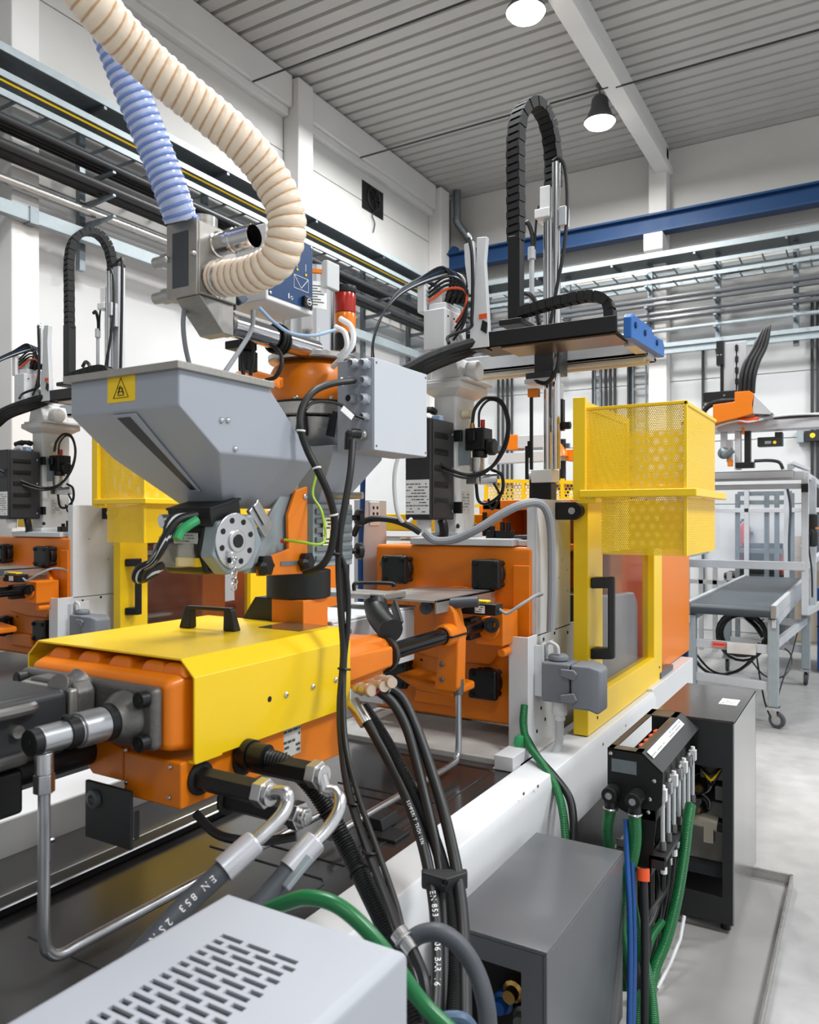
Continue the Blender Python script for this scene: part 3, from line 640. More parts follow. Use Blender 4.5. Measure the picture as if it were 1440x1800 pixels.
for i in range(6):
    q = V((-1.70 + .012 * i, 3.22 + .01 * i, 2.75)); k = .02 * i
    loop('pneumatic_tube', [q, q + V((.02, 0, .06)), q + V((-.02 - k * .2, -.02, .12 - k * .3)), (-1.80, 3.15, 2.82 - k * .3), (-1.86, 3.05, 2.74 - k * .2), (-1.90, 2.97, 2.62), (-1.92, 2.92, 2.48), (-1.92 + .004 * i, 2.92, 2.32)], .006, ('black', 'iron_dark', 'blue_panel', 'black', 'cable_light', 'rubber')[i], R)
for i in range(4):
    loop('pneumatic_tube', [(-1.66, 3.2 + .01 * i, 2.52 + .03 * i), (-1.6, 3.2, 2.6 + .02 * i), (-1.59, 3.2, 2.72), (-1.62, 3.2, 2.79 - .012 * i), (-1.7, 3.2, 2.82 - .02 * i), (-1.78, 3.18, 2.77 - .02 * i)], .006, ('black', 'iron_dark', 'black', 'orange_red')[i], R)
m = MB(); m.prism([(-1.575, 3.2, 2.47), (-1.475, 3.2, 2.47), (-1.50, 3.2, 2.86), (-1.49, 3.2, 2.97), (-1.54, 3.2, 2.975), (-1.545, 3.2, 2.8), (-1.575, 3.2, 2.6)], (0, .03, 0)); ub = part('upright_bracket', m, M['white'], R, .004)
m = MB(); m.prism([(-1.60, 3.19, 2.95), (-1.555, 3.19, 2.96), (-1.55, 3.19, 2.86), (-1.555, 3.19, 2.72), (-1.575, 3.19, 2.72), (-1.595, 3.19, 2.86)], (0, .03, 0)); m.ring((-1.575, 3.2, 2.985), (1, 0, .4), .014, .005, 12, 6); part('swivel_arm', m, M['white'], ub, .003)
m = MB(); m.box((-1.527, 3.197, 2.60), (-1.488, 3.2, 2.622)); part('red_label', m, M['orange_red'], ub)
m = MB(); m.prism([(-1.52, 3.199, 2.55), (-1.49, 3.199, 2.53), (-1.485, 3.199, 2.58), (-1.51, 3.199, 2.595)], (0, -.001, 0)); part('warning_print', m, M['black'], ub)
loop('black_cable', [(-1.57, 3.18, 2.97), (-1.55, 3.17, 2.90), (-1.545, 3.17, 2.75), (-1.55, 3.17, 2.6), (-1.56, 3.17, 2.56), (-1.64, 3.12, 2.52), (-1.62, 3.08, 2.48)], .008, 'black', ub)
# cantilever beam (runs along X) with blue end cap
m = MB(); m.box((-1.958, 3.61, 2.442), (-0.880, 3.80, 2.459)); m.box((-1.958, 3.760, 2.442), (-0.880, 3.80, 2.525)); m.box((-1.958, 3.61, 2.442), (-0.880, 3.64, 2.525)); m.box((-0.93, 3.42, 2.45), (-0.880, 3.61, 2.52)); bm_ = part('beam', m, M['aluminium'], R, .003)  # beam and arm coordinates, down to the finger rails, were scaled about the camera
for y in (3.66, 3.74):
    m = MB(); m.cyl((-1.80, y, 2.44), (-.90, y, 2.44), .018, n=12); part('guide_rod', m, M['aluminium'], bm_)
m = MB(); m.box((-1.562, 3.201, 2.470), (-0.902, 3.218, 2.538)); m.box((-1.562, 3.201, 2.470), (-0.902, 3.410, 2.475)); m.box((-1.595, 3.201, 2.465), (-1.496, 3.278, 2.542)); bt = part('cable_trough', m, M['black'], R, .003)
m = MB(); m.box((-1.430, 3.223, 2.461), (-0.913, 3.432, 2.469)); part('base_strip', m, mat('anodised_tan', (112, 92, 72), .3, .6), bt)
m = MB(); m.prism([(-0.880, 3.223, 2.442), (-0.880, 3.817, 2.465), (-0.880, 3.817, 2.519), (-0.880, 3.784, 2.542), (-0.880, 3.597, 2.530), (-0.880, 3.564, 2.553), (-0.880, 3.245, 2.547), (-0.880, 3.223, 2.530)], (.035, 0, 0)); ec = part('end_cap', m, M['blue'], R, .006)
for y in (3.28, 3.44, 3.66):
    m = MB(); m.cyl((-.846, y, 2.505), (-.839, y, 2.505), .014, n=12); m.cyl((-.840, y, 2.505), (-.838, y, 2.505), .009, n=10); part('bolt_recess', m, M['blue_beam'], ec)
def chain(name, pts, w0, h, par, wax=(0, 1, 0), step=.034):
    """energy chain: one link per step, w across, h thick"""
    q = resample(pts, step); link = None; root = None
    for i in range(len(q) - 1):
        d = (q[i + 1] - q[i]); c = (q[i] + q[i + 1]) / 2; dn = d.normalized(); y = V(wax); x = y.cross(dn).normalized()
        m = MB(); L = d.length * .47; w = w0 + (.006 if i % 2 else 0)
        for s in (-1, 1): m.add([c + dn * a * L + y * (s * w / 2 + b) + x * e * h / 2 for a in (-1, 1) for b, e in ((-.005, -1), (.005, -1), (.005, 1), (-.005, 1))], [(0, 3, 2, 1), (4, 5, 6, 7), (0, 1, 5, 4), (1, 2, 6, 5), (2, 3, 7, 6), (3, 0, 4, 7)])
        for e in (-1, 1): m.obox(c + x * e * h * .44 - y * w / 2, c + x * e * h * .44 + y * w / 2, d.length * .7, .007, up=x)
        m.obox(c - y * w0 * .44, c + y * w0 * .44, d.length * 1.04, h * .7, up=x)
        if root is None: root = part(name, m, M['black_matte'], par, 0)
        else: part('chain_link', m, M['black_matte'], root, 0)
    return root
chain('energy_chain', cat([(-1.38, 3.277, 2.95), (-1.38, 3.275, 3.2), (-1.38, 3.275, 3.40), (-1.372, 3.30, 3.53), (-1.352, 3.37, 3.61), (-1.33, 3.46, 3.62), (-1.315, 3.53, 3.55), (-1.308, 3.56, 3.42), (-1.308, 3.56, 3.28)], 8), .06, .045, R, (.97, -.25, 0))
m = MB(); m.box((-1.41, 3.25, 2.59), (-1.35, 3.305, 2.97)); m.box((-1.44, 3.22, 2.565), (-1.33, 3.50, 2.59)); part('chain_guide', m, M['black'], R, .004)
chain('energy_chain', cat([(-1.364, 3.267, 2.619), (-1.210, 3.267, 2.641), (-1.078, 3.267, 2.651), (-1.012, 3.267, 2.646), (-0.963, 3.267, 2.619), (-0.946, 3.267, 2.569), (-0.946, 3.267, 2.542)], 8), .05, .04, R)
# vertical arm
A = MB(); A.cyl((-1.325, 3.533, 1.884), (-1.325, 3.533, 3.191), .021, n=16); A.cyl((-1.272, 3.505, 1.929), (-1.272, 3.505, 3.37), .020, n=16); arm = part('arm_rods', A, M['chrome'], R)
m = MB(); m.box((-1.35, 3.49, 3.15), (-1.298, 3.58, 3.27)); part('arm_head', m, M['white_plastic'], R, .006)
m = MB(); m.box((-1.375, 3.485, 3.12), (-1.30, 3.59, 3.165)); part('arm_collar', m, M['white_plastic'], R, .005)
m = MB(); m.box((-1.25, 3.475, 3.06), (-1.215, 3.53, 3.15)); part('arm_bracket', m, M['aluminium'], R, .004)
m = MB(); m.cyl((-1.397, 3.510, 2.572), (-1.397, 3.510, 2.962), .012, n=12); m.cyl((-1.397, 3.510, 2.939), (-1.397, 3.510, 2.996), .019, n=12); part('short_cylinder', m, M['aluminium'], R)
loop('arm_cable', [(-1.285, 3.50, 3.38), (-1.255, 3.50, 3.385), (-1.225, 3.50, 3.32), (-1.216, 3.498, 3.157), (-1.227, 3.487, 2.962), (-1.262, 3.475, 2.755), (-1.290, 3.464, 2.583)], .009, 'rubber', R)
loop('arm_cable', [(-1.445, 3.510, 3.111), (-1.417, 3.510, 3.117), (-1.394, 3.510, 3.053), (-1.390, 3.510, 2.985)], .011, 'rubber', R)
loop('arm_cable', [(-1.365, 3.521, 3.191), (-1.376, 3.510, 3.099), (-1.382, 3.510, 2.985)], .006, 'black', R)
loop('arm_cable', [(-1.451, 3.430, 2.732), (-1.399, 3.418, 2.755), (-1.342, 3.407, 2.709), (-1.319, 3.407, 2.595)], .012, 'rubber', R)
m = MB(); m.box((-1.376, 3.487, 2.377), (-1.250, 3.602, 2.503)); m.box((-1.411, 3.464, 2.354), (-1.285, 3.579, 2.388)); part('lower_carriage', m, M['graphite_dark'], R, .004)
m = MB(); m.box((-1.417, 3.464, 2.337), (-1.273, 3.556, 2.360)); m.box((-1.296, 3.498, 2.182), (-1.262, 3.579, 2.342)); part('sensor_plate', m, M['aluminium'], R, .003)
m = MB(); m.box((-1.405, 3.475, 2.274), (-1.353, 3.510, 2.314)); part('orange_sensor', m, M['orange'], R, .003)
loop('arm_cable', [(-1.376, 3.475, 2.354), (-1.308, 3.464, 2.331), (-1.262, 3.464, 2.377), (-1.250, 3.487, 2.457)], .01, 'black', R)
m = MB(); m.box((-1.279, 3.533, 2.113), (-1.250, 3.567, 2.262)); m.cyl((-1.250, 3.544, 2.136), (-1.216, 3.544, 2.136), .018, n=12); part('cushion', m, M['black'], R, .003)
m = MB(); m.box((-1.394, 3.487, 1.866), (-1.285, 3.590, 1.929)); m.cyl((-1.394, 3.533, 1.901), (-1.422, 3.533, 1.901), .02, n=10); part('wrist', m, M['white_plastic'], R, .006)
m = MB(); m.box((-1.394, 3.498, 1.746), (-1.296, 3.579, 1.866)); m.box((-1.411, 3.510, 1.792), (-1.394, 3.556, 1.884)); m.cyl((-1.376, 3.498, 1.769), (-1.376, 3.464, 1.769), .012, n=8); gr = part('gripper', m, M['black'], R, .006)
m = MB(); m.lathe((-1.342, 3.533, 1.746), (0, 0, -1), [(0, .016), (.04, .018), (.12, .034)], 14); part('suction_cone', m, M['steel'], gr)
for x, z0, z1 in ((-1.215, 2.2, 1.9), (-1.235, 2.0, 1.86), (-1.225, 2.02, 1.95)):
    m = MB(); m.obox((x * 1.147, 3.498, 1.7 + (z1 - 1.7) * 1.147), (x * 1.147, 3.498, 1.7 + (z0 - 1.7) * 1.147), .014, .016); part('finger_rail', m, M['black'], R, .002)
# thick black cable bundle leaving the trough
for k in range(3):
    loop('cable_bundle', [(-1.55, 3.23 + .02 * k, 2.505), (-1.62, 3.18 + .02 * k, 2.48 - .01 * k), (-1.73, 3.08, 2.42 - .02 * k), (-1.84, 3.0 + .02 * k, 2.345 - .02 * k), (-1.97, 2.95, 2.28 - .02 * k), (-2.2, 2.96, 2.235 - .02 * k), (-2.5, 3.0, 2.15)], .027, 'black_matte', R)
TWIN.append((R, 'white robot column with black control box and cantilever beam on the farther machine at left'))

# safety door
def safety_door():
    t = thing('safety_door', 'yellow sliding safety door with tinted window and black handle on the nearer machine', 'door', (-1.14, 4.2, .7))
    m = MB(); frame_rect(m, -1.174, -1.104, (3.459, 4.919, .705, 1.772), (3.686, 4.72, .865, 1.53)); part('frame', m, M['yellow'], t, .004)
    m = MB(); m.box((-1.145, 3.68, .86), (-1.139, 4.725, 1.535)); part('window_pane', m, M['window_tint'], t, smooth=0)
    m = MB()
    for z in (1.395, 1.07): m.prism([(-1.104, 3.49, z - .02), (-1.104, 3.58, z - .02), (-1.02, 3.555, z - .016), (-1.005, 3.53, z - .016), (-1.02, 3.515, z - .016)], (0, 0, .05))
    m.loft([[(-1.03, 3.51, z), (-1.005, 3.53, z), (-1.005, 3.555, z), (-1.035, 3.56, z)] for z in (1.055, 1.43)]); part('handle', m, M['black'], t, .008, seg=3)
    for y, z in ((4.85, .79), (4.86, 1.7), (3.6, .76)):
        m = MB(); m.screw((-1.104, y, z), (1, 0, 0), .008, .003); part('screw', m, M['iron_dark'], t)
    m = MB(); m.box((-1.12, 3.62, 1.772), (-1.108, 4.9, 1.80)); part('top_flange', m, M['yellow'], t, .003)
    return t
D = safety_door(); TWIN.append((D, 'yellow sliding safety door of the farther machine behind the grey hopper'))
# perforated guard above the door
def perforated_guard():
    t = thing('perforated_guard', 'yellow perforated cage guard above the door of the nearer machine', 'guard', (-1.1, 3.9, 1.55))
    def sheet(o, ex, w, h):
        m = MB(); m.holes(o, ex, (0, 0, 1), w, h, .0082, .60, .0016); q = part('perforated_sheet', m, M['yellow'], t, smooth=0, kind='stuff'); return q
    sheet((-1.045, 3.26, 1.80), (1, 0, 0), .412, .365); sheet((-.984, 3.26, 1.545), (1, 0, 0), .346, .24)
    sheet((-.638, 3.26, 1.545), (0, 1, 0), .68, .24); sheet((-.638, 3.26, 1.80), (0, 1, 0), .68, .36)
    sheet((-1.05, 3.94, 1.80), (1, 0, 0), .412, .33); sheet((-1.052, 3.26, 1.83), (0, 1, 0), .68, .335); sheet((-1.05, 3.94, 1.545), (1, 0, 0), .412, .24)
    m = MB(); frame_rect(m, -1.07, -1.046, (3.25, 3.95, 1.79, 2.20), (3.29, 3.90, 1.83, 2.165)); m.box((-1.10, 3.235, 1.772), (-1.045, 3.262, 2.215)); part('side_frame', m, M['yellow'], t, .003)
    m = MB(); m.box((-1.05, 3.252, 2.16), (-.632, 3.266, 2.172)); part('top_edge', m, M['yellow'], t, .002)
    m = MB(); m.box((-.644, 3.252, 2.155), (-.632, 3.95, 2.17)); part('top_edge', m, M['yellow'], t, .002)
    m = MB(); m.box((-.646, 3.252, 1.545), (-.632, 3.268, 2.165)); part('corner_strip', m, M['yellow'], t, .002)
    m = MB(); m.prism([(-1.07, 3.225, 1.785), (-.59, 3.225, 1.785), (-.59, 3.97, 1.785), (-.632, 3.97, 1.785), (-.632, 3.258, 1.785), (-1.07, 3.258, 1.785)], (0, 0, .033)); part('middle_rail', m, M['yellow'], t, .005)
    m = MB(); m.box((-1.08, 3.24, 1.762), (-1.0, 3.33, 1.784)); part('hinge_plate', m, M['yellow'], t, .003)
    return t
G = perforated_guard(); TWIN.append((G, 'yellow perforated cage guard above the door of the farther machine'))
# white guard post with roller
t = thing('guard_post', 'white sheet guard post left of the nearer yellow door', 'post', (-1.25, 3.4, .70))
m = MB(); m.box((-1.262, 3.208, 1.18), (-1.25, 3.642, 1.782)); m.box((-1.30, 3.208, 1.18), (-1.262, 3.216, 1.782)); up = part('upper_panel', m, M['white'], t, .003)
m = MB(); m.box((-1.262, 3.11, .70), (-1.25, 3.70, 1.19)); m.box((-1.34, 3.10, .70), (-1.25, 3.112, 1.19)); m.box((-1.25, 3.17, .93), (-1.215, 3.18, 1.15)); m.box((-1.215, 3.17, .93), (-1.21, 3.3, 1.16)); lo = part('lower_panel', m, M['white'], t, .003)
for y, z in ((3.25, .86), (3.45, .89), (3.3, .80), (3.28, 1.16), (3.42, 1.17), (3.6, 1.15), (3.2, .77)):
    m = MB(); m.cyl((-1.25, y, z), (-1.248, y, z), .008, n=10); part('hole', m, M['black_matte'], lo)
for y, z in ((3.48, 1.42), (3.6, 1.45), (3.52, 1.5), (3.33, 1.56), (3.6, 1.35)):
    m = MB(); m.cyl((-1.25, y, z), (-1.2492, y, z), .005, n=8); part('hole', m, M['cable_grey'], up)
m = MB(); m.prism([(-1.249, 3.425, 1.69), (-1.155, 3.425, 1.69), (-1.135, 3.425, 1.70), (-1.122, 3.425, 1.731), (-1.135, 3.425, 1.762), (-1.155, 3.425, 1.772), (-1.249, 3.425, 1.772)], (0, .028, 0)); rb = part('roller_bracket', m, M['black'], t, .006)
m = MB(); m.cyl((-1.148, 3.41, 1.731), (-1.148, 3.455, 1.731), .030, n=18); part('roller', m, M['black_matte'], rb)
m = MB(); m.cyl((-1.165, 3.409, 1.731), (-1.165, 3.424, 1.731), .016, n=16); part('pin', m, M['zinc'], rb)
TWIN.append((t, 'white sheet guard post of the farther machine beside its yellow door'))
# grey two-part plug connector on the post
t = thing('plug_connector', 'grey two-part heavy plug connector on the nearer white post', 'connector', (-1.1, 3.2, .9))
m = MB(); m.box((-1.21, 3.15, .915), (-1.085, 3.27, 1.085)); m.lathe((-1.155, 3.21, 1.085), (0, 0, 1), [(0, .045), (.025, .043), (.03, .03)], 16); part('socket_housing', m, M['rubber_grey'] if 0 else mat('connector_grey', (122, 127, 134), .5), t, .01, seg=3)
m = MB(); m.loft([[(x, 3.14 + a, .90 + b), (x, 3.28 - a, .90 + b), (x, 3.28 - a, 1.085 - a), (x, 3.14 + a, 1.085 - a)] for x, a, b in ((-1.078, 0, 0), (-1.0, .0, 0), (-.965, .012, -.015), (-.955, .02, 0))]); part('plug_housing', m, bpy.data.materials['connector_grey'], t, .01, seg=3)
m = MB(); m.box((-1.086, 3.155, .925), (-1.077, 3.265, 1.075)); part('seal_gap', m, M['black_matte'], t)
for z in (1.05, .94):
    m = MB(); m.prism([(-1.12, 3.14, z - .016), (-1.06, 3.14, z - .03 if z > 1 else z - .016), (-1.045, 3.14, z), (-1.06, 3.14, z + (.016 if z > 1 else .03)), (-1.12, 3.14, z + .016)], (0, -.012, 0)); part('locking_lever', m, bpy.data.materials['connector_grey'], t, .006)
m = MB(); m.tube(cat([(-1.20, 3.2, 1.10), (-1.2, 3.19, 1.15), (-1.18, 3.18, 1.165), (-1.15, 3.18, 1.15), (-1.145, 3.18, 1.12)]), .008, 8); part('hook', m, M['cable_light'], t)
m = MB(); m.cyl((-1.15, 3.21, .915), (-1.15, 3.21, .855), .032, n=16); m.cyl((-1.15, 3.21, .855), (-1.15, 3.21, .83), .024, n=12); part('cable_gland', m, M['white_plastic'], t)
m = MB(); m.tube(cat([(-1.15, 3.21, .83), (-1.15, 3.21, .78), (-1.15, 3.19, .72), (-1.17, 3.17, .66)]), .018, 12); part('outlet_cable', m, M['cable_light'], t)
TWIN.append((t, 'grey plug connector on the white post of the farther machine'))
# rear orange guard of the clamping side
t = thing('clamp_cover', 'plain orange sheet cover right of the yellow door', 'cover', (-1.3, 5.4, .72))
m = MB(); m.box((-1.5, 4.95, .72), (-1.15, 6.0, 1.76)); part('sheet', m, M['orange'], t, .006)
m = MB(); m.box((-1.52, 6.0, .5), (-1.16, 6.03, 1.70)); part('end_plate', m, M['blue_beam'], t, .003)
TWIN.append((t, 'plain orange sheet cover beside the yellow door of the farther machine'))

# twins
used = {}
for o, lab in TWIN:
    c = copy_tree(o, (DX, 0, 0)); c['label'] = lab
    if o is R:
        p_ = P(209, 470, Y=3.56); m = MB(); m.box((p_.x - .028, 3.53, 2.2), (p_.x + .028, 3.59, p_.z)); ax = part('second_axis', m, M['aluminium'], c, .004)
        m = MB(); m.box((p_.x - .028, 3.528, p_.z), (p_.x + .028, 3.592, p_.z + .02)); m.tube(cat([(p_.x, 3.54, p_.z + .03), (p_.x + .05, 3.53, p_.z + .03), (p_.x + .07, 3.53, p_.z - .05), (p_.x + .05, 3.53, p_.z - .9)]), .01, 8); part('axis_cable', m, M['black'], c)
        m = MB(); m.box((p_.x - .05, 3.5, p_.z - .42), (p_.x + .04, 3.53, p_.z - .28)); part('axis_bracket', m, M['aluminium'], c, .003)
m = MB(); m.prism([(-1.215 + DX, -1, .42), (-1.055 + DX, -1, .42), (-1.055 + DX, -1, .665), (-1.075 + DX, -1, .7), (-1.215 + DX, -1, .7)], (0, 6.7, 0)); t = thing('machine_bed', 'white machine bed under the farther moulding machine', 'machine bed', (-1.6 + DX, 2.5, 0))
part('side_beam', m, M['white'], t, .006)
m = MB(); m.box((-2.4 + DX, -1, .3), (-1.216 + DX, 5.7, .70)); part('deck', m, M['graphite'], t)
m = MB(); m.box((-2.4 + DX, -1, 0), (-1.15 + DX, 5.7, .3)); part('plinth', m, M['graphite_dark'], t)
# ---------------------------------------------------------------- injection unit
I = thing('injection_unit', 'injection unit with bent yellow hood, orange castings and dark grey drive motor', 'injection unit', (-1.68, 1.6, .69))
# bent sheet hood
hp = [(-1.36, 1.125), (-1.36, 1.325), (-1.405, 1.366), (-1.955, 1.366), (-2.0, 1.325), (-2.0, 1.125)]
hi = [(-1.366, 1.125), (-1.366, 1.322), (-1.407, 1.360), (-1.953, 1.360), (-1.994, 1.322), (-1.994, 1.125)]
m = MB(); prof = hp + hi[::-1]
m.prism([(x, 1.31, z) for x, z in prof], (0, .635, 0)); hood = part('hood', m, M['yellow'], I, .002)
m = MB(); m.box((-1.42, 1.312, 1.122), (-1.36, 1.40, 1.127)); part('hood_lip', m, M['yellow'], hood)
for u, v, mt in ((474, 1229, 'black_matte'), (503, 1221, 'zinc'), (550, 1207, 'zinc'), (590, 1195, 'zinc')):
    p = P(u, v, X=-1.36); m = MB(); m.lathe(p, (1, 0, 0), [(0, .0085), (.003, .008), (.006, .004)] if mt == 'zinc' else [(0, .008), (.0005, .008)], 12); part('screw' if mt == 'zinc' else 'hole', m, M[mt], hood)
m = MB(); m.box((-1.60, 1.80, 1.366), (-1.44, 1.935, 1.368)); part('sight_glass', m, mat('smoked_window', (92, 92, 70), .08, coat=.5), hood)
# handle on the hood
def hood_handle(u0, v0, u1, v1):
    a, b = P(u0, v0, Z=1.366), P(u1, v1, Z=1.366); a.z = b.z = 1.366; e = (b - a).normalized(); s = V((-e.y, e.x, 0)) * .012; up = V((0, 0, 1)); m = MB()
    for p, k in ((a, 1), (b, -1)):
        m.loft([[p - e * .022 - s * 1.3, p + e * .022 - s * 1.3, p + e * .022 + s * 1.3, p - e * .022 + s * 1.3], [p + e * (k * .010 - .013) - s + up * .062, p + e * (k * .010 + .013) - s + up * .062, p + e * (k * .010 + .013) + s + up * .062, p + e * (k * .010 - .013) + s + up * .062]])
    m.obox(a + up * .062, b + up * .062, .024, .011); return m
part('handle', hood_handle(330, 1103, 408, 1109), M['black'], hood, .004)
# orange housing under the hood and the flange with drives
m = MB(); m.loft([[(x0, y, z0), (x1, y, z0), (x1, y, z1), (x0, y, z1)] for y, x0, x1, z0, z1 in ((1.262, -1.915, -1.40, 1.155, 1.318), (1.30, -1.925, -1.39, 1.15, 1.328), (1.36, -1.95, -1.385, 1.14, 1.345))]); part('drive_housing', m, M['orange_cast'], I, .02, seg=3)
m = MB()
for x in (-1.86, -1.74, -1.62, -1.50, -1.43): m.prism([(x - .05, 1.30, 1.32), (x + .05, 1.30, 1.32), (x + .03, 1.31, 1.352), (x - .03, 1.31, 1.352)], (0, .3, 0))
part('casting_ribs', m, M['orange_cast'], I, .012, seg=3)
m = MB(); m.box((-1.91, 1.228, 1.162), (-1.405, 1.262, 1.31)); part('flange', m, M['iron'], I, .016, seg=3)
for x, z in ((-1.885, 1.285), (-1.43, 1.285), (-1.43, 1.185), (-1.66, 1.295)):
    m = MB(); m.cyl((x, 1.228, z), (x, 1.205, z), .019, n=14); m.cyl((x, 1.205, z), (x, 1.203, z), .011, n=6); part('cap_screw', m, M['black'], I, .002)
m = MB(); m.lathe((-1.50, 1.245, 1.232), (0, -1, 0), [(0, .068), (.03, .062), (.055, .046), (.06, .044)], 22); part('cylinder_neck', m, M['iron'], I)
m = MB(); m.cyl((-1.50, 1.19, 1.232), (-1.50, 1.165, 1.232), .041, n=22); part('seal_ring', m, M['black'], I)
m = MB(); m.cyl((-1.50, 1.165, 1.232), (-1.50, 1.10, 1.232), .039, n=26); m.cyl((-1.50, 1.10, 1.232), (-1.50, 1.095, 1.232), .034, n=26); part('cylinder', m, M['satin_steel_pipe'], I, .002)
m = MB(); m.cyl((-1.50, 1.096, 1.232), (-1.50, 1.068, 1.232), .034, n=20); m.cyl((-1.50, 1.075, 1.26), (-1.50, 1.075, 1.272), .012, n=8); part('clamp_ring', m, M['black'], I, .003)
m = MB(); m.cyl((-1.50, 1.07, 1.232), (-1.50, 1.005, 1.232), .03, n=24); part('rotary_union', m, M['satin_steel_pipe'], I, .002)
m = MB(); m.cyl((-1.50, 1.005, 1.232), (-1.50, .985, 1.232), .028, n=20); m.cyl((-1.50, .985, 1.232), (-1.50, .982, 1.232), .009, n=10); part('union_cap', m, M['black'], I, .003)
# second cylinder hidden partly behind the motor
m = MB(); m.lathe((-1.83, 1.245, 1.232), (0, -1, 0), [(0, .068), (.04, .06), (.07, .05), (.12, .05)], 22); part('cylinder_neck', m, M['iron'], I)
# servo motor, left front
m = MB(); m.prism([(-1.60, 1.225, 1.205), (-1.60, 1.225, 1.29), (-1.62, 1.225, 1.31), (-1.78, 1.225, 1.31), (-1.80, 1.225, 1.29), (-1.80, 1.225, 1.2)], (0, -.05, 0)); part('motor_flange', m, M['iron'], I, .008, seg=3)
m = MB(); m.cyl((-1.66, 1.175, 1.27), (-1.66, 1.235, 1.30), .038, n=16); m.cyl((-1.66, 1.19, 1.285), (-1.64, 1.15, 1.31), .026, n=14); part('motor_neck', m, M['iron'], I, .003)
m = MB(); m.box((-1.80, 1.155, 1.165), (-1.60, 1.178, 1.30)); part('adapter_plate', m, M['steel_brushed'], I, .008)
m = MB(); m.box((-1.81, .93, 1.155), (-1.60, 1.153, 1.305)); mo = part('drive_motor', m, M['graphite_dark'], I, .02, seg=3)
m = MB(); m.box((-1.812, .84, 1.145), (-1.595, .93, 1.315)); part('motor_end_cap', m, M['anthracite'], mo, .02, seg=3)
for z, l in ((1.28, .10), (1.175, .08)):
    m = MB(); m.tube(cat([(-1.598, .94, z), (-1.59, .96, z), (-1.59, .96 + l * .8, z), (-1.6, .96 + l, z)]), .014, 10); part('corner_rib', m, M['steel_dark'], mo)
m = MB(); m.cyl((-1.60, 1.02, 1.235), (-1.588, 1.02, 1.235), .014, n=12); part('plug', m, M['steel'], mo)
m = MB(); m.box((-1.80, .80, 1.05), (-1.60, 1.04, 1.15)); part('terminal_box', m, M['black'], I, .01)
# pipe down from the rotary union
m = MB(); m.cyl((-1.50, 1.02, 1.205), (-1.50, 1.02, 1.16), .019, n=14); m.cyl((-1.50, 1.02, 1.16), (-1.50, 1.02, 1.12), .022, n=6); part('pipe_fitting', m, M['zinc'], I, .002)
PZ = P(140, 1660, X=-1.50).z
pipe = cat([(-1.50, 1.02, 1.14), (-1.50, 1.02, 1.0), (-1.50, 1.02, PZ + .06), (-1.50, 1.03, PZ + .02), (-1.50, 1.06, PZ), (-1.50, 1.12, PZ), (-1.50, 1.3, PZ), (-1.50, 1.62, PZ), (-1.50, 2.05, PZ)], 6)
m = MB(); m.tube(pipe, .0125, 14); solo('steel_pipe', m, M['satin_steel_pipe'], 'bright bent steel pipe dropping from the chrome union at front left', 'pipe')
# carriage bracket with hex rods
m = MB(); m.box((-1.40 - .18, 1.287, 1.018), (-1.38, 1.66, 1.128)); cr = part('carriage', m, M['orange'], I, .006)
m = MB(); m.prism([(-1.585, 1.29, 1.05), (-1.585, 1.29, 1.13), (-1.74, 1.29, 1.16), (-1.76, 1.29, 1.10), (-1.70, 1.29, 1.05)], (0, .03, 0)); part('carriage_plate', m, M['orange'], cr, .004)
for u, v in ((300, 1348), (298, 1402), (222, 1318), (222, 1375)):
    p = P(u, v, Y=1.286); m = MB(); m.screw(p, (0, -1, 0), .006, .004); part('screw', m, M['zinc'], cr)
m = MB(); m.cyl((-1.72, 1.0, 1.11), (-1.72, 1.29, 1.11), .04, n=18); part('guide_bar', m, M['black'], I)
m = MB(); m.box((-1.675, 1.25, .91), (-1.51, 1.26, 1.05)); m.box((-1.51, 1.26, .93), (-1.506, 1.275, 1.0)); st = part('stop_plate', m, M['anthracite'], I, .003)
m = MB(); m.lathe((-1.64, 1.25, 1.01), (0, -1, 0), [(0, .024), (.008, .022), (.01, .012), (.004, .011), (.0, .004)], 18); part('eyelet', m, M['graphite'], st)
for k, (y, z, x1) in enumerate(((1.345, 1.078, -1.19), (1.495, 1.083, -1.155), (1.44, 1.0, -1.17))):
    m = MB(); m.lathe((-1.379, y, z), (1, 0, 0), [(0, .04), (.006, .04), (.008, .036)], 20); part('port_ring', m, M['black_matte'], cr)
    m = MB(); m.cyl((-1.385, y, z), (x1, y, z), .029, n=6, ph=.4); part('hex_rod', m, M['iron_dark'], I, .002)
m = MB(); m.box((-1.66, 1.66, .98), (-1.385, 1.94, 1.122)); part('barrel_bracket', m, M['orange'], I, .006)
p0, p1 = P(474, 1280, X=-1.383), P(528, 1322, X=-1.383)
m = MB(); m.box((-1.384, p0.y, p1.z), (-1.382, p1.y, p0.z)); pl = part('rating_plate', m, M['white_dirty'], I)
m = MB(); text_rows(m, (-1.3815, p0.y + .01, p1.z + .005), (0, 1, 0), (0, 0, 1), (p1.y - p0.y) * .9, (p0.z - p1.z) * .9, 6, 3); part('print', m, M['ink'], pl)
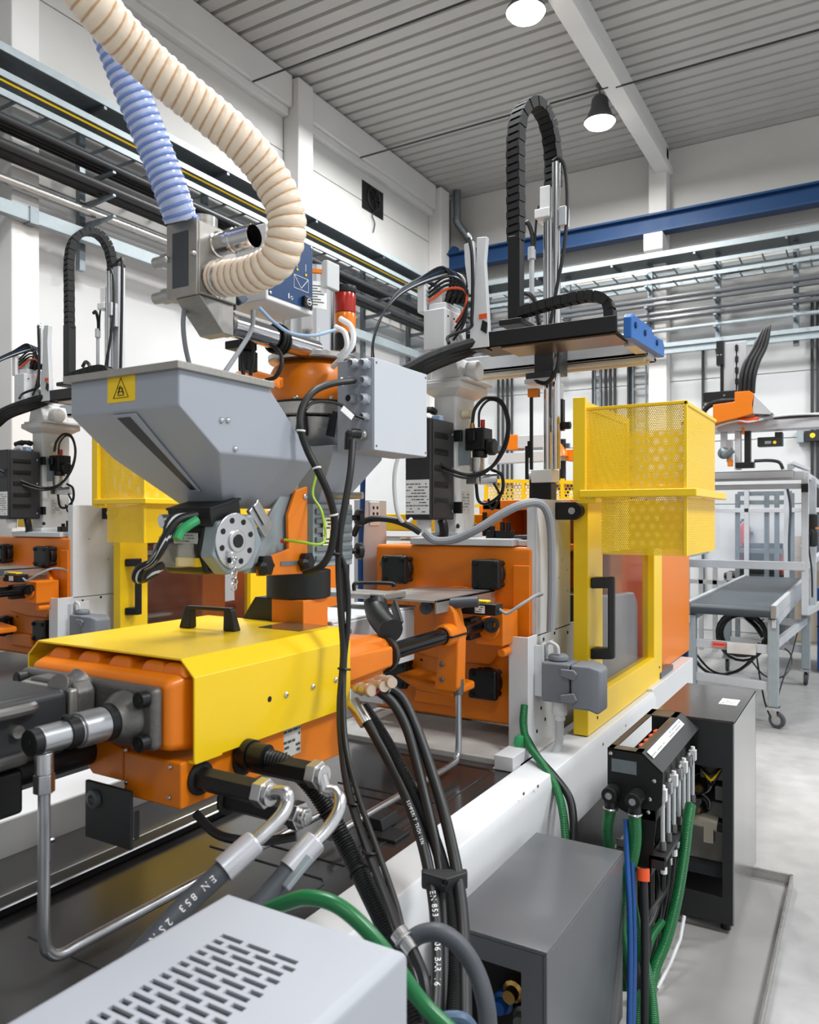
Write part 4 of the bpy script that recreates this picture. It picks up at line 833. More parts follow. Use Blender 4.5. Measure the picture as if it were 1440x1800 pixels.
# nozzle end: orange cylinder housing, guide rod, cover box, orange mount
m = MB(); m.lathe((-1.46, 1.93, 1.235), (0, 1, 0), [(0, .085), (.1, .085), (.18, .082), (.25, .07), (.3, .068), (.31, .06)], 20); m.box((-1.56, 1.94, 1.16), (-1.40, 2.2, 1.30)); m.prism([(-1.40, 1.95, 1.19), (-1.40, 2.22, 1.20), (-1.40, 2.22, 1.27), (-1.40, 1.95, 1.28)], (.025, 0, 0)); part('cylinder_housing', m, M['orange_cast'], I, .014, seg=3)
m = MB(); m.cyl((-1.43, 2.23, 1.235), (-1.43, 2.25, 1.235), .062, n=22); part('end_ring', m, M['graphite_dark'], I)
m = MB(); m.cyl((-1.43, 2.24, 1.235), (-1.43, 3.18, 1.245), .031, n=22); part('guide_rod', m, mat('black_chrome', (40, 42, 46), .14, .7), I)
m = MB(); m.box((-1.86, 2.15, 1.13), (-1.575, 2.70, 1.335)); m.box((-1.86, 2.15, 1.335), (-1.58, 2.72, 1.345)); cov = part('barrel_cover', m, M['white'], I, .004)
for y, z in ((2.52, 1.18), (2.25, 1.3)):
    m = MB(); m.screw((-1.575, y, z), (1, 0, 0), .008); part('screw', m, M['zinc'], cov)
m = MB(); m.box((-1.78, 2.62, 1.372), (-1.43, 3.16, 1.382)); m.box((-1.44, 2.62, 1.33), (-1.43, 3.16, 1.382)); part('splash_plate', m, M['steel_brushed'], I, .002)
m = MB(); m.prism([(-1.53, 2.72, 1.38), (-1.44, 2.72, 1.38), (-1.405, 2.72, 1.33), (-1.385, 2.72, 1.24), (-1.39, 2.72, 1.03), (-1.41, 2.72, 1.01), (-1.50, 2.72, 1.01), (-1.475, 2.72, 1.2), (-1.50, 2.72, 1.3)], (0, .07, 0)); m.prism([(-1.70, 2.74, 1.05), (-1.42, 2.74, 1.02), (-1.42, 2.74, .985), (-1.58, 2.74, .99)], (0, .2, 0)); m.cyl((-1.43, 2.66, 1.24), (-1.43, 2.80, 1.24), .045, n=18); pm = part('pivot_mount', m, M['orange_cast'], I, .012, seg=3)
m = MB(); m.cyl((-1.43, 2.658, 1.24), (-1.43, 2.656, 1.24), .034, n=18); m.box((-1.43, 2.655, 1.237), (-1.38, 2.80, 1.243)); part('clamp_gap', m, M['black_matte'], pm)
m = MB(); m.cyl((-1.52, 2.70, 1.345), (-1.50, 2.66, 1.345), .026, n=16); m.cyl((-1.44, 2.74, 1.36), (-1.33, 2.78, 1.37), .022, n=14); m.cyl((-1.51, 2.68, 1.345), (-1.505, 2.655, 1.345), .012, n=10); part('pivot_pin', m, M['rubber_grey'], pm)
for z in (1.12, 1.06):
    m = MB(); m.screw((-1.46, 2.72, z), (0, -1, 0), .011, .008); part('bolt', m, M['steel_dark'], pm)
m = MB(); m.box((-1.45, 3.0, 1.16), (-1.32, 3.16, 1.30)); m.cyl((-1.385, 3.0, 1.235), (-1.385, 2.985, 1.235), .05, n=18); m.cyl((-1.34, 3.02, 1.13), (-1.34, 3.1, 1.13), .02, n=12); pk = part('nozzle_block', m, M['orange_cast'], I, .012)
m = MB(); m.lathe((-1.37, 2.99, 1.25), (.5, -1, 0), [(0, .034), (.02, .032), (.022, .02), (.012, .018), (.01, .01)], 18); part('knob', m, M['black'], pk)
m = MB(); m.box((-1.47, 2.9, 1.19), (-1.42, 3.02, 1.28)); part('black_sleeve', m, M['black'], pk, .01)
m = MB(); m.box((-1.45, 2.86, 1.305), (-1.29, 2.93, 1.352)); sw = part('limit_switch', m, M['black'], I, .006)
m = MB(); m.box((-1.385, 2.8595, 1.313), (-1.34, 2.8605, 1.343)); lb = part('label', m, M['paper'], sw)
m = MB(); text_rows(m, (-1.383, 2.859, 1.315), (1, 0, 0), (0, 0, 1), .04, .026, 3, 4); part('print', m, M['ink'], lb)
m = MB(); m.box((-1.43, 2.88, 1.352), (-1.34, 2.92, 1.362)); part('yellow_cap', m, M['sign_yellow'], sw, .003)
m = MB(); m.tube(cat([(-1.29, 2.89, 1.33), (-1.26, 2.9, 1.315), (-1.21, 2.93, 1.35), (-1.17, 3.0, 1.385), (-1.18, 3.08, 1.38), (-1.245, 3.16, 1.36)]), .0065, 8); part('switch_cable', m, M['cable_grey'], sw)
m = MB(); m.tube(cat([(-1.405, 2.755, 1.05), (-1.405, 2.755, 1.01), (-1.405, 2.755, .80), (-1.405, 2.74, .755), (-1.405, 2.70, .735), (-1.405, 2.4, .735), (-1.405, 2.05, .735), (-1.405, 1.9, .735)], 6), .0125, 14)
solo('steel_pipe', m, M['satin_steel_pipe'], 'bright steel pipe dropping from the orange pivot mount to the deck', 'pipe')
m = MB(); m.cyl((-1.405, 2.755, 1.06), (-1.405, 2.755, 1.0), .02, n=12); part('pipe_nut', m, M['steel_dark'], I)
# chute plate with handle and black elbow
t = thing('chute_slide', 'brownish steel slide plate with rod handle and black elbow before the platen', 'slide plate', (-1.8, 2.6, 1.38))
m = MB(); m.box((-2.02, 2.50, 1.385), (-1.60, 2.66, 1.405)); m.box((-1.66, 2.50, 1.385), (-1.59, 2.66, 1.408)); part('plate', m, M['steel_brushed'], t, .004)
m = MB(); m.tube(cat([(-1.80, 2.60, 1.405), (-1.80, 2.60, 1.43), (-1.78, 2.62, 1.435), (-1.66, 2.66, 1.435), (-1.65, 2.66, 1.42)]), .008, 8); part('handle', m, M['black'], t)
m = MB(); m.tube(pth((660, 1058, 2.80), (662, 1072, 2.78), (669, 1088, 2.73), (684, 1106, 2.66), (688, 1110, 2.645)), [.042] * 20 + [.045] * 5, 18); m2 = m; part('elbow', m2, M['black'], t)
m = MB(); m.obox(P(692, 1060, d=2.82), P(704, 1100, d=2.76), .012, .05); part('flap', m, M['graphite_dark'], t, .003)

# feed throat, orange stand
m = MB(); m.cyl((-1.62, 2.02, 1.44), (-1.62, 2.02, 1.53), .105, n=26); part('feed_throat', m, M['black'], I, .004)
m = MB(); m.box((-1.66, 1.93, 1.30), (-1.53, 2.06, 1.44)); part('throat_stand', m, M['orange'], I, .004)
m = MB(); m.prism([(-1.80, 1.94, 1.36), (-1.66, 1.94, 1.36), (-1.61, 1.94, 1.44), (-1.74, 1.94, 1.44)], (0, .1, 0)); part('throat_wedge', m, M['black'], I, .004)
# fittings and hoses at the barrel end
for k, (u, v) in enumerate(((628, 1210), (650, 1203), (664, 1196))):
    p = P(u, v, d=2.36); q = P(u + 26, v + 4, d=2.26); m = MB(); m.cyl(p, q, .016, n=12); m.ring(p.lerp(q, .3), q - p, .017, .004, 14, 6); m.ring(p.lerp(q, .8), q - p, .017, .004, 14, 6); part('hose_coupling', m, M['brass_dull'], I)
# ---------------------------------------------------------------- grey hopper with feed drive
H_ = thing('material_hopper', 'large grey sheet-metal hopper with yellow warning sign above the yellow hood', 'hopper', (-1.55, 1.5, 1.62))
x0, x1, y0, y1, zt = -1.78, -1.385, 1.285, 1.60, 2.05
# corners of the tapered bin
a0, a1, a2, a3 = V((x0, y0, zt)), V((x1, y0, zt)), V((x1, y1, zt)), V((x0, y1, zt))
zf = 1.962
b0, b1, b3 = V((x0, y0, zf)), V((x1, y0, zf)), V((x0, y1, zf))
c1 = P(385, 799, X=x1); c2 = P(556, 808, X=x1); c2.z = c1.z = (c1.z + c2.z) / 2
top_back = V((x1, c2.y, c1.z))
e1 = P(392, 893, X=-1.50); e2 = P(482, 881, X=-1.50); zb = min(e1.z, e2.z)
e1 = V((-1.50, e1.y, zb)); e2 = V((-1.50, e2.y + .03, zb)); e0 = V((-1.64, e1.y, zb)); e3 = V((-1.64, e2.y + .03, zb))
c0 = V((x0, c1.y, c1.z)); c3 = V((x0, c2.y, c1.z))
vs = [a0, a1, a2, a3, b0, b1, c1, top_back, e1, e2, e0, e3, c0, c3]
m = MB(); m.add(vs, [(0, 4, 5, 1), (1, 5, 6, 7, 2), (5, 4, 10, 8), (5, 8, 6), (6, 8, 9, 7), (2, 7, 13, 3), (7, 9, 11, 13), (0, 3, 13, 12, 4), (4, 12, 10), (12, 13, 11, 10), (0, 1, 2, 3), (10, 11, 9, 8)])
part('bin', m, M['grey_blue'], H_, .006, smooth=20)
m = MB(); m.box((x0 - .012, y0 - .014, zt - .004), (x1 + .012, y1 + .01, zt + .014)); part('lid', m, M['steel_brushed'], H_, .002)
# recessed sight strip on the sloping front
f = lambda s, t, off=0: (b0.lerp(b1, s)).lerp(e0.lerp(e1, s), t) + (b1 - b0).cross(e0 - b0).normalized() * off
nrm = (b1 - b0).cross(e0 - b0).normalized()
sgn = 1 if nrm.y < 0 else -1
g = lambda s, t, off=0: f(s, t, off * sgn)
m = MB(); m.loft([[g(.40, .02, .002), g(.62, .02, .002), g(.74, .80, .002), g(.56, .80, .002)], [g(.40, .02, .008), g(.62, .02, .008), g(.74, .80, .008), g(.56, .80, .008)]]); part('strip_frame', m, M['grey_blue'], H_, .002)
m = MB(); m.loft([[g(.44, .04, .007), g(.56, .04, .007), g(.70, .77, .007), g(.60, .77, .007)], [g(.44, .04, .009), g(.56, .04, .009), g(.70, .77, .009), g(.60, .77, .009)]]); part('sight_strip', m, M['graphite_dark'], H_)
p0, p1 = P(190, 664, Y=y0), P(238, 704, Y=y0)
m = MB(); m.box((p0.x, y0 - .0015, p1.z), (p1.x, y0, p0.z)); sg = part('warning_sign', m, M['sign_yellow'], H_)
cx, w_, h_ = (p0.x + p1.x) / 2, p1.x - p0.x, p0.z - p1.z
m = MB(); tri = [(cx, p1.z + h_ * .92), (cx - w_ * .27, p1.z + h_ * .16), (cx + w_ * .27, p1.z + h_ * .16)]
m.tube([V((a, y0 - .002, b)) for a, b in tri], .0013, 6, closed=True)
for k in range(3): m.box((cx - w_ * .12, y0 - .0025, p1.z + h_ * (.24 + .14 * k)), (cx + w_ * (.12 - .03 * k), y0 - .0015, p1.z + h_ * (.27 + .14 * k)))
m.obox((cx - w_ * .1, y0 - .002, p1.z + h_ * .3), (cx - w_ * .02, y0 - .002, p1.z + h_ * .62), .002, .003); m.obox((cx + w_ * .1, y0 - .002, p1.z + h_ * .3), (cx + w_ * .03, y0 - .002, p1.z + h_ * .55), .002, .003)
part('hand_pictogram', m, M['ink_black'], sg)
for u, v in ((389, 739), (400, 739), (413, 789)):
    p = P(u, v, X=x1); m = MB(); m.sph(p, .0075, 10); part('rivet', m, M['zinc'], H_)
# gearbox, motor and bracket below the hopper
m = MB(); fx = -1.44
m.prism([(fx, 1.47, 1.69), (fx, 1.60, 1.71), (fx, 1.64, 1.63), (fx, 1.60, 1.56), (fx, 1.50, 1.55), (fx, 1.45, 1.60)], (-.05, 0, 0)); gb = part('gearbox', m, M['galvanised_light'], H_, .008)
gc = P(413, 951, X=fx)
m = MB(); m.cyl((fx, gc.y, gc.z), (fx + .006, gc.y, gc.z), .075, n=28); m.cyl((fx, gc.y, gc.z), (fx + .012, gc.y, gc.z), .03, n=20); part('gear_face', m, M['zinc'], gb, .003)
m = MB(); m.cyl((fx + .012, gc.y, gc.z), (fx + .014, gc.y, gc.z), .018, n=18); part('shaft_end', m, M['black'], gb)
for i in range(8):
    a = i * .785 + .3; m = MB(); m.cyl((fx + .006, gc.y + .056 * math.cos(a), gc.z + .056 * math.sin(a)), (fx + .0075, gc.y + .056 * math.cos(a), gc.z + .056 * math.sin(a)), .008, n=10); part('bolt_hole', m, M['iron_dark'], gb)
m = MB(); m.prism([(-1.49, 1.47, 1.69), (-1.49, 1.60, 1.69), (-1.49, 1.62, 1.61), (-1.49, 1.58, 1.55), (-1.49, 1.48, 1.55), (-1.49, 1.45, 1.62)], (-.155, 0, 0)); dm = part('feed_motor', m, M['black'], H_, .012, seg=3)
m = MB(); m.box((-1.585, 1.4535, 1.618), (-1.50, 1.457, 1.66)); lb = part('data_label', m, M['white_dirty'], dm)
m = MB(); text_rows(m, (-1.58, 1.453, 1.62), (1, 0, 0), (0, 0, 1), .075, .038, 5, 8, .7, .3); part('print', m, M['ink'], lb)
m = MB(); m.box((-1.645, 1.455, 1.63), (-1.618, 1.459, 1.65)); part('yellow_label', m, M['sign_yellow'], dm)
m = MB(); m.box((-1.58, 1.455, 1.572), (-1.50, 1.47, 1.595)); part('yellow_label', m, M['sign_yellow'], dm)
m = MB(); m.prism([(-1.455, 1.452, 1.722), (-1.455, 1.5625, 1.750), (-1.455, 1.572, 1.70), (-1.455, 1.462, 1.676)], (-.155, 0, 0)); part('terminal_box', m, M['black'], dm, .004)
m = MB(); m.prism([(-1.452, 1.450, 1.725), (-1.452, 1.565, 1.754), (-1.452, 1.567, 1.748), (-1.452, 1.452, 1.719)], (-.161, 0, 0)); part('box_lid', m, M['black'], dm, .001)
for k, (mt, z) in enumerate((('green_bright', 1.685), ('zinc', 1.70))):
    a = V((-1.565 + .05 * k, 1.452, 1.695)); m = MB(); m.lathe(a, (-.3, -1, -.1), [(0, .014), (.03, .014), (.032, .018), (.05, .018)], 12); part('plug', m, M['zinc'], dm)
m = MB(); m.tube(pth((346, 914, 1.97), (330, 924, 1.95), (318, 934, 1.94), (311, 948, 1.93)), .0125, 10); part('green_sleeve', m, M['green_bright'], dm)
for k in range(3):
    m = MB(); m.tube(pth((345 - 8 * k, 905 + 2 * k, 1.98), (312 - 6 * k, 915, 1.94), (290, 945 + 4 * k, 1.92), (270, 985, 1.92), (245 + 3 * k, 1000, 1.93), (240 + 3 * k, 1018, 1.94), (262, 1014 - 5 * k, 1.97), (278 + 4 * k, 1000 - 3 * k, 2.0)), .011, 10); part('motor_cable', m, M[('black', 'cable_light', 'black')[k]], dm)
m = MB(); a, b = P(268, 955, d=2.02), P(318, 998, d=1.98); m.box((a.x, a.y, b.z), (b.x, a.y + .07, a.z)); part('clear_cover', m, mat('milky_clear', (220, 216, 200), .2, alpha=.3), dm, .006)
# chain with links
for i in range(7):
    p = P(411 + (i % 2) * 1.5, 977 + i * 9, d=2.02); m = MB(); m.tube([p + V((.007 * math.cos(a) * (1 if i % 2 else .4), .007 * math.cos(a) * (.3 if i % 2 else 1), .011 * math.sin(a))) for a in np.arange(0, 6.28, .785)], .002, 6, closed=True); part('chain_link', m, M['chrome'], H_)
# mounting brackets
m = MB(); m.prism([P(u, v, X=-1.47) for u, v in ((430, 1008), (430, 960), (470, 912), (500, 862), (525, 850), (520, 930), (545, 1006))], (-.01, 0, 0)); part('side_plate', m, M['galvanised_light'], H_, .002)
m = MB(); m.prism([P(u, v, X=-1.45) for u, v in ((455, 1013), (457, 985), (508, 965), (507, 905), (521, 862), (541, 855), (541, 1008))], (-.012, 0, 0)); ob = part('slotted_bracket', m, M['orange'], H_, .003)
m = MB(); a, b = P(493, 991, X=-1.45), P(533, 989, X=-1.45); m.obox(a + V((.001, 0, 0)), b + V((.001, 0, 0)), .003, .012); part('slot', m, M['galvanised'], ob)
for u, v in ((460, 994), (533, 988)):
    p = P(u, v, X=-1.45); m = MB(); r_ = .027
    q = lambda x, k=1: [V((x, p.y + (r_ + .004 * math.cos(6 * a)) * k * math.cos(a), p.z + (r_ + .004 * math.cos(6 * a)) * k * math.sin(a))) for a in np.arange(0, 6.28, .2618)]
    m.loft([q(p.x + .004), q(p.x + .022), q(p.x + .032, .6)]); m.cyl((p.x - .01, p.y, p.z), (p.x + .006, p.y, p.z), .012, n=10); part('clamp_knob', m, M['black'], H_)
p = P(536, 873, X=-1.45); m = MB(); m.screw(p, (1, 0, 0), .009, .006); part('bolt', m, M['zinc'], H_)
m = MB(); a, b = P(443, 888, X=-1.46), P(472, 935, X=-1.46); m.obox(a, b, .014, .05); m.obox(a + V((.012, .0, .005)), b.lerp(a, .3) + V((.012, .0, 0)), .006, .02); part('toggle_latch', m, M['zinc'], H_, .004)
p = P(494, 951, X=-1.455); m = MB(); m.cyl(p, p + V((.02, .01, 0)), .006, n=8); part('red_terminal', m, M['red'], H_)
m = MB(); m.tube(pth((500, 949, 2.16), (530, 953, 2.15), (560, 957, 2.16), (572, 945, 2.2), (566, 900, 2.26), (550, 870, 2.32), (556, 835, 2.36)), .004, 8); part('earth_wire', m, mat('green_yellow', (150, 190, 40), .45), H_)

# ---------------------------------------------------------------- vacuum loader on the main feed hopper
L = thing('vacuum_loader', 'stainless vacuum loader with orange dome, steel cone and blue control panel', 'loader', (-1.62, 2.13, 1.55))
lc = V((-1.647, 2.13, 0))
def lat(name, prof, mt, n=32): m = MB(); m.lathe(lc, (0, 0, 1), prof, n); return part(name, m, M[mt], L, 0, 30)
lat('cylinder', [(2.24, .075), (2.52, .075), (2.53, .08), (2.545, .08), (2.55, .07)], 'chrome')
lat('clamp_flange', [(2.225, .148), (2.23, .152), (2.245, .152), (2.25, .14)], 'steel')
lat('dome', [(2.085, .150), (2.135, .153), (2.175, .150), (2.205, .135), (2.228, .10)], 'orange')
lat('clamp_ring', [(2.035, .145), (2.04, .156), (2.078, .156), (2.085, .15)], 'steel')
lat('ring_band', [(2.078, .150), (2.079, .158), (2.085, .158), (2.087, .15)], 'black')
lat('cone', [(1.80, .05), (2.03, .142)], 'steel')
for i in range(8):
    a = i * .785 - .5; m = MB(); m.sph(lc + V((.148 * math.cos(a), .148 * math.sin(a), 2.09)), .009, 8); part('cap_nut', m, M['zinc'], L)
for a in (-1.2, -.5):
    m = MB(); m.obox(lc + V((.15 * math.cos(a), .15 * math.sin(a), 2.05)), lc + V((.125 * math.cos(a), .125 * math.sin(a), 1.97)), .05, .004); part('toggle_strap', m, M['iron_dark'], L)
m = MB(); m.prism([P(411, 655, d=2.42), P(440, 653, d=2.46), P(492, 668, d=2.5), P(492, 684, d=2.5), P(470, 672, d=2.46)], (0, .02, .01)); part('dome_lever', m, M['orange'], L, .003)
# lower square hopper with sight plate and knobs
m = MB(); m.loft([[(-1.75, 1.99, 1.93), (-1.46, 1.99, 1.93), (-1.46, 2.28, 1.93), (-1.75, 2.28, 1.93)], [(-1.75, 1.99, 1.90), (-1.46, 1.99, 1.90), (-1.46, 2.28, 1.90), (-1.75, 2.28, 1.90)], [(-1.68, 2.03, 1.74), (-1.55, 2.03, 1.74), (-1.55, 2.16, 1.74), (-1.68, 2.16, 1.74)]]); part('feed_hopper', m, M['grey_blue'], L, .004)
m = MB(); m.box((-1.70, 1.98, 1.54), (-1.53, 2.20, 1.745)); fs = part('sight_housing', m, M['galvanised_light'], L, .004)
for i in range(6):
    z = 1.56 + .03 * i; m = MB(); m.box((-1.53, 1.99, z), (-1.522, 2.19, z + .018)); part('louvre', m, M['galvanised'], fs, .003)
m = MB(); m.box((-1.521, 2.02, 1.61), (-1.5205, 2.09, 1.70)); lb = part('scale_label', m, M['cream_plastic'], fs)
m = MB(); text_rows(m, (-1.52, 2.022, 1.612), (0, 1, 0), (0, 0, 1), .064, .085, 7, 2); part('print', m, M['ink'], lb)
for z in (1.70, 1.585):
    m = MB(); m.lathe((-1.53, 2.22, z), (.6, 1, 0), [(-.03, .01), (0, .01), (.004, .028), (.02, .03), (.026, .018)], 12); part('clamp_knob', m, M['black'], L)
m = MB(); m.cyl((-1.60, 2.06, 1.77), (-1.42, 2.10, 1.772), .012, n=10); part('latch_bar', m, M['steel'], L)
# control box with blue panel
c0_, c1_ = (-1.68, 1.735, 2.335), (-1.51, 1.955, 2.56)
m = MB(); m.box(c0_, c1_); cbx = part('control_box', m, M['white_plastic'], L, .006)
m = MB(); m.box((-1.51, 1.742, 2.35), (-1.507, 1.948, 2.553)); bp = part('blue_panel', m, M['blue_panel'], cbx, .002)
m = MB(); fr = [(-1.5062, 1.855, 2.40), (-1.5062, 1.925, 2.40), (-1.5062, 1.925, 2.44), (-1.5062, 1.855, 2.44)]
m.tube([V(q) for q in fr], .0012, 5, closed=True); m.tube([V(fr[3]), V((-1.5062, 1.89, 2.405)), V(fr[2])], .0012, 5); m.tube([V((-1.5062, 1.83, 2.36)), V((-1.5062, 1.83, 2.375))], .003, 5); m.tube([V((-1.5062, 1.845 + .005 * math.cos(a), 2.365 + .005 * math.sin(a))) for a in np.arange(0, 6.28, .7)], .001, 5, closed=True)
m.tube([V((-1.5062, 1.87, 2.465)), V((-1.5062, 1.87, 2.49))], .0015, 5); m.tube([V((-1.5062, 1.912, 2.462)), V((-1.5062, 1.912, 2.485))], .0015, 5); part('panel_print', m, M['print_white'], bp)
m = MB(); text_rows(m, (-1.5065, 1.775, 2.49), (0, 1, 0), (0, 0, 1), .04, .03, 1, 9, 1, .8); part('panel_print', m, M['print_white'], bp)
for y, z in ((1.87, 2.458), (1.912, 2.452)):
    m = MB(); m.cyl((-1.507, y, z), (-1.504, y, z), .004, n=10); part('indicator', m, M['sign_yellow'], bp)
m = MB(); m.box((-1.507, 1.892, 2.348), (-1.492, 1.932, 2.384)); sw = part('rotary_switch', m, M['black'], bp, .005)
m = MB(); m.ring((-1.4915, 1.912, 2.366), (1, 0, 0), .010, .0012, 14, 5); m.obox((-1.491, 1.905, 2.366), (-1.491, 1.919, 2.366), .002, .004); part('switch_mark', m, M['print_white'], sw)
for y, z in ((1.748, 2.357), (1.942, 2.357), (1.942, 2.545)):
    m = MB(); m.screw((-1.507, y, z), (1, 0, 0), .005, .003); part('screw', m, M['zinc'], bp)
m = MB(); m.prism([(-1.60, 2.09, 2.47), (-1.555, 2.09, 2.47), (-1.555, 2.09, 2.56), (-1.575, 2.09, 2.56), (-1.60, 2.09, 2.52)], (0, .07, 0)); part('valve_head', m, M['cable_light'], L, .004)
lat('orange_seal', [(2.515, .076), (2.517, .0815), (2.53, .0815), (2.532, .076)], 'orange')
p0, p1 = P(555, 515, d=2.55), P(586, 555, d=2.5)
m = MB(); q = lambda a, z: lc + V((.0755 * math.cos(a), .0755 * math.sin(a), z)); aa = np.arange(-1.0, -.1, .15)
m.add([q(a, z) for z in (2.40, 2.49) for a in aa], [(i, i + 1, i + 1 + len(aa), i + len(aa)) for i in range(len(aa) - 1)]); lb = part('data_label', m, M['paper'], L)
m = MB(); q2 = lambda a, z: lc + V((.0762 * math.cos(a), .0762 * math.sin(a), z))
for k in range(8):
    z = 2.41 + .009 * k; n_ = 3 + (k * 5) % 3; m.add([q2(a, zz) for zz in (z, z + .003) for a in aa[:n_]], [(i, i + 1, i + 1 + n_, i + n_) for i in range(n_ - 1)])
part('print', m, M['ink'], lb)
# feed tube towards the distributor, ties and cables
m = MB(); m.cyl((-1.585, 1.58, 2.255), (-1.585, 2.06, 2.255), .034, n=22); part('feed_tube', m, M['chrome'], L)
m = MB(); m.cyl((-1.585, 1.64, 2.255), (-1.585, 1.655, 2.255), .039, n=20); m.cyl((-1.585, 1.60, 2.255), (-1.585, 1.615, 2.255), .039, n=20); part('pipe_clamp', m, M['steel_dark'], L)
for k in range(3):
    m = MB(); m.ring((-1.585, 1.86 + .012 * k, 2.255), (0, 1, .1 * k), .042, .006, 18, 6); part('cable_loop', m, M['black'], L)
m = MB(); m.box((-1.70, 1.76, 2.215), (-1.63, 1.83, 2.24)); part('solenoid_cap', m, M['black'], L, .004)
m = MB(); m.box((-1.675, 1.79, 2.15), (-1.635, 1.84, 2.214)); part('solenoid', m, M['black'], L, .006)
m = MB(); m.box((-1.60, 1.60, 2.29), (-1.555, 1.66, 2.36)); m.box((-1.565, 1.61, 2.32), (-1.53, 1.64, 2.37)); part('valve_plug', m, M['graphite_dark'], L, .006)
m = MB(); m.obox((-1.55, 1.62, 2.36), (-1.53, 1.66, 2.31), .035, .03); part('plug_cap', m, mat('slate_plastic', (96, 112, 128), .45), L, .005)
# distributor box with spouts
S = thing('hose_distributor', 'stainless distributor box with dark window and hose spouts at upper left', 'distributor', (-1.55, 1.53, 2.2))
m = MB(); m.box((-1.612, 1.46, 2.285), (-1.50, 1.60, 2.475)); m.prism([(-1.60, 1.47, 2.285), (-1.60, 1.60, 2.285), (-1.60, 1.60, 2.20), (-1.60, 1.56, 2.20)], (.09, 0, 0)); part('box', m, M['steel_brushed'], S, .004)
m = MB(); m.box((-1.612, 1.452, 2.28), (-1.50, 1.46, 2.478)); part('front_plate', m, M['steel_brushed'], S, .003)
m = MB(); m.box((-1.588, 1.450, 2.305), (-1.53, 1.4525, 2.45)); part('window', m, M['rubber_grey'], S, .002)
for x in (-1.605, -1.507):
    m = MB(); m.lathe((x, 1.452, 2.385), (0, -1, 0), [(0, .008), (.006, .008), (.012, .005)], 10); part('wing_screw', m, M['zinc'], S)
m = MB(); m.lathe((-1.50, 1.53, 2.43), (1, 0, 0), [(0, .034), (.004, .034), (.006, .030), (.05, .030), (.052, .033), (.06, .033), (.062, .031), (.125, .031), (.127, .029), (.06, .027)], 26); part('open_spout', m, M['chrome'], S)
m = MB(); m.cyl((-1.45, 1.53, 2.43), (-1.44, 1.53, 2.43), .027, n=20); part('spout_bore', m, M['black_matte'], S)
m = MB(); m.lathe((-1.50, 1.53, 2.325), (1, 0, 0), [(0, .04), (.005, .04), (.007, .036), (.06, .036)], 26); part('hose_spout', m, M['chrome'], S)
for z in (2.42, 2.32):
    m = MB(); m.lathe((-1.612, 1.53, z), (-1, 0, 0), [(0, .026), (.05, .026), (.052, .022), (.09, .022), (.092, .017), (.13, .016)], 20); part('side_spout', m, M['steel'], S)
m = MB(); m.cyl((-1.555, 1.53, 2.475), (-1.555, 1.53, 2.51), .038, n=20); part('top_spout', m, M['steel'], S)
# conveying hoses
q = pth((385, 489, 2.06), (412, 488, 2.01), (450, 480, 1.96), (486, 458, 1.92), (503, 415, 1.90), (500, 365, 1.89), (470, 305, 1.87), (425, 250, 1.83), (365, 198, 1.79), (300, 145, 1.74), (235, 85, 1.69), (180, 25, 1.63), (130, -40, 1.58), (90, -110, 1.52), k=8)
m, hx = helix_hose(q, .0420, .0245, .0060); h = solo('conveying_hose', m, M['cream_hose'], 'thick cream spiral hose looping from the distributor to the top left', 'hose', smooth=60)
m = MB(); m.tube(hx, .0022, 6); part('wire_coil', m, M['cream_coil'], h)
m = MB(); m.tube([q[2], q[5]], .047, 20); part('hose_clamp', m, M['steel'], h)
q = pth((318, 388, 2.04), (306, 350, 2.02), (280, 280, 2.0), (250, 205, 1.97), (222, 135, 1.94), (198, 70, 1.91), (178, 10, 1.88), (160, -60, 1.85), k=8)
m, hx = helix_hose(q, .0405, .0195, .0016); h = solo('conveying_hose', m, M['clear_blue'], 'translucent blue spiral hose rising from the top of the distributor', 'hose', smooth=60)
m = MB(); m.tube(hx, .0045, 6); part('wire_coil', m, M['coil_blue'], h)
# signal tower
lp = P(607, 545, d=2.95); t = thing('signal_tower', 'red and amber signal tower behind the loader', 'signal light', (lp.x, lp.y, 2.2))
for name, z0, z1, r, mt in (('cap', 2.548, 2.575, .042, 'black'), ('red_lens', 2.475, 2.548, .040, 'red_lens'), ('amber_lens', 2.395, 2.472, .040, 'amber_lens'), ('base', 2.33, 2.395, .040, 'black')):
    m = MB(); m.lathe((lp.x, lp.y, 0), (0, 0, 1), [(z0, r * .96), (z0 + .004, r), (z1 - .004, r), (z1, r * .96)], 24); part(name, m, M[mt], t)
m = MB(); m.cyl((lp.x, lp.y, 1.2), (lp.x, lp.y, 2.33), .016, n=12); part('pole', m, M['black'], t)
ct = copy_tree(t, (DX - .62, .1, 0)); ct['label'] = 'red and amber signal tower of the farther machine at the left edge'
# white and blue tubes by the loader
m = MB(); m.tube(pth((598, 560, 2.5), (618, 575, 2.48), (620, 605, 2.46), (600, 630, 2.48), (585, 645, 2.52)), .009, 8); solo('air_tube', m, M['white_plastic'], 'white air tube looping beside the signal tower', 'tube')
m = MB(); m.tube(pth((590, 575, 2.5), (606, 585, 2.47), (610, 610, 2.46), (595, 628, 2.48)), .009, 8); solo('air_tube', m, M['white_plastic'], 'second white air tube nested inside the loop beside the signal tower', 'tube')
m = MB(); m.tube(pth((455, 540, 2.15), (480, 565, 2.2), (510, 585, 2.28), (550, 590, 2.36), (590, 580, 2.44)), .005, 8); solo('air_tube', m, M['plastic_blue_light'], 'thin light blue tube sagging in front of the steel loader', 'tube')
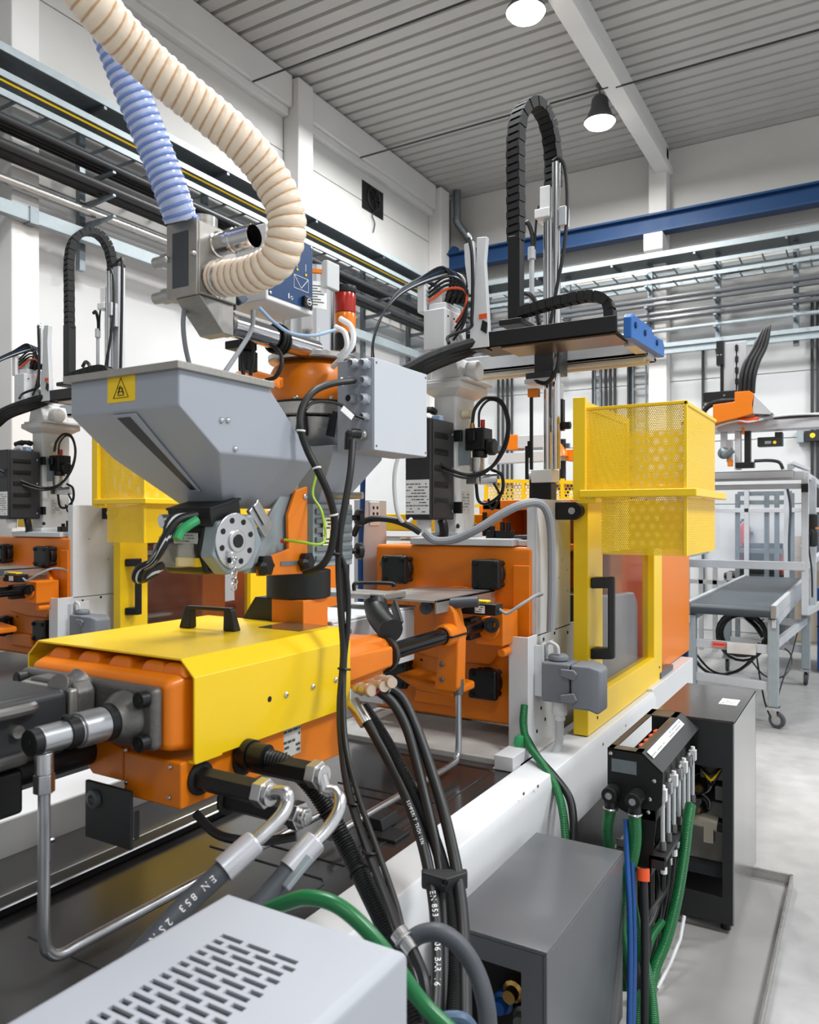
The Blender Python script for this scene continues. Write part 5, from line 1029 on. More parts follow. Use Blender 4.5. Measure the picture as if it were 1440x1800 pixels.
# grey electrical box with glands
B = thing('junction_box', 'grey electrical junction box with cable glands beside the loader', 'junction box', (-1.37, 2.15, 1.78))
bx0, bx1, by0, by1, bz0, bz1 = -1.439, -1.30, 1.985, 2.314, 1.905, 2.19
m = MB(); m.box((bx0, by0, bz0), (bx1 - .004, by1, bz1)); part('box', m, M['grey_blue'], B, .004)
m = MB(); m.box((bx1 - .004, by0 + .002, bz0 + .002), (bx1, by1 - .002, bz1 - .002)); part('lid', m, M['grey_panel'], B, .003)
for y in (by0 + .012, by1 - .012):
    for z in (bz0 + .015, bz1 - .015):
        m = MB(); m.screw((bx1, y, z), (1, 0, 0), .004, .002); part('screw', m, M['steel_dark'], B)
GL = []
for k, (u, v) in enumerate(((622, 641), (642, 641), (620, 672), (642, 671), (619, 702), (641, 702), (625, 732), (642, 733))):
    p = P(u + 3, v, Y=by0); s_ = 1 if k < 6 else .72; GL.append(p); m = MB()
    m.cyl(p, p + V((0, -.012, 0)), .018 * s_, n=6, ph=.3); m.lathe(p + V((0, -.012, 0)), (0, -1, 0), [(0, .016 * s_), (.014, .015 * s_), (.02, .011 * s_), (.008, .009 * s_), (.0, .002)], 16); g_ = part('cable_gland', m, M['grey_blue'], B)
m = MB(); m.cyl(GL[4] + V((0, -.0285, 0)), GL[4] + V((0, -.0295, 0)), .010, n=14); part('bore', m, M['black_matte'], B)
p = P(640, 764, Y=by0); m = MB(); m.lathe(p, (0, -1, 0), [(0, .016), (.01, .016), (.012, .012), (.03, .012)], 14); part('socket', m, M['zinc'], B)
m = MB(); m.tube(cat([p + V((0, -.025, 0)), p + V((-.01, -.05, 0)), p + V((-.015, -.058, -.01)), p + V((-.016, -.06, -.05))]), [.015] * 12 + [.013] * 7, 12); part('elbow_plug', m, M['black'], B)
# cables from the box
c = lambda name, mt, r, lab, ct_, *a, **k: (lambda mb: solo(name, mb.tube(pth(*a), r, 10), M[mt], lab, ct_, **k))(MB())
c('power_cable', 'black', .0105, 'thick black cable curving from the junction box down behind the hopper', 'cable', (622, 669, 2.36), (585, 674, 2.28), (553, 687, 2.22), (532, 715, 2.18), (528, 750, 2.16), (540, 790, 2.16), (560, 830, 2.16), (578, 870, 2.17), (588, 915, 2.2), (582, 965, 2.2), (565, 995, 2.2), (535, 1008, 2.22))
c('signal_cable', 'black', .005, 'thin black cable with a white tag at the junction box', 'cable', (640, 736, 2.36), (618, 727, 2.34), (600, 712, 2.3), (575, 706, 2.26), (550, 708, 2.22), (537, 720, 2.19))
po = bpy.data.objects['power_cable']
for u, v, d, e in ((602, 671, 2.32, (1, .3, .1)), (529, 757, 2.16, (.1, 0, 1)), (557, 823, 2.16, (.3, 0, -1)), (587, 905, 2.195, (.1, .2, -1))):
    m = MB(); m.ring(P(u, v, d=d), e, .0105, .003, 14, 6); part('white_tie', m, M['white_plastic'], po)
a_, b_ = P(601, 717, d=2.3), P(620, 734, d=2.32); m = MB(); m.obox(a_, b_, .004, .018); solo('cable_tag', m, M['paper'], 'white tag on the thin black cable', 'tag')
c('plug_cable', 'rubber', .0105, 'black cable hanging from the elbow plug down past the yellow hood', 'cable', (620, 775, 2.34), (616, 830, 2.3), (606, 890, 2.27), (597, 945, 2.25), (596, 1010, 2.24), (600, 1080, 2.22), (604, 1150, 2.2), (598, 1240, 2.15), (602, 1320, 2.08), (615, 1400, 1.98), (645, 1490, 1.85), (680, 1580, 1.7), (702, 1640, 1.6))
c('twin_cable', 'rubber', .0075, 'thinner grey-black cable tied alongside the plug cable', 'cable', (588, 955, 2.26), (605, 990, 2.24), (612, 1040, 2.23), (612, 1100, 2.21), (606, 1160, 2.2), (604, 1240, 2.14), (610, 1320, 2.07), (630, 1400, 1.97), (662, 1490, 1.84), (695, 1585, 1.7), (708, 1640, 1.6))
for (u, v, d), w_ in zip(((588, 974, 2.24), (605, 1176, 2.19), (621, 1412, 1.96), (650, 1498, 1.83)), ('level with the black clamp knobs', 'in front of the yellow hood', 'below the yellow hood', 'beside the corrugated hose')):
    p = P(u, v, d=d); m = MB(); m.ring(p, (0, .2, 1), .0165, .0035, 14, 6); solo('cable_tie', m, M['black'], 'black cable tie round the two hanging cables ' + w_, 'cable tie', 'cable ties on the hanging cables')
c('thin_wire', 'cable_grey', .0065, 'grey cable hanging below the distributor behind the hopper', 'cable', (325, 535, 2.1), (322, 570, 2.1), (326, 610, 2.11), (335, 648, 2.13))
c('thin_wire', 'cable_grey', .0065, 'grey cable curving from the feed tube down to the hopper lid', 'cable', (445, 545, 2.1), (442, 580, 2.1), (415, 625, 2.05), (393, 657, 2.0))
c('thin_wire', 'black', .006, 'black cable hanging straight behind the hopper lid', 'cable', (424, 590, 2.35), (425, 630, 2.35), (428, 660, 2.35))
c('thin_wire', 'black', .006, 'bent black cable hanging behind the hopper lid', 'cable', (444, 598, 2.35), (446, 630, 2.35), (440, 660, 2.35))
c('thin_wire', 'black', .006, 'black cable looping over the orange dome', 'cable', (475, 605, 2.3), (492, 620, 2.28), (495, 640, 2.26), (485, 662, 2.26), (468, 668, 2.28))
m = MB(); m.tube(cat([P(u, v, Y=3.116) for u, v in ((640, 800), (638, 850), (637, 900), (634, 960), (634, 1038), (634, 1180))]), .013, 10); solo('air_hose', m, M['blue_hose'], 'vertical blue hose beside the rear white post', 'hose')
c('thick_cable', 'cable_grey', .0185, 'thick grey cable drooping under the control box to the white post', 'cable', (745, 935, 3.42), (765, 950, 3.42), (800, 948, 3.4), (840, 930, 3.36), (880, 905, 3.34), (915, 888, 3.33), (945, 884, 3.35), (962, 900, 3.36), (969, 940, 3.37), (970, 1020, 3.37), (968, 1110, 3.37))
c('thick_cable', 'black', .014, 'black cable arching from the rear post to the control box foot', 'cable', (622, 940, 3.5), (632, 922, 3.46), (655, 912, 3.44), (690, 914, 3.42), (720, 925, 3.42), (738, 936, 3.43))
c('thin_wire', 'cable_light', .009, 'pale cable looping down beside the black control box', 'cable', (702, 795, 3.4), (694, 830, 3.4), (694, 870, 3.4), (700, 905, 3.4), (712, 920, 3.42), (724, 912, 3.44))
# visible end of the farther machine's injection unit
t = thing('injection_unit', 'barrel end of the farther injection unit with steel plate and black guide rod', 'injection unit', (-1.68 + DX, 2.6, .7))
for ch in list(I.children):
    n = ch.name.split('.')[0]
    if n in ('splash_plate', 'guide_rod', 'nozzle_block', 'limit_switch', 'barrel_cover', 'pivot_mount', 'pivot_pin', 'switch_cable'):
        c = ch.copy(); COL.objects.link(c); c.parent = t; c.location = I.location + V((DX, 0, 0)) - t.location
        for g_ in ch.children: c2 = g_.copy(); COL.objects.link(c2); c2.parent = c
# ---------------------------------------------------------------- foreground: hydraulic hoses
def elbow_hose(label, rod_end, pts, hose, rN, txt=None):
    t = thing('hydraulic_hose', label, 'hose', tuple(rod_end), 'hydraulic hoses with elbow fittings' if 0 else None)
    a = V(rod_end); m = MB(); m.cyl(a, a + V((.028, 0, 0)), .034, n=6, ph=.2); m.cyl(a + V((.028, 0, 0)), a + V((.04, 0, 0)), .026, n=20); part('union_nut', m, M['zinc'], t, .002)
    q = pth(*pts, k=8); m = MB(); m.tube([a + V((.03, 0, 0))] + q, .0155, 16); part('elbow_pipe', m, M['zinc'], t)
    h = pth(*hose, k=8); m = MB(); m.tube(h[:9], .0275, 20); m.ring(h[0], h[1] - h[0], .0225, .005, 18, 6); part('crimp_sleeve', m, M['zinc'] if 0 else mat('crimp_grey', (200, 201, 206), .34, .55), t)
    m = MB(); m.tube(h[7:], rN, 18); part('rubber_hose', m, M['rubber_grey'], t)
    if txt:
        m = MB(); write_along(m, txt, .02, h[8:], rN, .02, 1.5); part('hose_print', m, M['print_white'], t, smooth=0)
    return t
elbow_hose('grey hydraulic hose with chrome elbow and white print, the nearer of two', (-1.195, 1.345, 1.078), [(490, 1392, 1.735), (504, 1396, 1.72), (505, 1412, 1.71), (496, 1432, 1.69), (470, 1460, 1.66), (440, 1487, 1.63)],
           [(445, 1482, 1.635), (392, 1530, 1.59), (335, 1583, 1.55), (280, 1640, 1.5), (225, 1700, 1.46), (180, 1760, 1.42)], .0215, 'EN 853 2SN DN25')
elbow_hose('plain grey hydraulic hose with chrome elbow, the farther of two', (-1.16, 1.495, 1.083), [(572, 1390, 1.85), (590, 1393, 1.84), (598, 1408, 1.82), (592, 1432, 1.80), (572, 1462, 1.77), (548, 1488, 1.74)],
           [(553, 1480, 1.745), (508, 1530, 1.70), (462, 1585, 1.65), (410, 1650, 1.6), (350, 1730, 1.55)], .0225)
m = MB(); a, b = P(545, 1505, d=1.70), P(500, 1560, d=1.66); m.obox(a, b, .03, .012); solo('hose_sleeve_tab', m, M['galvanised_light'], 'pale metal tab under the farther grey hydraulic hose', 'bracket', bevel=.003)
m = MB(); a = V((-1.175, 1.44, 1.0)); m.cyl(a, a + V((.03, 0, 0)), .034, n=6); m.cyl(a + V((.03, 0, 0)), a + V((.045, 0, 0)), .022, n=16); m.cyl(a + V((.045, 0, 0)), a + V((.05, 0, 0)), .016, n=6); o = solo('blind_nut', m, M['zinc'], 'steel hex nut closing the third rod under the hose elbows', 'nut', bevel=.002)
m = MB(); m.tube(pth((345, 1430, 1.9), (375, 1462, 1.86), (410, 1475, 1.83), (470, 1478, 1.82), (520, 1470, 1.82)), .011, 10); solo('rubber_cable', m, M['rubber'], 'thin dark cable lying under the orange carriage', 'cable')
# large corrugated hose from the carriage
q = pth((455, 1330, 1.95), (482, 1335, 1.93), (515, 1350, 1.92), (550, 1385, 1.92), (585, 1440, 1.9), (615, 1500, 1.86), (650, 1570, 1.78), (688, 1650, 1.68), (715, 1730, 1.58), (735, 1810, 1.5), k=8)
h = solo('corrugated_hose', ribbed(MB(), q[3:], .0215, .0075, .0018), M['black'], 'black corrugated hose sweeping from the orange bracket to the front', 'hose')
m = MB(); m.tube([P(428, 1322, d=1.98), P(445, 1326, d=1.96)], .036, 22); m.tube([P(445, 1326, d=1.96), P(470, 1331, d=1.94)], .031, 22); m.tube([q[3], q[5]], .027, 20); part('hose_collar', m, M['black'], h)
for k in (30, 44):
    m = MB(); m.ring(q[k], q[k + 1] - q[k], .0235, .003, 18, 6); part('cable_tie', m, M['black_matte'], h)
# bundle through the clamp
def bundle(label, pts, r, mt, corr=False, txt=None, start=.3, sz=.013):
    q = pth(*pts, k=8)
    o = solo('bundle_hose', ribbed(MB(), q, r, .006, .0013, 12) if corr else MB().tube(q, r, 14), M[mt], label, 'hose', 'black hoses in the clamp' if 0 else None)
    if txt:
        m = MB(); write_along(m, txt, sz, q, r, start, 1.1); part('hose_print', m, M['print_white'], o, smooth=0)
    return o, q
o, q = bundle('black hose with white print and crimped silver end, leftmost in the clamp', [(628, 1240, 2.32), (655, 1285, 2.28), (688, 1345, 2.22), (716, 1405, 2.15), (738, 1465, 2.07), (755, 1535, 1.97), (766, 1610, 1.87), (770, 1700, 1.76), (764, 1820, 1.62)], .0155, 'rubber', txt='SEMPERIT TECH 1SN', start=.33)
m = MB(); m.tube([P(620, 1234, d=2.33), P(632, 1252, d=2.31), P(644, 1272, d=2.29)], .021, 16); part('crimp_sleeve', m, M['zinc'], o)
m = MB(); write_along(m, 'EN 853 1SN 06 BAR 16', .02, q, .0155, .60, 1.1); part('hose_print', m, M['print_white'], o, smooth=0)
bundle('thin black corrugated hose, second in the clamp', [(640, 1243, 2.34), (672, 1290, 2.28), (700, 1340, 2.22), (735, 1410, 2.14), (765, 1480, 2.05), (785, 1550, 1.95), (795, 1620, 1.86), (800, 1710, 1.75), (795, 1820, 1.62)], .0165, 'black', True)
o, q = bundle('smooth black hose with red band, behind the corrugated hose of the clamp', [(662, 1212, 2.28), (690, 1235, 2.27), (715, 1280, 2.24), (735, 1350, 2.18), (752, 1420, 2.11), (768, 1490, 2.03), (778, 1550, 1.95), (784, 1640, 1.84), (786, 1800, 1.66)], .0145, 'rubber')
m = MB(); m.ring(q[1], q[2] - q[1], .015, .003, 16, 6); part('red_band', m, M['red'], o)
o, q = bundle('smooth black hose with white band, rightmost in the clamp', [(672, 1204, 2.3), (705, 1225, 2.3), (730, 1275, 2.26), (755, 1345, 2.19), (778, 1420, 2.11), (795, 1490, 2.02), (806, 1550, 1.94), (815, 1640, 1.83), (818, 1800, 1.65)], .0155, 'rubber')
m = MB(); m.ring(q[3], q[4] - q[3], .016, .0028, 16, 6); part('white_band', m, M['white_plastic'], o)
a, b = P(742, 1556, d=1.92), P(824, 1556, d=1.92); t = thing('hose_clamp', 'black block clamp holding the hose bundle over the white bed', 'clamp', tuple((a + b) / 2))
e = (b - a).normalized(); m = MB(); f_ = V((.5, -.8, 0)).normalized() * .022; u_ = V((0, 0, .02))
m.prism([a - f_ - u_, (a + b) / 2 - u_ * 1.1 + f_ * .5, b - f_ - u_, b - f_ * 2 - u_, a - f_ * 2 - u_], u_ * 2.1); part('block', m, M['anthracite'], t, .004)
c_ = (a + b) / 2 + f_ * .45 + V((-.004, 0, .012)); m = MB(); m.lathe(c_, f_, [(0, .010), (.006, .009), (.004, .006), (.0, .005)], 14); part('bolt_socket', m, M['black_matte'], t)
# green and grey hoses at the front edge
m = MB(); m.tube(pth((470, 1600, 1.5), (500, 1588, 1.48), (540, 1578, 1.46), (590, 1590, 1.44), (640, 1630, 1.42), (690, 1690, 1.40), (740, 1760, 1.38), (790, 1810, 1.36), (840, 1860, 1.34)), .0145, 14); solo('green_hose', m, M['green_hose'], 'green hose arching over the back of the grey foreground cabinet', 'hose')
m = MB(); m.tube(pth((715, 1660, 1.6), (740, 1642, 1.6), (775, 1640, 1.59), (810, 1665, 1.58), (838, 1710, 1.56), (855, 1770, 1.53), (860, 1850, 1.5)), .0185, 14); solo('grey_hose', m, M['rubber_grey'], 'thick grey rubber hose arching left of the dark grey box', 'hose')
a, b = P(700, 1638, d=1.60), P(726, 1672, d=1.57); m = MB(); m.tube([a, a.lerp(b, .4)], .019, 16); m.tube([a.lerp(b, .4), b], .015, 16); m.ring(a.lerp(b, .4), b - a, .018, .004, 16, 6); solo('hose_fitting', m, M['zinc'], 'pale metal hose fitting at the corner of the grey cabinet', 'fitting')
m = MB(); m.tube(pth((726, 1672, 1.57), (745, 1720, 1.52), (752, 1780, 1.48), (755, 1850, 1.44)), .012, 10); solo('rubber_cable', m, M['black'], 'black cable below the pale fitting at the front', 'cable')
m = MB(); m.tube(pth((765, 1800, 1.42), (785, 1790, 1.42), (815, 1792, 1.42), (835, 1815, 1.42)), .012, 10); solo('rubber_cable', m, mat('slate_blue_hose', (70, 92, 116), .45), 'slate blue hose end at the bottom edge', 'hose')

# ---------------------------------------------------------------- grey vented cabinet at the front edge
t = thing('vented_cabinet', 'pale grey foreground cabinet with slotted vents in its lid', 'cabinet', (-.85, .6, 0))
X0, X1, YB, YA, ZT = -1.039, -.648, 1.085, .25, 1.0
m = MB(); th = .006
rows_ = [(.957 - .0185 * i) for i in range(17)]; sx0, sx1 = -.937, -.766; sl, gp, rh = .047, .0105, .0102
def quad(xa, xb, ya, yb): m.add([(xa, ya, ZT), (xb, ya, ZT), (xb, yb, ZT), (xa, yb, ZT), (xa, ya, ZT - th), (xb, ya, ZT - th), (xb, yb, ZT - th), (xa, yb, ZT - th)], [(0, 1, 2, 3), (7, 6, 5, 4), (0, 4, 5, 1), (1, 5, 6, 2), (2, 6, 7, 3), (3, 7, 4, 0)])
R_ = .018
quad(X0 + R_, sx0, YA, YB - R_); quad(sx1, X1 - R_, YA, YB - R_); quad(sx0, sx1, rows_[0] + rh, YB - R_); quad(sx0, sx1, YA, rows_[-1])
for i, y in enumerate(rows_):
    if i: quad(sx0, sx1, y + rh, rows_[i - 1])
    x = sx0 - (0 if i % 2 == 0 else sl * .55); segs = []
    while x < sx1:
        a_, b_ = max(x, sx0), min(x + sl, sx1 - (0 if (i % 2) else .0))
        if b_ - a_ > .008: segs.append((a_, b_))
        x += sl + gp
    px_ = sx0
    for a_, b_ in segs:
        if a_ - px_ > 1e-4: quad(px_, a_, y, y + rh)
        px_ = b_
    if sx1 - px_ > 1e-4: quad(px_, sx1, y, y + rh)
part('slotted_lid', m, M['cabinet_grey'], t, smooth=0)
m = MB(); ring = lambda d_, z: [(X0 + d_, YA, z), (X1 - d_, YA, z), (X1 - d_, YB - d_, z), (X0 + d_, YB - d_, z)]
m.loft([ring(R_ * (1 - math.sin(a)), ZT - R_ + R_ * math.cos(a) - .0) for a in np.linspace(0, math.pi / 2, 6)] + [ring(0, .1)], cap=False); part('shell', m, M['cabinet_grey'], t, smooth=60)
m = MB(); m.box((X0 + .008, YA + .02, .1), (X1 - .008, YB - .02, ZT - .014)); part('dark_fill_block', m, M['black_matte'], t)  # black fill under the lid, puts the shade into the vent slots
for x in (X0 + .05, X1 - .05):
    for y in (YA + .06, YB - .06): m = MB(); m.cyl((x, y, 0), (x, y, .1), .025, n=12); part('foot', m, M['black'], t)
# dark grey box beside the bed
t = thing('sheet_box', 'dark grey sheet-metal box standing beside the white bed', 'box', (-.85, 2.2, 0))
m = MB(); x0, x1, y0, y1 = -1.006, -.703, 1.87, 2.57
m.box((x0, y0, .588), (x1, y1, .6)); m.box((x1 - .012, y0, .06), (x1, y1, .588)); m.box((x0 + .012, y1 - .012, .06), (x1 - .012, y1, .588)); m.box((x0, y0, .06), (x0 + .012, y1, .588)); m.box((x0, y0, .05), (x1, y1, .06)); part('housing', m, M['graphite'], t, .003)
m = MB(); m.box((x0 + .012, y0, .53), (x1 - .012, y0 + .012, .588)); part('front_rail', m, M['graphite'], t)
m = MB(); m.box((x1 - .07, y0, .06), (x1 - .012, y0 + .012, .53)); part('front_rail', m, M['graphite'], t)
m = MB(); m.box((x0 + .03, y0 + .12, .1), (x1 - .03, y1 - .03, .5)); part('dark_fill_block', m, M['black_matte'], t)
for x, z, mt in ((-.80, .36, 'steel_dark'), (-.86, .38, 'blue_hose'), (-.83, .42, 'brass')):
    m = MB(); m.lathe((x, 1.99, z), (0, -1, 0), [(0, .03), (.04, .03), (.045, .02), (.07, .018)], 14); part('pipe_union', m, M[mt], t)
for x in (x0 + .04, x1 - .04):
    for y in (y0 + .06, y1 - .06): m = MB(); m.cyl((x, y, .012), (x, y, .06), .02, n=10); part('foot', m, M['black'], t)

# ---------------------------------------------------------------- water manifold with flow meters
W = thing('water_manifold', 'black flow-regulator manifold with clear flow tubes on the bed side', 'manifold', (-.71, 3.0, 0))
x0, y0, y1 = -.797, 2.715, 3.36
def end_plate(y): m = MB(); m.prism([(x0, y, .89), (-.677, y, .89), (-.606, y, .832), (-.61, y, .72), (-.625, y, .70), (-.645, y, .48), (-.685, y, .47), (-.70, y, .66), (x0, y, .70)], (0, .006, 0)); return m
for y in (y0, y1): part('end_plate', end_plate(y), M['black'], W, .001)
m = MB(); m.prism([(-.677, y0, .89), (-.606, y0, .832), (-.610, y0, .829), (-.679, y0, .885)], (0, y1 - y0, 0)); part('sloping_cover', m, M['graphite_dark'], W, .001)
m = MB(); m.box((x0, y0, .884), (x0 + .022, y1, .89)); m.box((-.70, y0, .884), (-.676, y1, .89)); m.box((x0, y0, .884), (-.676, y0 + .05, .89)); m.box((x0, y1 - .1, .884), (-.676, y1, .89)); part('top_frame', m, mat('dark_bronze', (74, 66, 54), .4, .3), W, .001)
m = MB(); m.box((x0, y0, .70), (x0 + .004, y1, .80)); m.box((-.70, y0, .66), (-.63, y1, .70)); m.box((-.70, y0 + .01, .70), (-.64, y1, .82)); part('manifold_block', m, M['black'], W, .003)
p0, p1 = V((-.668, y0 + .03, .886)), V((-.668, y1 - .1, .886)); sd = V((.071, 0, -.058)).normalized(); nn = V((.058, 0, .071)).normalized() * .002
m = MB(); m.loft([[p0 + nn, p1 + nn, p1 + nn + sd * .03, p0 + nn + sd * .03], [p0, p1, p1 + sd * .03, p0 + sd * .03]]); lb = part('white_label_strip', m, M['paper'], W)
m = MB(); text_rows(m, p0 + nn + sd * .027, (0, 1, 0), -sd, .5, .022, 2, 5, .7, .4); part('print', m, M['cable_grey'], lb)
for i in range(6):
    y = y0 + .10 + .075 * i; m = MB(); m.lathe((-.735, y, .79), (0, 0, 1), [(0, .012), (.035, .012), (.04, .016), (.055, .016), (.06, .009)], 12); part('red_valve_knob', m, M['orange_red'], W)
for i in range(7):
    y = y0 + .05 + .088 * i; z0 = .57
    m = MB(); m.cyl((-.618, y, z0), (-.618, y, .735), .0075, n=10); tb = part('flow_tube', m, mat('clear_tube', (214, 220, 222), .12, alpha=.75) if i == 0 else bpy.data.materials['clear_tube'], W)
    m = MB(); m.box((-.632, y - .012, .72), (-.604, y + .012, .762)); m.cyl((-.618, y, .762), (-.618, y, .775), .009, n=10); part('tube_head', m, M['zinc'] if i % 2 else M['white_plastic'], tb, .002)
    m = MB(); m.cyl((-.618, y, z0 - .02), (-.618, y, z0 + .01), .012, n=8); m.cyl((-.618, y, z0 + .01), (-.618, y, z0 + .06), .004, n=6); part('tube_foot', m, M['steel_dark'], tb)
    m = MB(); m.cyl((-.618, y, .60), (-.618, y, .64 + .01 * (i % 3)), .0042, n=6); part('float', m, M['iron_dark'], tb)
m = MB(); m.box((-.655, y0, .53), (-.595, y1, .545)); m.box((-.655, y0, .47), (-.645, y1, .545)); m.box((-.645, y0, .50), (-.60, y0 + .004, .545)); part('tube_shelf', m, M['graphite_dark'], W, .002)
for i in range(6):
    y = y0 + .14 + .085 * i; m = MB(); m.cyl((-.635, y, .53), (-.635, y, .505), .014, n=10); rn = part('outlet', m, M['orange_red'] if i != 1 else M['zinc'], W)
    m = MB(); m.cyl((-.635, y, .505), (-.635, y, .455), .012, n=10); part('outlet_sleeve', m, M['black'], rn)
    m = MB(); m.cyl((-.635, y, .455), (-.635, y, .43), .0125, n=10); part('outlet_band', m, M['white_plastic'], rn)
    m = MB(); m.tube(cat([(-.635, y, .43), (-.64, y - .01, .35), (-.66, y - .03 * (i % 2), .22), (-.68, y - .04, .06)]), .010, 8); part('outlet_hose', m, M['black'], rn)
for cx, cz, l in ((-.775, .742, .06), (-.69, .742, .075)):
    m = MB(); m.cyl((cx, y0, cz), (cx, y0 - l, cz), .027, n=18); m.cyl((cx, y0 - l * .6, cz - .02), (cx, y0 - l * .6, cz - .045), .022, n=14); eb = part('supply_elbow', m, M['black'], W, .003)
    m = MB(); m.cyl((cx, y0 - l, cz), (cx, y0 - l - .004, cz), .012, n=12); part('plug', m, M['zinc'], eb)
    m = MB(); m.ring((cx, y0 - l * .6, cz - .05), (0, 0, 1), .022, .005, 16, 6); part('hose_clip', m, M['zinc'], eb)
for x, z in ((x0 + .012, .872), (-.635, .80), (-.65, .735), (-.655, .69)):
    m = MB(); m.screw((x, y0, z), (0, -1, 0), .007, .004); part('screw', m, M['zinc'], W)
for a_, b_ in (((x0 + .015, y0 - .001, .81), (-.695, y0, .855)),):
    m = MB(); m.box(a_, b_); part('window_cutout', m, M['galvanised'], W)
m = MB(); m.box((-.74, 2.9, .012), (-.69, 2.95, .70)); m.box((-.76, 2.88, .012), (-.67, 2.97, .02)); part('stand_post', m, M['black'], W, .003)
def gh(label, pts, r, mt='green_hose', corr=True):
    q = pth(*pts, k=8); return solo('green_hose' if mt == 'green_hose' else 'blue_hose' if mt == 'blue_hose' else 'black_hose', ribbed(MB(), q, r, .006, .0007, 14) if corr else MB().tube(q, r, 12), M[mt], label, 'hose')
def hz(c, ppts): return c
q1 = cat([(-.775, y0 - .036, .69), (-.785, y0 - .04, .62), (-.78, y0 - .03, .54), (-.76, y0 - .02, .42), (-.74, y0 - .01, .25), (-.74, y0, .06)], 8)
solo('green_hose', ribbed(MB(), q1, .019, .006, .0007, 14), M['green_hose'], 'green ribbed hose from the left elbow of the black manifold', 'hose')
q1 = cat([(-.69, y0 - .045, .69), (-.688, y0 - .05, .60), (-.70, y0 - .06, .52), (-.725, y0 - .07, .43), (-.735, y0 - .07, .30), (-.71, y0 - .05, .16), (-.69, y0 - .03, .05)], 8)
solo('green_hose', ribbed(MB(), q1, .0215, .006, .0007, 14), M['green_hose'], 'green ribbed hose from the right elbow of the black manifold', 'hose')
gh('thick green ribbed hose curving forward below the manifold outlets', [(1214, 1415, 2.92), (1208, 1455, 2.86), (1203, 1500, 2.83), (1190, 1580, 2.78), (1172, 1650, 2.72), (1152, 1700, 2.66), (1142, 1750, 2.58), (1140, 1830, 2.5)], .0195)
gh('green hose crossing behind the black outlet hose', [(1112, 1590, 2.6), (1125, 1660, 2.58), (1142, 1730, 2.52), (1150, 1800, 2.45), (1152, 1850, 2.4)], .017)
gh('lower green hose curling behind the blue hoses', [(1165, 1620, 2.75), (1145, 1650, 2.7), (1132, 1700, 2.62), (1122, 1760, 2.54), (1118, 1830, 2.46)], .014)
gh('blue hose hanging beside the dark grey box, left of the pair', [(1100, 1440, 2.66), (1102, 1500, 2.62), (1106, 1580, 2.55), (1108, 1680, 2.47), (1106, 1830, 2.35)], .009, 'blue_hose', False)
gh('blue hose hanging beside the dark grey box, right of the pair', [(1106, 1440, 2.68), (1110, 1500, 2.64), (1114, 1600, 2.56), (1115, 1700, 2.48), (1112, 1830, 2.36)], .009, 'blue_hose', False)
o = gh('straight black hose below the orange-red outlet of the manifold', [(1131, 1525, 2.62), (1132, 1560, 2.6), (1134, 1640, 2.55), (1134, 1740, 2.48), (1134, 1840, 2.42)], .0135, 'rubber', False)
a, b = P(1131, 1526, d=2.62), P(1131, 1548, d=2.61); m = MB(); m.cyl(a, b, .021, n=16); part('orange_red_collar', m, M['orange_red'], o)
m = MB(); m.cyl(b, b + V((0, 0, -.02)), .014, n=8); part('brass_nut', m, M['brass_dull'], o)
for k in range(3):
    gh('black hose in the tangle under the manifold, strand %s' % ('beside the green hose', 'behind the thick green hose', 'nearest the tray floor')[k], [(1150 + 12 * k, 1500, 2.8), (1160 + 6 * k, 1560, 2.78), (1150 - 4 * k, 1610, 2.72), (1130 + 5 * k, 1650 + 10 * k, 2.66), (1120 + 4 * k, 1720, 2.58), (1122, 1820, 2.5)], .010, 'black', False)
m = MB(); m.tube([P(1203, 1610, d=2.98), P(1196, 1650, d=2.93), P(1180, 1690, d=2.86), P(1160, 1730, d=2.78), P(1155, 1738, d=2.76)], .007, 8); solo('pale_cable', m, M['cable_light'], 'pale grey cable crossing the drip tray floor', 'cable')
gh('green hose hanging along the white post into the bed', [(922, 1240, 3.3), (920, 1275, 3.26), (930, 1310, 3.2), (955, 1345, 3.1), (978, 1385, 3.0), (990, 1430, 2.92), (995, 1480, 2.86)], .0155)
gh('dark hose behind the green hose beside the white post', [(922, 1290, 3.28), (945, 1330, 3.16), (975, 1365, 3.06), (1000, 1400, 2.98), (1008, 1440, 2.92), (1008, 1490, 2.86)], .0155, 'rubber', False)
p = P(916, 1303, d=3.24); m = MB(); m.lathe(p, (.4, -1, 0), [(-.02, .02), (0, .03), (.02, .03), (.025, .018)], 12); solo('hose_plug', m, M['green_bright'], 'green hand cap at the foot of the white post', 'cap')

# ---------------------------------------------------------------- dark cabinet right of the machine, open front
K = thing('valve_cabinet', 'dark polished sheet cabinet with open front standing in the drip tray', 'cabinet', (-.63, 3.7, .01))
x0, x1, y0, y1, z0, z1 = -.787, -.472, 3.37, 4.05, .05, .876
m = MB(); m.box((x0, y0, z1 - .012), (x1, y1, z1)); part('top_panel', m, mat('polished_graphite', (74, 72, 70), .14, .35, noise=.05, scale=2), K, .002)
m = MB(); m.box((x1 - .006, y0, z0), (x1, y1, z1 - .002)); part('side_panel', m, mat('satin_steel', (172, 172, 172), .22, .8, noise=.05, scale=2, stretch=(1, 1, .3)), K, .001)
m = MB(); m.box((x0, y0, z0), (x0 + .006, y1, z1 - .002)); m.box((x0, y1 - .006, z0), (x1, y1, z1 - .002)); part('back_panels', m, M['graphite_dark'], K)
m = MB(); m.box((x0, y0, .68), (x1 - .006, y0 + .008, z1 - .012)); m.box((x1 - .045, y0, .155), (x1 - .006, y0 + .008, .68)); m.box((x0, y0, z0), (x1 - .006, y0 + .008, .155)); m.box((x0, y0, .155), (x0 + .05, y0 + .008, .68)); part('front_frame', m, M['anthracite'], K)
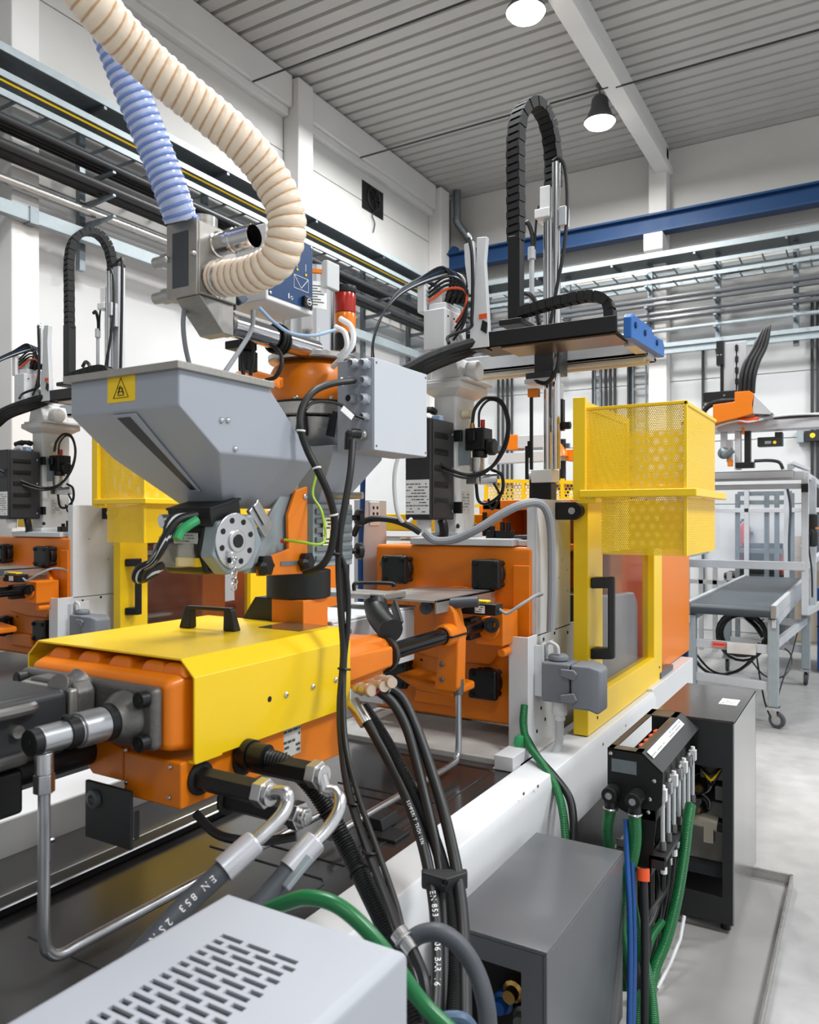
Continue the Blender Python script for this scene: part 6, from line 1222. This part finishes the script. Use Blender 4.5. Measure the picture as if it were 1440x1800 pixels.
a, b = P(1260, 1235, Z=z1), P(1295, 1220, Z=z1); m = MB(); m.box((a.x + .01, a.y - .02, z1), (a.x + .085, a.y + .1, z1 + .001)); lb = part('paper_label', m, M['paper'], K)
m = MB(); text_rows(m, (a.x + .02, a.y - .01, z1 + .001), (1, 0, 0), (0, 1, 0), .06, .08, 4, 6, .6); part('print', m, M['cable_grey'], lb)
for u, v in ((1240, 1415), (1238, 1451)):
    p = P(u - 12, v - 30, Y=3.42); m = MB(); m.lathe((p.x, 3.5, p.z), (0, -1, 0), [(0, .034), (.05, .034), (.055, .03), (.07, .024), (.085, .022)], 18); vv = part('valve', m, M['black'], K)
    m = MB(); m.cyl((p.x, 3.415, p.z), (p.x, 3.405, p.z), .016, n=14); part('brass_stem', m, M['brass'], vv)
    m = MB(); m.ring((p.x, 3.49, p.z), (0, 1, 0), .04, .005, 20, 6); part('steel_ring', m, M['zinc'], vv)
m = MB(); m.cyl((-.64, 3.45, .43), (-.545, 3.45, .42), .032, n=18); m.box((-.60, 3.42, .345), (-.56, 3.47, .42)); ss = part('solenoid_valve', m, M['cream_plastic'] if 0 else mat('nickel', (196, 188, 172), .35, .3), K, .003)
m = MB(); m.cyl((-.545, 3.45, .42), (-.505, 3.45, .417), .028, n=18); part('black_cap', m, M['black'], ss)
m = MB(); m.box((-.62, 3.46, .60), (-.52, 3.56, .67)); m.box((-.56, 3.45, .52), (-.52, 3.5, .58)); part('terminal_block', m, M['steel_dark'], K, .004)
for k in range(3):
    m = MB(); m.tube(cat([(-.62, 3.44 + .02 * k, .66), (-.57, 3.42, .63 - .02 * k), (-.53, 3.44, .66), (-.52, 3.46, .60)]), .006, 8); part('inner_cable', m, M['black' if k != 1 else 'sign_yellow'], K)
m = MB(); m.box((x0 + .01, 3.6, .2), (x1 - .06, 4.0, .46)); part('inner_tank', m, M['white_dirty'], K, .006)
m = MB(); m.box((x0 + .01, 3.55, .155), (x1 - .05, 4.0, .20)); part('inner_floor', m, M['graphite'], K)
for x in (x0 + .04, x1 - .04):
    for y in (y0 + .05, y1 - .05): m = MB(); m.cyl((x, y, .012), (x, y, .05), .02, n=10); part('foot', m, M['black'], K)
# drip tray on the floor
t = thing('drip_tray', 'flat steel drip tray with upright rims on the floor', 'tray', (-.7, 2.2, 0))
m = MB(); m.box((-1.12, .2, .002), (-.31, 3.98, .01)); part('tray_floor', m, mat('tray_steel', (176, 174, 172), .34, .25, noise=.12, scale=3), t)
m = MB(); m.box((-.316, .2, .002), (-.306, 3.985, .055)); part('side_rim', m, M['steel'], t, .001)
m = MB(); m.box((-1.12, 3.975, .002), (-.306, 3.985, .055)); part('back_rim', m, M['steel'], t, .001)
# ---------------------------------------------------------------- conveyor cart right of the machine
CV = thing('conveyor_cart', 'belt conveyor on a grey wheeled frame right of the machine', 'conveyor', (-1.0, 8.5, 0))
bx0, bx1, by0, by1, bz = -1.308, -.687, 6.85, 10.4, .98
m = MB(); m.box((bx0, by0 + .04, bz - .06), (bx1, by1, bz)); m.cyl((bx0, by0 + .045, bz - .045), (bx1, by0 + .045, bz - .045), .045, n=20); part('belt', m, M['belt'], CV, 0)
for x in (bx0 - .04, bx1):
    m = MB(); m.box((x, by0 + .02, bz - .09), (x + .04, by1, bz + .015)); m.box((x + .005, by0 + .02, bz - .17), (x + .035, by1 - .4, bz - .1)); rl = part('side_profile', m, M['aluminium'], CV, .004)
    m = MB(); m.box((x, by0, bz - .09), (x + .04, by0 + .02, bz + .015)); part('end_cap', m, M['steel_brushed'], rl, .003)
legs = ((-.63, 6.98), (-.60, 9.0), (-1.42, 6.98), (-1.42, 9.0))
for k, (x, y) in enumerate(((-.675, 6.93), (-.56, 8.83), (-1.31, 6.93), (-1.36, 9.2))):
    m = MB(); m.box((x - .04, y - .04, .17), (x + .04, y + .04, bz - .1)); lg = part('leg', m, M['galvanised_light'], CV, .006)
    e = V((.35, 1, 0)).normalized() if k == 0 else V((1, .2, 0)).normalized(); n_ = V((-e.y, e.x, 0)); w_ = V((x, y, .066)) + n_ * (.035 if k else -.03)
    m = MB(); m.box((x - .05, y - .045, .145), (x + .05, y + .045, .168))
    for s_ in (-1, 1): m.prism([w_ + e * (.024 * s_) + q_ for q_ in (n_ * .018 - V((0, 0, .012)), -n_ * .018 - V((0, 0, .012)), V((x, y, .066)) - w_ - n_ * .03 + V((0, 0, .085)), V((x, y, .066)) - w_ + n_ * .03 + V((0, 0, .085)))], e * .005)
    part('caster_fork', m, M['zinc'], lg)
    m = MB(); m.cyl(w_ - e * .018, w_ + e * .018, .066, n=22); part('caster_wheel', m, M['rubber_grey'], lg, .008)
    m = MB(); m.cyl(w_ - e * .021, w_ + e * .021, .038, n=16); part('wheel_hub', m, M['zinc'], lg)
for a, b in (((-.675, 6.93, .63), (-1.31, 6.93, .64)), ((-.675, 6.93, .33), (-1.31, 6.93, .36)), ((-1.36, 9.2, .64), (-.56, 8.83, .62)), ((-1.36, 9.2, .36), (-.56, 8.83, .36)), ((-.675, 6.95, .66), (-.56, 8.83, .66))):
    m = MB(); m.obox(a, b, .04, .07); part('cross_bar', m, M['aluminium'], CV, .003)
m = MB(); m.box((-1.02, 6.87, .58), (-.80, 6.91, .67)); dv = part('drive_unit', m, M['white_dirty'], CV, .006)
m = MB(); m.box((-1.14, 6.895, .62), (-1.03, 6.905, .665)); lr = part('red_label', m, mat('label_red', (206, 106, 96), .5), CV)
m = MB(); text_rows(m, (-1.13, 6.8945, .628), (1, 0, 0), (0, 0, 1), .09, .028, 1, 2, 1, .5); part('print', m, M['red'], lr)
m = MB(); m.tube([V((-.93, 7.02, .71)) + V(((.20 - .006 * a / 6.28) * math.cos(a), .02 * math.sin(2.3 * a) + .004 * a, (.20 - .008 * a / 6.28 + .012 * math.sin(a * .37)) * math.sin(a))) for a in np.arange(0, 6.28 * 6, .3)], .011, 8)
cc = solo('cable_coil', m, M['black'], 'coil of black cable hung on the conveyor frame', 'cable')
m = MB(); m.ring((-.78, 7.03, .84), (1, 0, -1), .03, .005, 12, 6); part('cable_tie', m, M['black_matte'], cc)
def bc(label, pts, r=.009, mt='black', name='floor_cable'): m = MB(); m.tube(pth(*pts, k=6), r, 8); solo(name, m, M[mt], label, 'cable')
bc('thick black cable sagging low under the conveyor from the left', [(1216, 1150, 6.9), (1235, 1175, 6.9), (1260, 1186, 6.85), (1295, 1180, 6.8), (1320, 1160, 6.8), (1335, 1130, 6.8)], .013)
bc('second black cable sagging under the conveyor', [(1216, 1140, 7.0), (1250, 1178, 6.9), (1285, 1184, 6.85), (1315, 1168, 6.8), (1345, 1135, 6.8)], .010)
bc('thin black cable dropping to the front caster', [(1330, 1150, 6.7), (1336, 1190, 6.5), (1345, 1235, 6.4), (1355, 1262, 6.35)], .007)
bc('thin black cable running along the front conveyor leg', [(1405, 1100, 7.6), (1392, 1150, 7.1), (1372, 1210, 6.5), (1362, 1262, 6.35)], .006)
bc('black cable looping right of the front conveyor leg', [(1320, 1160, 6.8), (1345, 1188, 6.8), (1375, 1190, 6.9), (1392, 1170, 7.0), (1390, 1150, 7.1), (1380, 1140, 7.1)], .007)
bc('thick black cable feeding down from the belt to the coil', [(1300, 1072, 7.2), (1315, 1088, 7.1), (1330, 1102, 7.0), (1342, 1120, 6.95)], .022)

# ---------------------------------------------------------------- aluminium enclosure with clear panels over the conveyor
EN = thing('machine_enclosure', 'aluminium profile enclosure with clear panels over the conveyor', 'enclosure', (-1.0, 8.6, 0.9))
ex0, ex1, ey0, ey1, et = -1.95, -.53, 8.25, 11.4, 2.1
def prof_(a, b, w=.06): m = MB(); m.obox(a, b, w, w); return part('profile', m, M['aluminium'], EN, .004)
for x, y in ((ex1, ey0), (ex0, ey0), (ex1 + .04, ey0 + .45), (-1.44, ey1), (-.9, ey1 - .6), (-1.78, ey0 + .5)): prof_((x, y, .78), (x, y, et))
for z in (et, 1.24):
    prof_((ex0, ey0, z), (ex1, ey0, z), .08); prof_((ex1, ey0, z), (ex1, ey1, z)); 
prof_((ex0, ey0, et), (ex0, ey1, et)); prof_((ex0, ey0, 1.24), (ex0, ey1, 1.24)); prof_((ex0, ey1, et - .3), (ex1, ey1, et - .3)); prof_((ex1, ey0, 2.0), (ex0, ey0, 2.0), .05)
prof_((ex1, ey0 + .02, .80), (ex1 + .2, ey1 - 1.5, .82))
m = MB(); m.box((ex0, ey0 - .1, et + .04), (ex1 - .1, ey0 + .9, et + .055)); m.box((ex0, ey0 - .1, et - .02), (ex1 - .1, ey0 - .08, et + .05)); part('top_plate', m, M['aluminium'], EN, .003)
m = MB(); m.obox((ex1 - .12, ey0 - .1, et + .12), (ex1 + .02, ey0 + .1, et + .06), .05, .03); m.obox((ex1 - .12, ey0 - .1, et + .08), (ex1 - .12, ey0 + .1, et + .1), .05, .05); part('top_hinge', m, M['aluminium'], EN, .003)
m = MB(); m.box((ex1 - .03, ey0 - .06, et - .16), (ex1 + .03, ey0 - .03, et - .08)); part('corner_block', m, M['black'], EN, .004)
for (a, b) in (((ex0, ey0 + .005, 1.27), (ex1 - .03, ey0 + .010, et - .04)), ((ex1 - .004, ey0 + .03, .85), (ex1 + .001, ey0 + 1.9, et - .04)), ((ex0, ey1, 1.0), (ex1, ey1 + .005, et - .34)), ((-1.79, ey0 + .5, 1.27), (-1.785, ey1, et - .04))):
    m = MB(); m.box(a, b); part('clear_panel', m, M['clear_panel'], EN, smooth=0)
m = MB(); m.tube(cat([(ex1 - .16, ey0 + .05, et - .1), (ex1 - .13, ey0 + .05, 1.8), (ex1 - .14, ey0 + .05, 1.5), (ex1 - .14, ey0 + .05, 1.28)]), .012, 8); part('panel_cable', m, M['slate_blue_hose'] if 'slate_blue_hose' in M else M['graphite_dark'], EN)
m = MB(); m.tube(cat([(ex1 + .05, ey0, 1.6), (ex1 + .03, ey0, 1.45), (ex1 + .055, ey0, 1.2), (ex1 + .06, ey0, .95)]), .008, 8); part('panel_cable', m, M['black'], EN)
q = P(1428, 935, d=7.4); m = MB(); m.lathe((q.x, q.y, q.z - .14), (0, 0, 1), [(0, .03), (.02, .05), (.12, .052), (.16, .04), (.18, .05), (.3, .05), (.31, .03)], 14); tt = solo('hand_terminal', m, M['black'], 'black handheld terminal hanging on the enclosure post', 'terminal')
m = MB(); m.box((q.x + .03, q.y - .06, q.z + .03), (q.x + .06, q.y - .045, q.z + .045)); part('orange_button', m, M['amber_lens'], tt)
# gantry robot above
GR = thing('gantry_robot', 'gantry robot with orange cover and black corrugated hoses above the enclosure', 'gantry robot', (-1.0, 7.5, 2.2))
m = MB(); m.box((-1.5, 7.45, 2.47), (1.2, 7.65, 2.56)); m.box((-1.5, 7.5, 2.56), (1.2, 7.6, 2.60)); part('gantry_beam', m, M['aluminium'], GR, .004)
m = MB(); m.box((-1.5, 7.44, 2.56), (1.2, 7.46, 2.585)); part('black_rail', m, M['black'], GR)
m = MB(); m.prism([(-1.20, 7.3, 2.53), (-1.20, 7.3, 2.70), (-1.02, 7.3, 2.715), (-1.02, 7.3, 2.80), (-.90, 7.3, 2.80), (-.865, 7.3, 2.77), (-.88, 7.3, 2.68), (-.87, 7.3, 2.60), (-1.0, 7.3, 2.57)], (0, .18, 0)); part('orange_cover', m, M['orange'], GR, .006)
m = MB(); m.prism([(-.88, 7.31, 2.60), (-.865, 7.31, 2.77), (-.72, 7.31, 2.60), (-.74, 7.31, 2.585)], (0, .15, 0)); part('grey_wing', m, M['aluminium'], GR, .004)
m = MB(); m.box((-1.14, 7.52, 2.72), (-1.04, 7.6, 3.28)); m.box((-1.03, 7.52, 2.72), (-.96, 7.6, 3.28)); m.box((-1.14, 7.58, 2.72), (-.96, 7.62, 3.30)); part('vertical_axis', m, M['aluminium'], GR, .003)
for z in (2.9, 3.0, 3.1, 3.2):
    m = MB(); m.box((-1.045, 7.50, z), (-1.02, 7.53, z + .05)); part('carriage_block', m, M['black'], GR, .002)
m = MB(); m.box((-1.20, 7.48, 3.08), (-1.14, 7.56, 3.30)); m.box((-1.17, 7.5, 2.75), (-1.145, 7.55, 3.08)); m.box((-1.30, 7.40, 2.74), (-1.02, 7.48, 2.83)); bk = part('black_brackets', m, M['black'], GR, .004)
for x, z in ((-1.185, 3.17), (-1.16, 3.17), (-1.12, 2.79)):
    m = MB(); m.cyl((x, 7.40 if z < 3 else 7.48, z), (x, 7.395 if z < 3 else 7.475, z), .008, n=8); part('screw', m, M['zinc'], bk)
for k in range(4):
    q = cat([(-.99 + .035 * k, 7.4, 2.79), (-.98 + .035 * k, 7.4, 2.93), (-.95 + .035 * k, 7.42, 3.06), (-.88 + .03 * k, 7.45, 3.20), (-.81 + .02 * k, 7.47, 3.36 + .01 * k)], 8)
    m = MB(); m.tube(q, [.019] * (len(q) - 6) + [.018, .016, .014, .011, .008, .004], 10); part('corrugated_hose', m, M['rubber'], GR)
q = cat([(-1.02, 7.38, 2.73), (-1.16, 7.37, 2.73), (-1.26, 7.36, 2.69), (-1.31, 7.36, 2.60), (-1.30, 7.36, 2.52), (-1.24, 7.36, 2.42), (-1.23, 7.36, 2.28), (-1.27, 7.36, 2.16)], 8); m = MB(); ribbed(m, q, .026, .012, .002, 12); part('curved_hose', m, M['rubber'], GR)
m = MB(); m.cyl((-1.0, 7.38, 2.55), (-.83, 7.36, 2.56), .03, n=14); rc = part('red_connector', m, M['orange_red'], GR, .004)
m = MB(); m.cyl((-.83, 7.36, 2.56), (-.72, 7.36, 2.565), .022, n=12); m.box((-.94, 7.34, 2.58), (-.86, 7.4, 2.61)); part('connector_cap', m, M['cable_grey'], rc)
m = MB(); m.tube(cat([(-1.21, 7.35, 2.49), (-1.15, 7.34, 2.52), (-1.0, 7.34, 2.55), (-.9, 7.34, 2.535), (-.7, 7.36, 2.57), (-.5, 7.4, 2.58), (-.2, 7.42, 2.57), (.3, 7.43, 2.58)]), .009, 8); part('rail_cable', m, M['cable_light'], GR)
for x, z0, z1, mt in ((-1.14, 2.25, 2.47, 'aluminium'), (-1.02, 2.13, 2.47, 'aluminium'), (-.94, 2.15, 2.5, 'black'), (-1.09, 2.2, 2.4, 'zinc')):
    m = MB(); m.box((x - .025, 7.48, z0), (x + .025, 7.56, z1)); part('tool_post', m, M[mt], GR, .004)
m = MB(); m.sph((-1.13, 7.45, 2.28), .055, 12, (1, .7, 1)); m.cyl((-1.13, 7.42, 2.25), (-1.05, 7.4, 2.30), .03, n=12); part('tool_head', m, M['galvanised'], GR)
m = MB(); m.box((-1.10, 7.44, 2.16), (-1.06, 7.5, 2.22)); m.box((-.98, 7.44, 2.44), (-.96, 7.48, 2.5)); part('orange_clip', m, M['orange'], GR, .003)
m = MB(); m.box((-1.03, 7.42, 2.14), (-.88, 7.52, 2.19)); m.box((-.88, 7.45, 2.20), (-.80, 7.5, 2.215)); part('gripper_plate', m, M['black'], GR, .004)
m = MB(); m.tube(cat([(-.88, 7.45, 2.20), (-.76, 7.45, 2.20), (-.68, 7.45, 2.18), (-.65, 7.45, 2.12)]), .014, 8); part('curved_cable', m, M['rubber'], GR)
m = MB(); m.box((-.86, 7.5, 2.33), (-.66, 7.62, 2.41)); m.box((-.72, 7.5, 2.41), (-.66, 7.62, 2.45)); vb = part('vacuum_block', m, M['anthracite'], GR, .004)
m = MB(); m.cyl((-.72, 7.5, 2.36), (-.72, 7.495, 2.36), .014, n=12); part('yellow_mark', m, M['sign_yellow'], vb)
m = MB(); m.box((-.80, 7.498, 2.35), (-.75, 7.5, 2.375)); part('label', m, M['cable_grey'], vb)
# switch box on the far wall at the right
q = P(1425, 765, Y=12.33); m = MB(); m.box((q.x - .07, 12.26, q.z - .09), (q.x + .25, 12.4, q.z + .06)); sb = solo('switch_box', m, M['anthracite'], 'dark switch box with yellow mark on the far wall at right', 'switch', bevel=.006)
m = MB(); m.cyl((q.x + .03, 12.255, q.z - .01), (q.x + .03, 12.26, q.z - .01), .035, n=14); part('yellow_mark', m, M['sign_yellow'], sb)
m = MB(); m.box((q.x - .17, 12.28, q.z - .1), (q.x - .08, 12.4, q.z + .08)); part('side_box', m, M['galvanised_light'], sb, .004)
# extinguisher, tool case, cartons and blue cabinets in the back
q = P(1310, 935, Y=12.3); t = thing('fire_extinguisher', 'red fire extinguisher on the far wall seen through the clear panels', 'extinguisher', (q.x, q.y, q.z - .2))
m = MB(); m.lathe((q.x, q.y, q.z - .2), (0, 0, 1), [(0, .06), (.02, .07), (.26, .07), (.31, .05), (.33, .025), (.36, .02)], 16); part('cylinder', m, M['red'], t)
m = MB(); m.box((q.x - .05, q.y - .02, q.z + .16), (q.x + .04, q.y + .02, q.z + .19)); m.tube(cat([(q.x - .04, q.y, q.z + .16), (q.x - .09, q.y, q.z + .08), (q.x - .08, q.y, q.z - .1)]), .012, 8); part('valve_and_hose', m, M['black'], t)
m = MB(); m.box((q.x - .12, 12.36, q.z - .05), (q.x + .1, 12.40, q.z + .0)); part('wall_bracket', m, M['galvanised'], t)
t = thing('second_conveyor', 'second small belt conveyor in the background behind the clear panels', 'conveyor', (-1.5, 11.9, 0))
m = MB(); m.box((-1.75, 11.55, .86), (-.98, 12.1, .93)); m.cyl((-1.75, 11.55, .895), (-.98, 11.55, .895), .035, n=14); part('belt', m, M['anthracite'], t)
for x in (-1.72, -1.02):
    m = MB(); m.box((x - .04, 11.6, .0), (x + .04, 11.7, .86)); part('leg', m, M['galvanised'], t, .004)
t = thing('tool_case', 'open dark case with red edges on the background conveyor', 'case', (-1.35, 11.9, .93))
m = MB(); m.box((-1.58, 11.75, .93), (-1.05, 12.05, 1.08)); part('tray', m, M['graphite_dark'], t, .006)
m = MB(); m.box((-1.58, 12.03, 1.08), (-1.05, 12.07, 1.34)); part('lid', m, M['graphite_dark'], t, .006)
m = MB(); m.box((-1.06, 11.74, .93), (-1.04, 12.08, 1.22)); m.box((-1.59, 11.74, 1.05), (-1.57, 12.06, 1.3)); part('red_edge', m, M['red'], t, .003)
CB = mat('carton', (206, 190, 170), .7, noise=.08, scale=4)
for k, (x, z, w, h) in enumerate(((-.93, .0, .34, .6), (-.93, .6, .34, .55), (-.60, .0, .3, .5), (-.60, .5, .3, .55), (-.60, 1.05, .3, .4), (-.93, 1.15, .3, .3))):
    m = MB(); m.box((x, 11.95, z), (x + w, 12.25, z + h)); o = solo('carton', m, CB, ('beige carton at the floor of the left stack', 'beige carton on top of the floor carton in the left stack', 'beige carton at the floor of the right stack', 'middle beige carton of the right stack', 'top beige carton of the right stack', 'small top carton of the left stack')[k] + ' by the far wall', 'carton', 'cartons by the far wall', bevel=.006)
    m = MB(); m.box((x + w * .35, 11.948, z + h * .5), (x + w * .65, 11.95, z + h * .6)); part('white_label', m, M['paper'], o)
m = MB(); m.box((-.50, 9.6, .02), (.3, 10.2, .93)); o = solo('blue_cabinet', m, M['blue_hose'], 'bright blue low cabinet at the right edge', 'cabinet', bevel=.008)
m = MB(); m.box((-.505, 9.598, .5), (.305, 9.6, .515)); part('drawer_gap', m, M['black'], o)
m = MB(); m.box((-.45, 11.5, .4), (-.15, 11.9, 1.95)); o = solo('blue_machine_column', m, M['blue_panel'], 'tall blue and grey machine column in the background right of the enclosure', 'machine', bevel=.01)
m = MB(); m.box((-.452, 11.495, .4), (-.15, 11.5, 1.2)); part('grey_front', m, M['graphite'], o)
m = MB(); m.box((-.452, 11.495, 1.35), (-.15, 11.5, 1.75)); part('white_front', m, M['white'], o)
m = MB(); m.box((-1.85, 7.0, .05), (-1.56, 7.8, 1.75)); o = solo('blue_machine_column', m, M['blue_beam'], 'blue machine housing left of the enclosure behind the orange cover', 'machine', bevel=.01)
for k in range(4):
    x = -1.95 + .16 * k; m = MB(); m.box((x, 9.9, .1), (x + .05, 9.95, 1.2 - .05 * k)); m.box((x, 9.9, .9), (x + .16, 9.94, .95)); solo('rack_post', m, M['aluminium'], 'aluminium rack post behind the conveyor belt, %s from the left' % ('first', 'second', 'third', 'fourth')[k], 'rack', 'rack posts behind the conveyor')
# handling arms and yellow rail seen between column and arm
t = thing('yellow_rail', 'thin yellow guard rail in the background behind the platen', 'rail', (-2.4, 6.2, 1.6))
a, b = P(855, 845, Y=6.2), P(1010, 848, Y=6.2)
m = MB(); m.obox((a.x, 6.2, a.z), (b.x, 6.2, b.z), .03, .03); m.obox((a.x - .1, 6.2, a.z - .22), (b.x, 6.2, b.z - .14), .03, .03)
part('top_rail', m, M['yellow'], t)
for x in (a.x, a.x + .35, b.x - .1):
    m = MB(); m.box((x - .014, 6.18, 0), (x + .014, 6.21, a.z)); part('post', m, M['yellow'], t)
m = MB(); m.holes((a.x, 6.215, 1.55), (1, 0, 0), (0, 0, 1), b.x - a.x, a.z - 1.57, .03, .8); part('mesh_panel', m, M['yellow'], t, smooth=0, kind='stuff')
t = thing('transfer_arm', 'pale horizontal transfer arm with orange tips behind the robot column', 'arm', (-2.3, 6.6, 1.9))
a, b = P(862, 808, Y=6.6), P(1005, 800, Y=6.6); m = MB(); m.obox((a.x, 6.6, a.z), (b.x, 6.6, b.z), .1, .09); part('beam', m, M['grey_panel'], t, .006)
a, b = P(905, 773, Y=6.6), P(940, 778, Y=6.6); m = MB(); m.box((a.x, 6.55, b.z - .05), (b.x + .1, 6.7, a.z + .03)); part('cover', m, M['grey_panel'], t, .005); m = MB(); m.box((a.x - .05, 6.54, b.z - .06), (a.x + .05, 6.7, a.z + .04)); part('orange_tip', m, M['orange'], t, .005)
a = P(1003, 803, Y=6.6); m = MB(); m.box((a.x - .02, 6.54, a.z - .04), (a.x + .06, 6.66, a.z + .06)); part('orange_tip', m, M['orange'], t, .005)
a, b = P(862, 788, Y=6.7), P(1000, 783, Y=6.7); m = MB(); m.obox((a.x, 6.72, a.z), (b.x, 6.72, b.z), .04, .04); part('rod', m, M['galvanised'], t)
q = P(981, 770, Y=6.5); m = MB(); m.cyl((q.x, 6.5, q.z - .1), (q.x, 6.5, q.z + .25), .025, n=10); m.cyl((q.x, 6.62, 0), (q.x, 6.62, q.z), .03, n=10); part('black_post', m, M['black'], t); m = MB(); m.lathe((q.x, 6.5, q.z - .12), (0, 0, 1), [(-.04, .09), (0, .08), (.04, .05), (.07, .03)], 14); part('orange_cone', m, M['orange'], t)
m = MB(); a, b = P(970, 848, Y=6.9), P(1008, 860, Y=6.9); m.box((a.x, 6.9, b.z), (b.x, 7.3, a.z)); m.box((a.x + .05, 7.05, 0), (a.x + .1, 7.1, b.z)); solo('blue_tray', m, M['blue_beam'], 'blue tray edge behind the yellow guard rail', 'tray', bevel=.004)

t = thing('background_enclosure', 'second smaller profile enclosure in the background behind the clear panels', 'enclosure', (-1.3, 11.45, 0))
a, b = P(1297, 868, Y=11.45), P(1366, 872, Y=11.45)
for x in (a.x, b.x, (a.x + b.x) / 2 + .12, b.x + .18):
    m = MB(); m.box((x - .03, 11.42, 0), (x + .03, 11.48, a.z)); part('post', m, M['galvanised'], t, .004)
for z in (a.z, a.z - .12, 1.25):
    m = MB(); m.box((a.x, 11.425, z - .03), (b.x + .18, 11.475, z + .03)); part('cross_bar', m, M['galvanised'], t, .004)
m = MB(); m.box((a.x, 11.45, 1.25), (b.x, 11.455, a.z)); part('clear_panel', m, M['clear_panel'], t, smooth=0)
